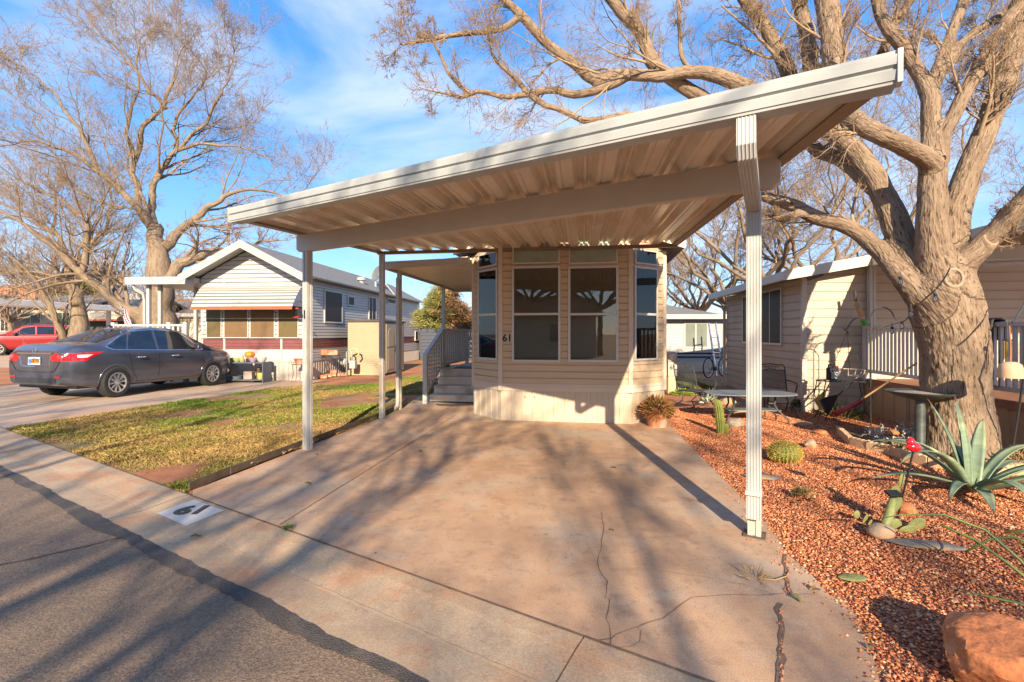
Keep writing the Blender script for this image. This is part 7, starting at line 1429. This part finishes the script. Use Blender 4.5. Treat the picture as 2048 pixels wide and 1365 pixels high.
# birdbath
bb = thing('birdbath', 'dark green birdbath on a slim pedestal before the massive tree', 'birdbath', G(1840, 915) + Vector((0, 0, .03))); m_ver = mat('verdigris', (.022, .028, .026), .5, .3, 9, c2=(.085, .10, .09), bump=.2)
zb0 = -.03
mb = MB(); mb.lathe([(0, .70), (.10, .705), (.22, .735), (.31, .775), (.335, .785), (.345, .80), (.33, .803), (.22, .775), (.12, .758), (0, .755)], 40, (0, 0, zb0)); mb.build('bowl', m_ver, bb, smooth=2)
mb = MB(); mb.lathe([(0, .786), (.2, .784), (.29, .781)], 30, (0, 0, zb0)); mb.build('debris', mat('leaf_debris', (.22, .17, .12), .9, .5, 40, bump=1, c2=(.44, .37, .29)), bb)
mb = MB(); mb.lathe([(.09, .702), (.05, .69), (.048, .64), (.055, .60), (.052, .1), (.07, .06)], 20, (0, 0, zb0)); mb.build('pedestal', m_ver, bb, smooth=2)
mb = MB(); mb.lathe([(.21, .0), (.22, .02), (.14, .045), (.07, .07), (0, .07)], 30, (0, 0, zb0)); mb.build('base', m_ver, bb, smooth=2)
# ------------------------------------------------------------------ porch side clutter
def hookpole(label, base, zt, rx, az, loc=None):
    t = thing('shepherd_hook', label, 'garden hook', base); ca, sa = math.cos(az), math.sin(az); mb = MB()
    pts = [(0, 0, 0), (0, 0, zt - rx)] + [(ca * rx * (1 - math.cos(a)), sa * rx * (1 - math.cos(a)), zt - rx + rx * math.sin(a)) for a in np.linspace(.2, math.pi * .9, 10)] + [(ca * rx * 2.25, sa * rx * 2.25, zt - rx * 1.15), (ca * rx * 2.45, sa * rx * 2.45, zt - rx * .9)]
    mb.tube(pts, .009, 6); mb.build('pole', m_iron, t); return t
YH = 7.6
p0 = P(1741, 0, YH); p0.z = 0; hk = hookpole('black shepherd hook arching right in front of the white picket railing', p0, P(0, 615, YH).z, .19, 0.0)
p1 = Vector((P(1742, 0, 7.7).x, 7.7, 0)); hk2 = hookpole('black shepherd hook arching left and carrying the wire basket', p1, P(0, 636, 7.7).z, .185, math.pi)
bkx = P(1695, 0, 7.7); hb = thing('hanging_basket', 'empty wire basket hanging on chains from the left arching hook', 'hanging basket', Vector((bkx.x, 7.7, P(0, 662, 7.7).z)))
zr = P(0, 740, 7.7).z - hb.location.z; mb = MB(); rw_b = .235
for a in (0, 2.1, 4.2): mb.tube([(0, 0, 0), (rw_b * math.cos(a), rw_b * math.sin(a), zr)], .004, 5)
mb.build('chain', m_iron, hb); mb = MB(); m_wire = mat('pale_wire', (.5, .42, .32), .5); ring_ = [(rw_b * math.cos(a), rw_b * math.sin(a), zr) for a in np.linspace(0, 2 * math.pi, 24, endpoint=False)]; mb.tube(ring_, .007, 6, closed=True)
for k in range(7):
    a = math.pi * k / 7; mb.tube([(rw_b * math.cos(t) * math.cos(a), rw_b * math.cos(t) * math.sin(a), zr - .17 * math.sin(t)) for t in np.linspace(0, math.pi, 12)], .005, 5)
mb.tube([(rw_b * .8 * math.cos(a), rw_b * .8 * math.sin(a), zr - .10) for a in np.linspace(0, 2 * math.pi, 20, endpoint=False)], .004, 5, closed=True); mb.build('wire_bowl', m_wire, hb)
wt_ = thing('plant_stand', 'low black wire table under the hanging basket by the beige wall', 'plant stand', Vector((P(1685, 0, 8.2).x, 8.2, 0)), R(-8)); zt2 = P(0, 762, 8.2).z
mb = MB(); mb.tube([(.42 * math.cos(a), .2 * math.sin(a), zt2) for a in np.linspace(0, 2 * math.pi, 20, endpoint=False)], .010, 5, closed=True)
for x in np.linspace(-.36, .36, 9): mb.tube([(x, -.17, zt2), (x, .17, zt2)], .005, 4)
mb.build('wire_top', m_iron, wt_)
for x in (-.34, .34):
    for y in (-.15, .15): mb = MB(); mb.tube([(x, y, zt2), (x * 1.15, y, zt2 * .6), (x * .8, y, zt2 * .3), (x * 1.1, y * 1.2, 0)], .009, 5); mb.build('leg', m_iron, wt_)
jg = thing('plastic_jug', 'black plastic jug with a pale label standing on the low wire table', 'jug', wt_.location + Vector((-.20, -.03, zt2 + .011))); mb = MB(); mb.box(-.085, .085, -.05, .05, 0, .22); mb.build('jug_body', m_black, jg, bevel=.02)
mb = MB(); mb.box(-.05, .06, -.053, -.0505, .03, .15); mb.build('label_sheet', mat('jug_label', (.38, .45, .46), .5, .2, 30, c3=(.02, .22, .22), c3s=12), jg)
mb = MB(); mb.tube([(-.07, 0, .21), (-.06, 0, .27), (.03, 0, .275), (.06, 0, .22)], .014, 6); mb.build('handle', m_black, jg); mb = MB(); mb.lathe([(.03, .21), (.03, .25), (0, .25)], 12, (.075, 0, .0)); mb.build('cap', m_red, jg)
def rake(label, base, head, tip, m, m2, n=14, wspread=.28, nm='garden_rake'):
    t = thing(nm, label, 'rake', base); h = head - base; tp_ = tip - base; mb = MB(); mb.tube([h, tp_], .013, 8); mb.build('handle', m2, t); mb = MB(); dn = (h - tp_).normalized(); sd = dn.cross(Vector((0, 1, .2))).normalized(); ln = .36
    for k in range(n): f = k / (n - 1) - .5; e = h + dn * ln + sd * wspread * 2 * f; e.z = max(e.z, .012); mb.tube([h + sd * .03 * f, h + dn * ln * .6 + sd * wspread * 1.5 * f, e], [.010, .010, .007], 5)
    mb.extr([h - sd * .03, h + sd * .03, h + dn * ln * .62 + sd * wspread * .72, h + dn * ln * .62 - sd * wspread * .72], [q + Vector((0, .012, 0)) for q in (h - sd * .03, h + sd * .03, h + dn * ln * .62 + sd * wspread * .72, h + dn * ln * .62 - sd * wspread * .72)]); mb.build('rake_head', m, t); return t
rake('black fan rake resting head down below the low wire table', G(1650, 822), P(1674, 792, 7.95), P(1706, 764, 8.05), m_dark, m_black, 16, .15)
rake('yellow tined rake tucked behind the black fan rake', G(1640, 820), P(1650, 785, 8.4), P(1668, 752, 8.6), m_spine, m_dark, 14, .12)
sv = thing('snow_shovel', 'red plastic snow shovel with long wooden handle leaning on the deck', 'shovel', G(1690, 838)); a_, b_, c_ = P(1662, 830, 7.75), P(1722, 800, 7.6), P(1834, 726, 7.1)
mb = MB(); mb.tube([b_ - sv.location, c_ - sv.location], .014, 8); mb.build('handle', mat('pale_wood', (.46, .28, .14), .6, .1, 12), sv)
dv = (a_ - b_).normalized(); sdv = dv.cross(Vector((.12, 0, 1))).normalized(); mb = MB(); mb.grid(lambda u, v: (b_ - sv.location) + dv * (.46 * v) + sdv * (u - .5) * (.08 + .20 * min(1, v * 2)) + dv.cross(sdv) * (.05 * math.cos((u - .5) * 3)), 10, 8); mb.build('blade', mat('red_shovel', (.42, .02, .03), .4), sv, smooth=True, solid=.012, fix=False)
# log feeder leaning on the post, bird house, wind chime, string lights
lg = thing('log_feeder', 'slanted birch log with a green end hanging by the porch post', 'bird feeder', P(1718, 622, 8.5)); mb = MB(); a_, b_ = P(1711, 603, 8.5) - lg.location, P(1726, 640, 8.5) - lg.location; mb.tube([a_, b_], .048, 12); mb.build('log', m_barkp if False else m_prock, lg)
mb = MB(); mb.tube([P(1709, 582, 8.5) - lg.location, a_], .028, 8); mb.build('dark_tip', m_dark, lg); mb = MB(); mb.tube([b_, P(1731, 650, 8.5) - lg.location], .055, 10); mb.build('green_cap', mat('green_plastic', (.06, .35, .03), .4), lg)
bh = thing('bird_house', 'bell shaped tan bird house hanging at the right edge', 'bird house', P(2021, 740, 4.9)); mb = MB(); mb.lathe([(0, .085), (.05, .08), (.085, .055), (.10, .0), (.103, -.085), (0, -.085)], 24); mb.build('shell', mat('tan_clay', (.56, .38, .22), .7, .1, 6), bh, smooth=2)
mb = MB(); mb.lathe([(0, -.006), (.018, -.006), (.018, .006), (0, .006)], 14, (.06, -.086, -.02), 'y'); mb.build('entry_hole', m_black, bh); mb = MB(); mb.tube([(0, 0, .085), (0, 0, .28), (-.012, 0, .46)], .006, 6); mb.build('hanging_cord', m_terra, bh)
pk2 = thing('garden_stake', 'thin black metal stake slanting at the right edge below the bird house', 'garden stake', G(2020, 930)); mb = MB(); e_ = P(2052, 728, 4.95) - pk2.location; mb.tube([(0, 0, 0), e_ * .5, e_, e_ + Vector((.25, .1, .9))], .011, 7); mb.tube([e_ + Vector((.25, .1, .9)), P(2030, 640, 4.9) - pk2.location, P(2024, 646, 4.9) - pk2.location], .010, 6); mb.build('stake_rod', m_iron, pk2)
wc = thing('wind_chime', 'small wind chime with golden tubes before the porch railing', 'wind chime', P(2015, 655, 5.2))
mb = MB()
for i in range(5): a = i * 1.257; mb.tube([(.03 * math.cos(a), .03 * math.sin(a), -.16), (.03 * math.cos(a), .03 * math.sin(a), -.33 - .015 * i)], .007, 6)
mb.build('tube_set', mat('brass', (.55, .38, .08), .3, metal=.8), wc); mb = MB(); mb.tube([(0, 0, .06), (0, 0, -.14)], .003, 4); mb.lathe([(0, -.13), (.04, -.135), (.04, -.155), (0, -.16)], 12); mb.lathe([(0, -.40), (.02, -.42), (0, -.46)], 8); mb.build('crown_disc', m_dark, wc)
sl_ = thing('string_lights', 'black cord of clear bulbs looped around the massive tree trunk', 'string lights', P(1800, 600, 5.2))
cord = [P(1768, 655, 6.8), P(1790, 648, 6.3), P(1812, 640, 5.8), P(1826, 618, 5.32), P(1845, 602, 5.24), P(1870, 580, 5.18), P(1888, 558, 5.16), P(1900, 536, 5.14)]
mb = mbw(sl_); q_, _ = crspline([tuple(p) for p in cord], [1] * len(cord), 30); mb.tube([Vector(p) for p in q_], .008, 5); mb.build('cord', m_black, sl_)
m_bulb = glassmat('bulb_glass', (.95, .95, .92), .12)
for (px, py, Y) in ((1801, 563, 5.35), (1871, 597, 5.12), (1822, 628, 5.25), (1804, 652, 5.9), (1784, 662, 6.2)):
    p = P(px, py, Y) - sl_.location; mb = MB(); mb.lathe([(.016, .055), (.018, .03), (.014, .02)], 10, p); mb.tube([p + Vector((0, 0, .05)), p + Vector((0, 0, .11))], .005, 4); s_ = mb.build('socket', m_black, sl_)
    mb = MB(); mb.lathe([(.013, .022), (.024, .0), (.024, -.02), (.012, -.04), (0, -.044)], 14, p); mb.build('bulb', m_bulb, s_, smooth=True)
# bed plants: dry dusty miller, mushrooms, flowers
def twiggy(label, loc, h, n, seed, m, tipm):
    rng = np.random.default_rng(seed); t = thing('dry_plant', label, 'plant', loc); a = rng.uniform(0, 6.283, n); l = rng.uniform(.4, 1, n) * h; PT = np.zeros((n, 7, 3)); d = nrm(np.stack([np.cos(a) * .8, np.sin(a) * .8, rng.uniform(.3, 1.2, n)], 1))
    for k in range(1, 7): d = nrm(d + rng.normal(0, .3, (n, 3)) + [0, 0, .12]); PT[:, k] = PT[:, k - 1] + d * l[:, None] / 6
    RD = np.full((n, 7), .006); B2 = grow(rng, PT, RD, 4, 5, .5, (.4, 1.2), .3, (0, 0, .1), rr=.9, rmin=.004); V, Fq, A = tubes([(PT, RD), B2], [5, 4]); np_mesh('stems', V, Fq, m, t, True, A)
    if tipm is not None:
        tips = B2[0][:, -1]; N = len(tips) * 5; c = np.repeat(tips, 5, 0) + rng.normal(0, .012, (N, 3)); dr = nrm(rng.normal(size=(N, 3)) + [0, 0, .5]); s = nrm(np.cross(dr, rng.normal(size=(N, 3)))); V = np.stack([c, c + dr * .016 + s * .008, c + dr * .032, c + dr * .016 - s * .008], 1)
        np_mesh('leaves', V.reshape(-1, 3), np.arange(N * 4).reshape(N, 4), tipm, t)
    return t
m_silver = mat('silver_stem', (.50, .42, .34), .8, .2, 12); m_sleaf = mat('silver_leaf', (.52, .50, .44), .8, .2, 12); m_drys = mat('dry_stem', (.34, .22, .10), .8, .2, 12)
twiggy('pale leafless dry shrub at the left end of the flower bed', Vector((5.02, 6.35, .02)), .30, 30, 1, m_silver, None)
twiggy('silver dusty miller with curled pale leaves in the middle of the bed', Vector((5.20, 6.15, .02)), .36, 26, 2, m_silver, m_sleaf)
twiggy('small grey sage plant left of the birdbath pedestal', Vector((5.15, 5.95, .02)), .22, 24, 3, m_sleaf, m_sleaf)
twiggy('straw coloured dry grass tuft beside the birdbath base', Vector((4.75, 5.75, .02)), .22, 40, 4, m_drys, None)
twiggy('tangle of dry brown stems at the right end of the flower bed', Vector((5.6, 5.2, .02)), .25, 46, 6, m_drys, None)
def mush(label, loc, h, r, m):
    t = thing('mushroom_ornament', label, 'garden ornament', loc); mb = MB(); mb.lathe([(.014, 0), (.011, h * .5), (.012, h)], 10); mb.build('stalk', m_pale, t, smooth=True); mb = MB(); mb.lathe([(0, h - .004), (r, h - .012), (r * .85, h + .02), (r * .4, h + .042), (0, h + .046)], 18); mb.build('cap', m, t, smooth=True)
mush('orange capped mushroom ornament standing left of the birdbath', Vector((5.02, 6.0, .02)) + Vector((.02, .2, 0)), .17, .075, m_terra); mush('brown capped mushroom ornament at the tree foot right of the birdbath', Vector((5.02, 5.3, .02)), .10, .06, m_rust)
fw = thing('orange_flowers', 'few orange blossoms between dry stems above the edging', 'flowers', G(1790, 893)); mb = MB()
for i in range(9): p = Vector((rg_.uniform(-.05, .05), rg_.uniform(-.05, .05), rg_.uniform(.06, .16))); mb.lathe([(0, -.004), (.012, .004), (.02, .012), (0, .006)], 7, p); mb.tube([(p.x * .3, p.y * .3, 0), p], .002, 4)
mb.build('blossoms', mat('orange_petal', (.75, .12, .01), .5), fw)
# long yucca blades reaching in from the right edge
yu = thing('yucca', 'thin arching green yucca blades reaching in from the right edge', 'plant', Vector((3.25, 2.75, 0)))
for pts in ([(2075, 1160, 2.7), (2040, 1120, 2.75), (1970, 1060, 2.85), (1890, 1030, 2.95), (1800, 1030, 3.05), (1770, 1036, 3.08)], [(2075, 1175, 2.7), (2020, 1130, 2.8), (1950, 1080, 2.9), (1880, 1050, 3.0)], [(2090, 1215, 2.55), (2040, 1208, 2.6), (1960, 1190, 2.7), (1890, 1183, 2.75), (1845, 1196, 2.75)], [(2085, 1100, 2.8), (2030, 1075, 2.9), (1980, 1078, 3.0), (1930, 1105, 3.05)], [(2095, 1235, 2.5), (2060, 1245, 2.5), (2022, 1252, 2.48)], [(2080, 1050, 2.9), (2050, 1062, 2.95), (2010, 1064, 3.0)]):
    mb = mbw(yu); mb.tube([P(*p) for p in pts], [.009, .009, .008, .007, .004, .002][:len(pts)], 4); mb.build('blade', mat('yucca_green', (.15, .20, .05), .5, .2, 8), yu, smooth=True)
ya = leafball('small_agave', 'tiny pale agave rosette between the cactus and the patio chair', 'agave', G(1418, 812), .14, .16, 40, 9, [(.40, .46, .34), (.3, .38, .26)], .22, .022)
gr = leafball('green_clump', 'bright green low weed clump at the foot of the meter pedestal', 'plant', G(1365, 790), .26, .08, 500, 6, [(.20, .30, .03), (.3, .36, .05)], .10, .012)
wd = leafball('weed', 'small brown dried weed in the gravel right of the post', 'plant', G(1605, 1000), .07, .08, 120, 8, [(.20, .14, .05), (.16, .17, .06)], .07, .006)
sc2 = leafball('strappy_plant', 'flat sprawling dark strappy plant at the shovel foot', 'plant', G(1680, 836), .32, .07, 160, 10, [(.10, .13, .05), (.30, .2, .04), (.08, .10, .04)], .26, .012)
ph = leafball('round_cactus', 'dark round little cactus beside the right patio chair', 'cactus', Vector((G(1586, 820).x, 9.1, .0)), .11, .22, 500, 11, [(.03, .05, .02), (.06, .08, .03)], .05, .006)
# dry leaves on the drive
m_leaf = mat('dry_leaf', (.24, .14, .04), .8, .3, 30); m_leaf2 = mat('dry_leaf_olive', (.20, .17, .06), .8, .3, 30)
def leaf(label, px, py, s, rz, m, seed, z0=.004):
    rn = random.Random(seed); mb = MB(); n = 8; vs = []
    for i in range(n + 1):
        f = i / n; w = s * .33 * math.sin(f * math.pi) ** .8 + .0008; z = s * .16 * math.sin(f * 3 + rn.random()); vs += [(s * (f - .5), -w, z + w * .5 + .004), (s * (f - .5), 0, z + .004), (s * (f - .5), w, z + w * .5 + .004)]
    mb.add(vs, [(i * 3 + k, (i + 1) * 3 + k, (i + 1) * 3 + k + 1, i * 3 + k + 1) for i in range(n) for k in (0, 1)]); zmin = min(v[2] for v in vs); o = mb.build('dry_leaf', m, None, smooth=True, fix=False); o.location = G(px, py) + Vector((0, 0, z0 - zmin)); o.rotation_euler = (0, 0, rz); tag(o, label, 'leaf', 'dry leaves on the driveway')
for a in (('curled dark leaf by the hairline crack in the middle of the drive', 1224, 1063, .042, .4, m_leaf, 1), ('pair of olive leaf blades on the drive beyond the cross joint', 1228, 938, .07, .2, m_leaf2, 2), ('yellow leaf beside the wide crack right of the drive', 1592, 1202, .07, -.9, m_leaf2, 3), ('brown leaf on the drive edge at the start of the gravel', 1632, 1184, .06, .3, m_leaf, 4), ('pale leaf pair on the orange stained slab left of the long joint', 615, 971, .07, 0, m_leaf, 5), ('tan leaf close to the left carport post on the slab', 634, 911, .05, .5, m_leaf, 6), ('brown leaf lying on the cross joint right of the long joint', 841, 904, .06, .1, m_leaf, 7), ('brown leaf lying in the kerb gutter below the 61 panel', 390, 1070, .07, .5, m_leaf, 8, -.025), ('dry leaf where boulder and driveway meet', 1738, 1298, .05, 1.2, m_leaf2, 9), ('reddish leaf near the kerb at the middle of the drive', 751, 1109, .03, 1.2, m_terra, 10), ('dark leaf on gravel left of the barrel cactus', 1597, 1011, .06, .6, m_leaf, 11, .01)): leaf(*a)
o = leafball('dry_twig_tuft', 'straw coloured twig tuft lying on the concrete left of the wide crack', 'twigs', G(1506, 1158), .05, .02, 60, 13, [(.42, .28, .12), (.34, .22, .09)], .09, .0025)
tw = thing('bent_twig', 'thin bent pale twig reaching from the tuft to the wide crack', 'twig', G(1540, 1160)); mb = MB(); mb.tube([G(1520, 1160) - tw.location + Vector((0, 0, .008)), G(1550, 1164) - tw.location + Vector((0, 0, .012)), G(1572, 1158) - tw.location + Vector((0, 0, .014)), G(1577, 1149) - tw.location + Vector((0, 0, .01))], .003, 5); mb.build('stem', mat('straw', (.46, .30, .12), .8), tw)
gw = leafball('green_weed', 'tiny green weed growing in the joint between kerb and drive', 'plant', G(576, 1060), .03, .02, 60, 14, [(.08, .14, .02)], .03, .005)
# house across the street, mirrored in the panes
ax = thing('house_across_street', 'long low house across the street mirrored in the bay window panes', 'house', ST(-2, -16, 0), math.atan2(SS.y, SS.x)); mb = MB(); mb.box(-9, 9, -4, 0, 0, 2.7); mb.build('wall', m_cream, ax); mb = MB(); mb.extr([(-9.5, .5, 2.65), (-9.5, -2, 4.0), (-9.5, -4.5, 2.65)], [(9.5, .5, 2.65), (9.5, -2, 4.0), (9.5, -4.5, 2.65)]); mb.build('roof', m_tile, ax)
for x in (-6, -2, 3, 6.5): mb = MB(); mb.box(x - .6, x + .6, -.0, .04, 1.0, 2.1); mb.build('window', m_tint, ax)

rng = np.random.default_rng(31); n = 420; x = np.concatenate([rng.uniform(1.6, 5.5, 260), rng.uniform(-7, -2.4, 160)]); y = np.concatenate([rng.uniform(1.6, 8, 260), rng.uniform(4.6, 10, 160)])
k = (inpoly(x, y, gravel_poly) | inpoly(x, y, lawn_poly)); x, y = x[k], y[k]; n = len(x); a = rng.uniform(0, 6.283, n); l = rng.uniform(.012, .034, n); w = l * rng.uniform(.2, .45, n); z0 = np.where(x > 0, .012, .03); tz = rng.uniform(-.006, .014, n)
u = np.stack([np.cos(a), np.sin(a)], 1); v = np.stack([-np.sin(a), np.cos(a)], 1); c = np.stack([x, y], 1)
V = np.stack([np.concatenate([c - u * l[:, None], (z0 + .003)[:, None]], 1), np.concatenate([c - v * w[:, None], (z0 + .008 + tz)[:, None]], 1), np.concatenate([c + u * l[:, None], (z0 + .005 - tz * .3)[:, None]], 1), np.concatenate([c + v * w[:, None], (z0 + .004)[:, None]], 1)], 1)
pal = np.array([(.24, .14, .05), (.34, .22, .09), (.16, .09, .04), (.40, .28, .13)]); col = np.repeat((pal[rng.integers(0, 4, n)] * rng.uniform(.7, 1.2, (n, 1)))[:, None], 4, 1)
Fq = np.arange(n * 4).reshape(n, 4); o = np_mesh('leaf_litter', V.reshape(-1, 3), np.concatenate([Fq[:, [0, 1, 2]], Fq[:, [0, 2, 3]]]), m_vc, col=col.reshape(-1, 3)); o['kind'] = 'stuff'; tag(o, 'small dry leaf litter scattered over the lawn and the gravel', 'leaf litter')
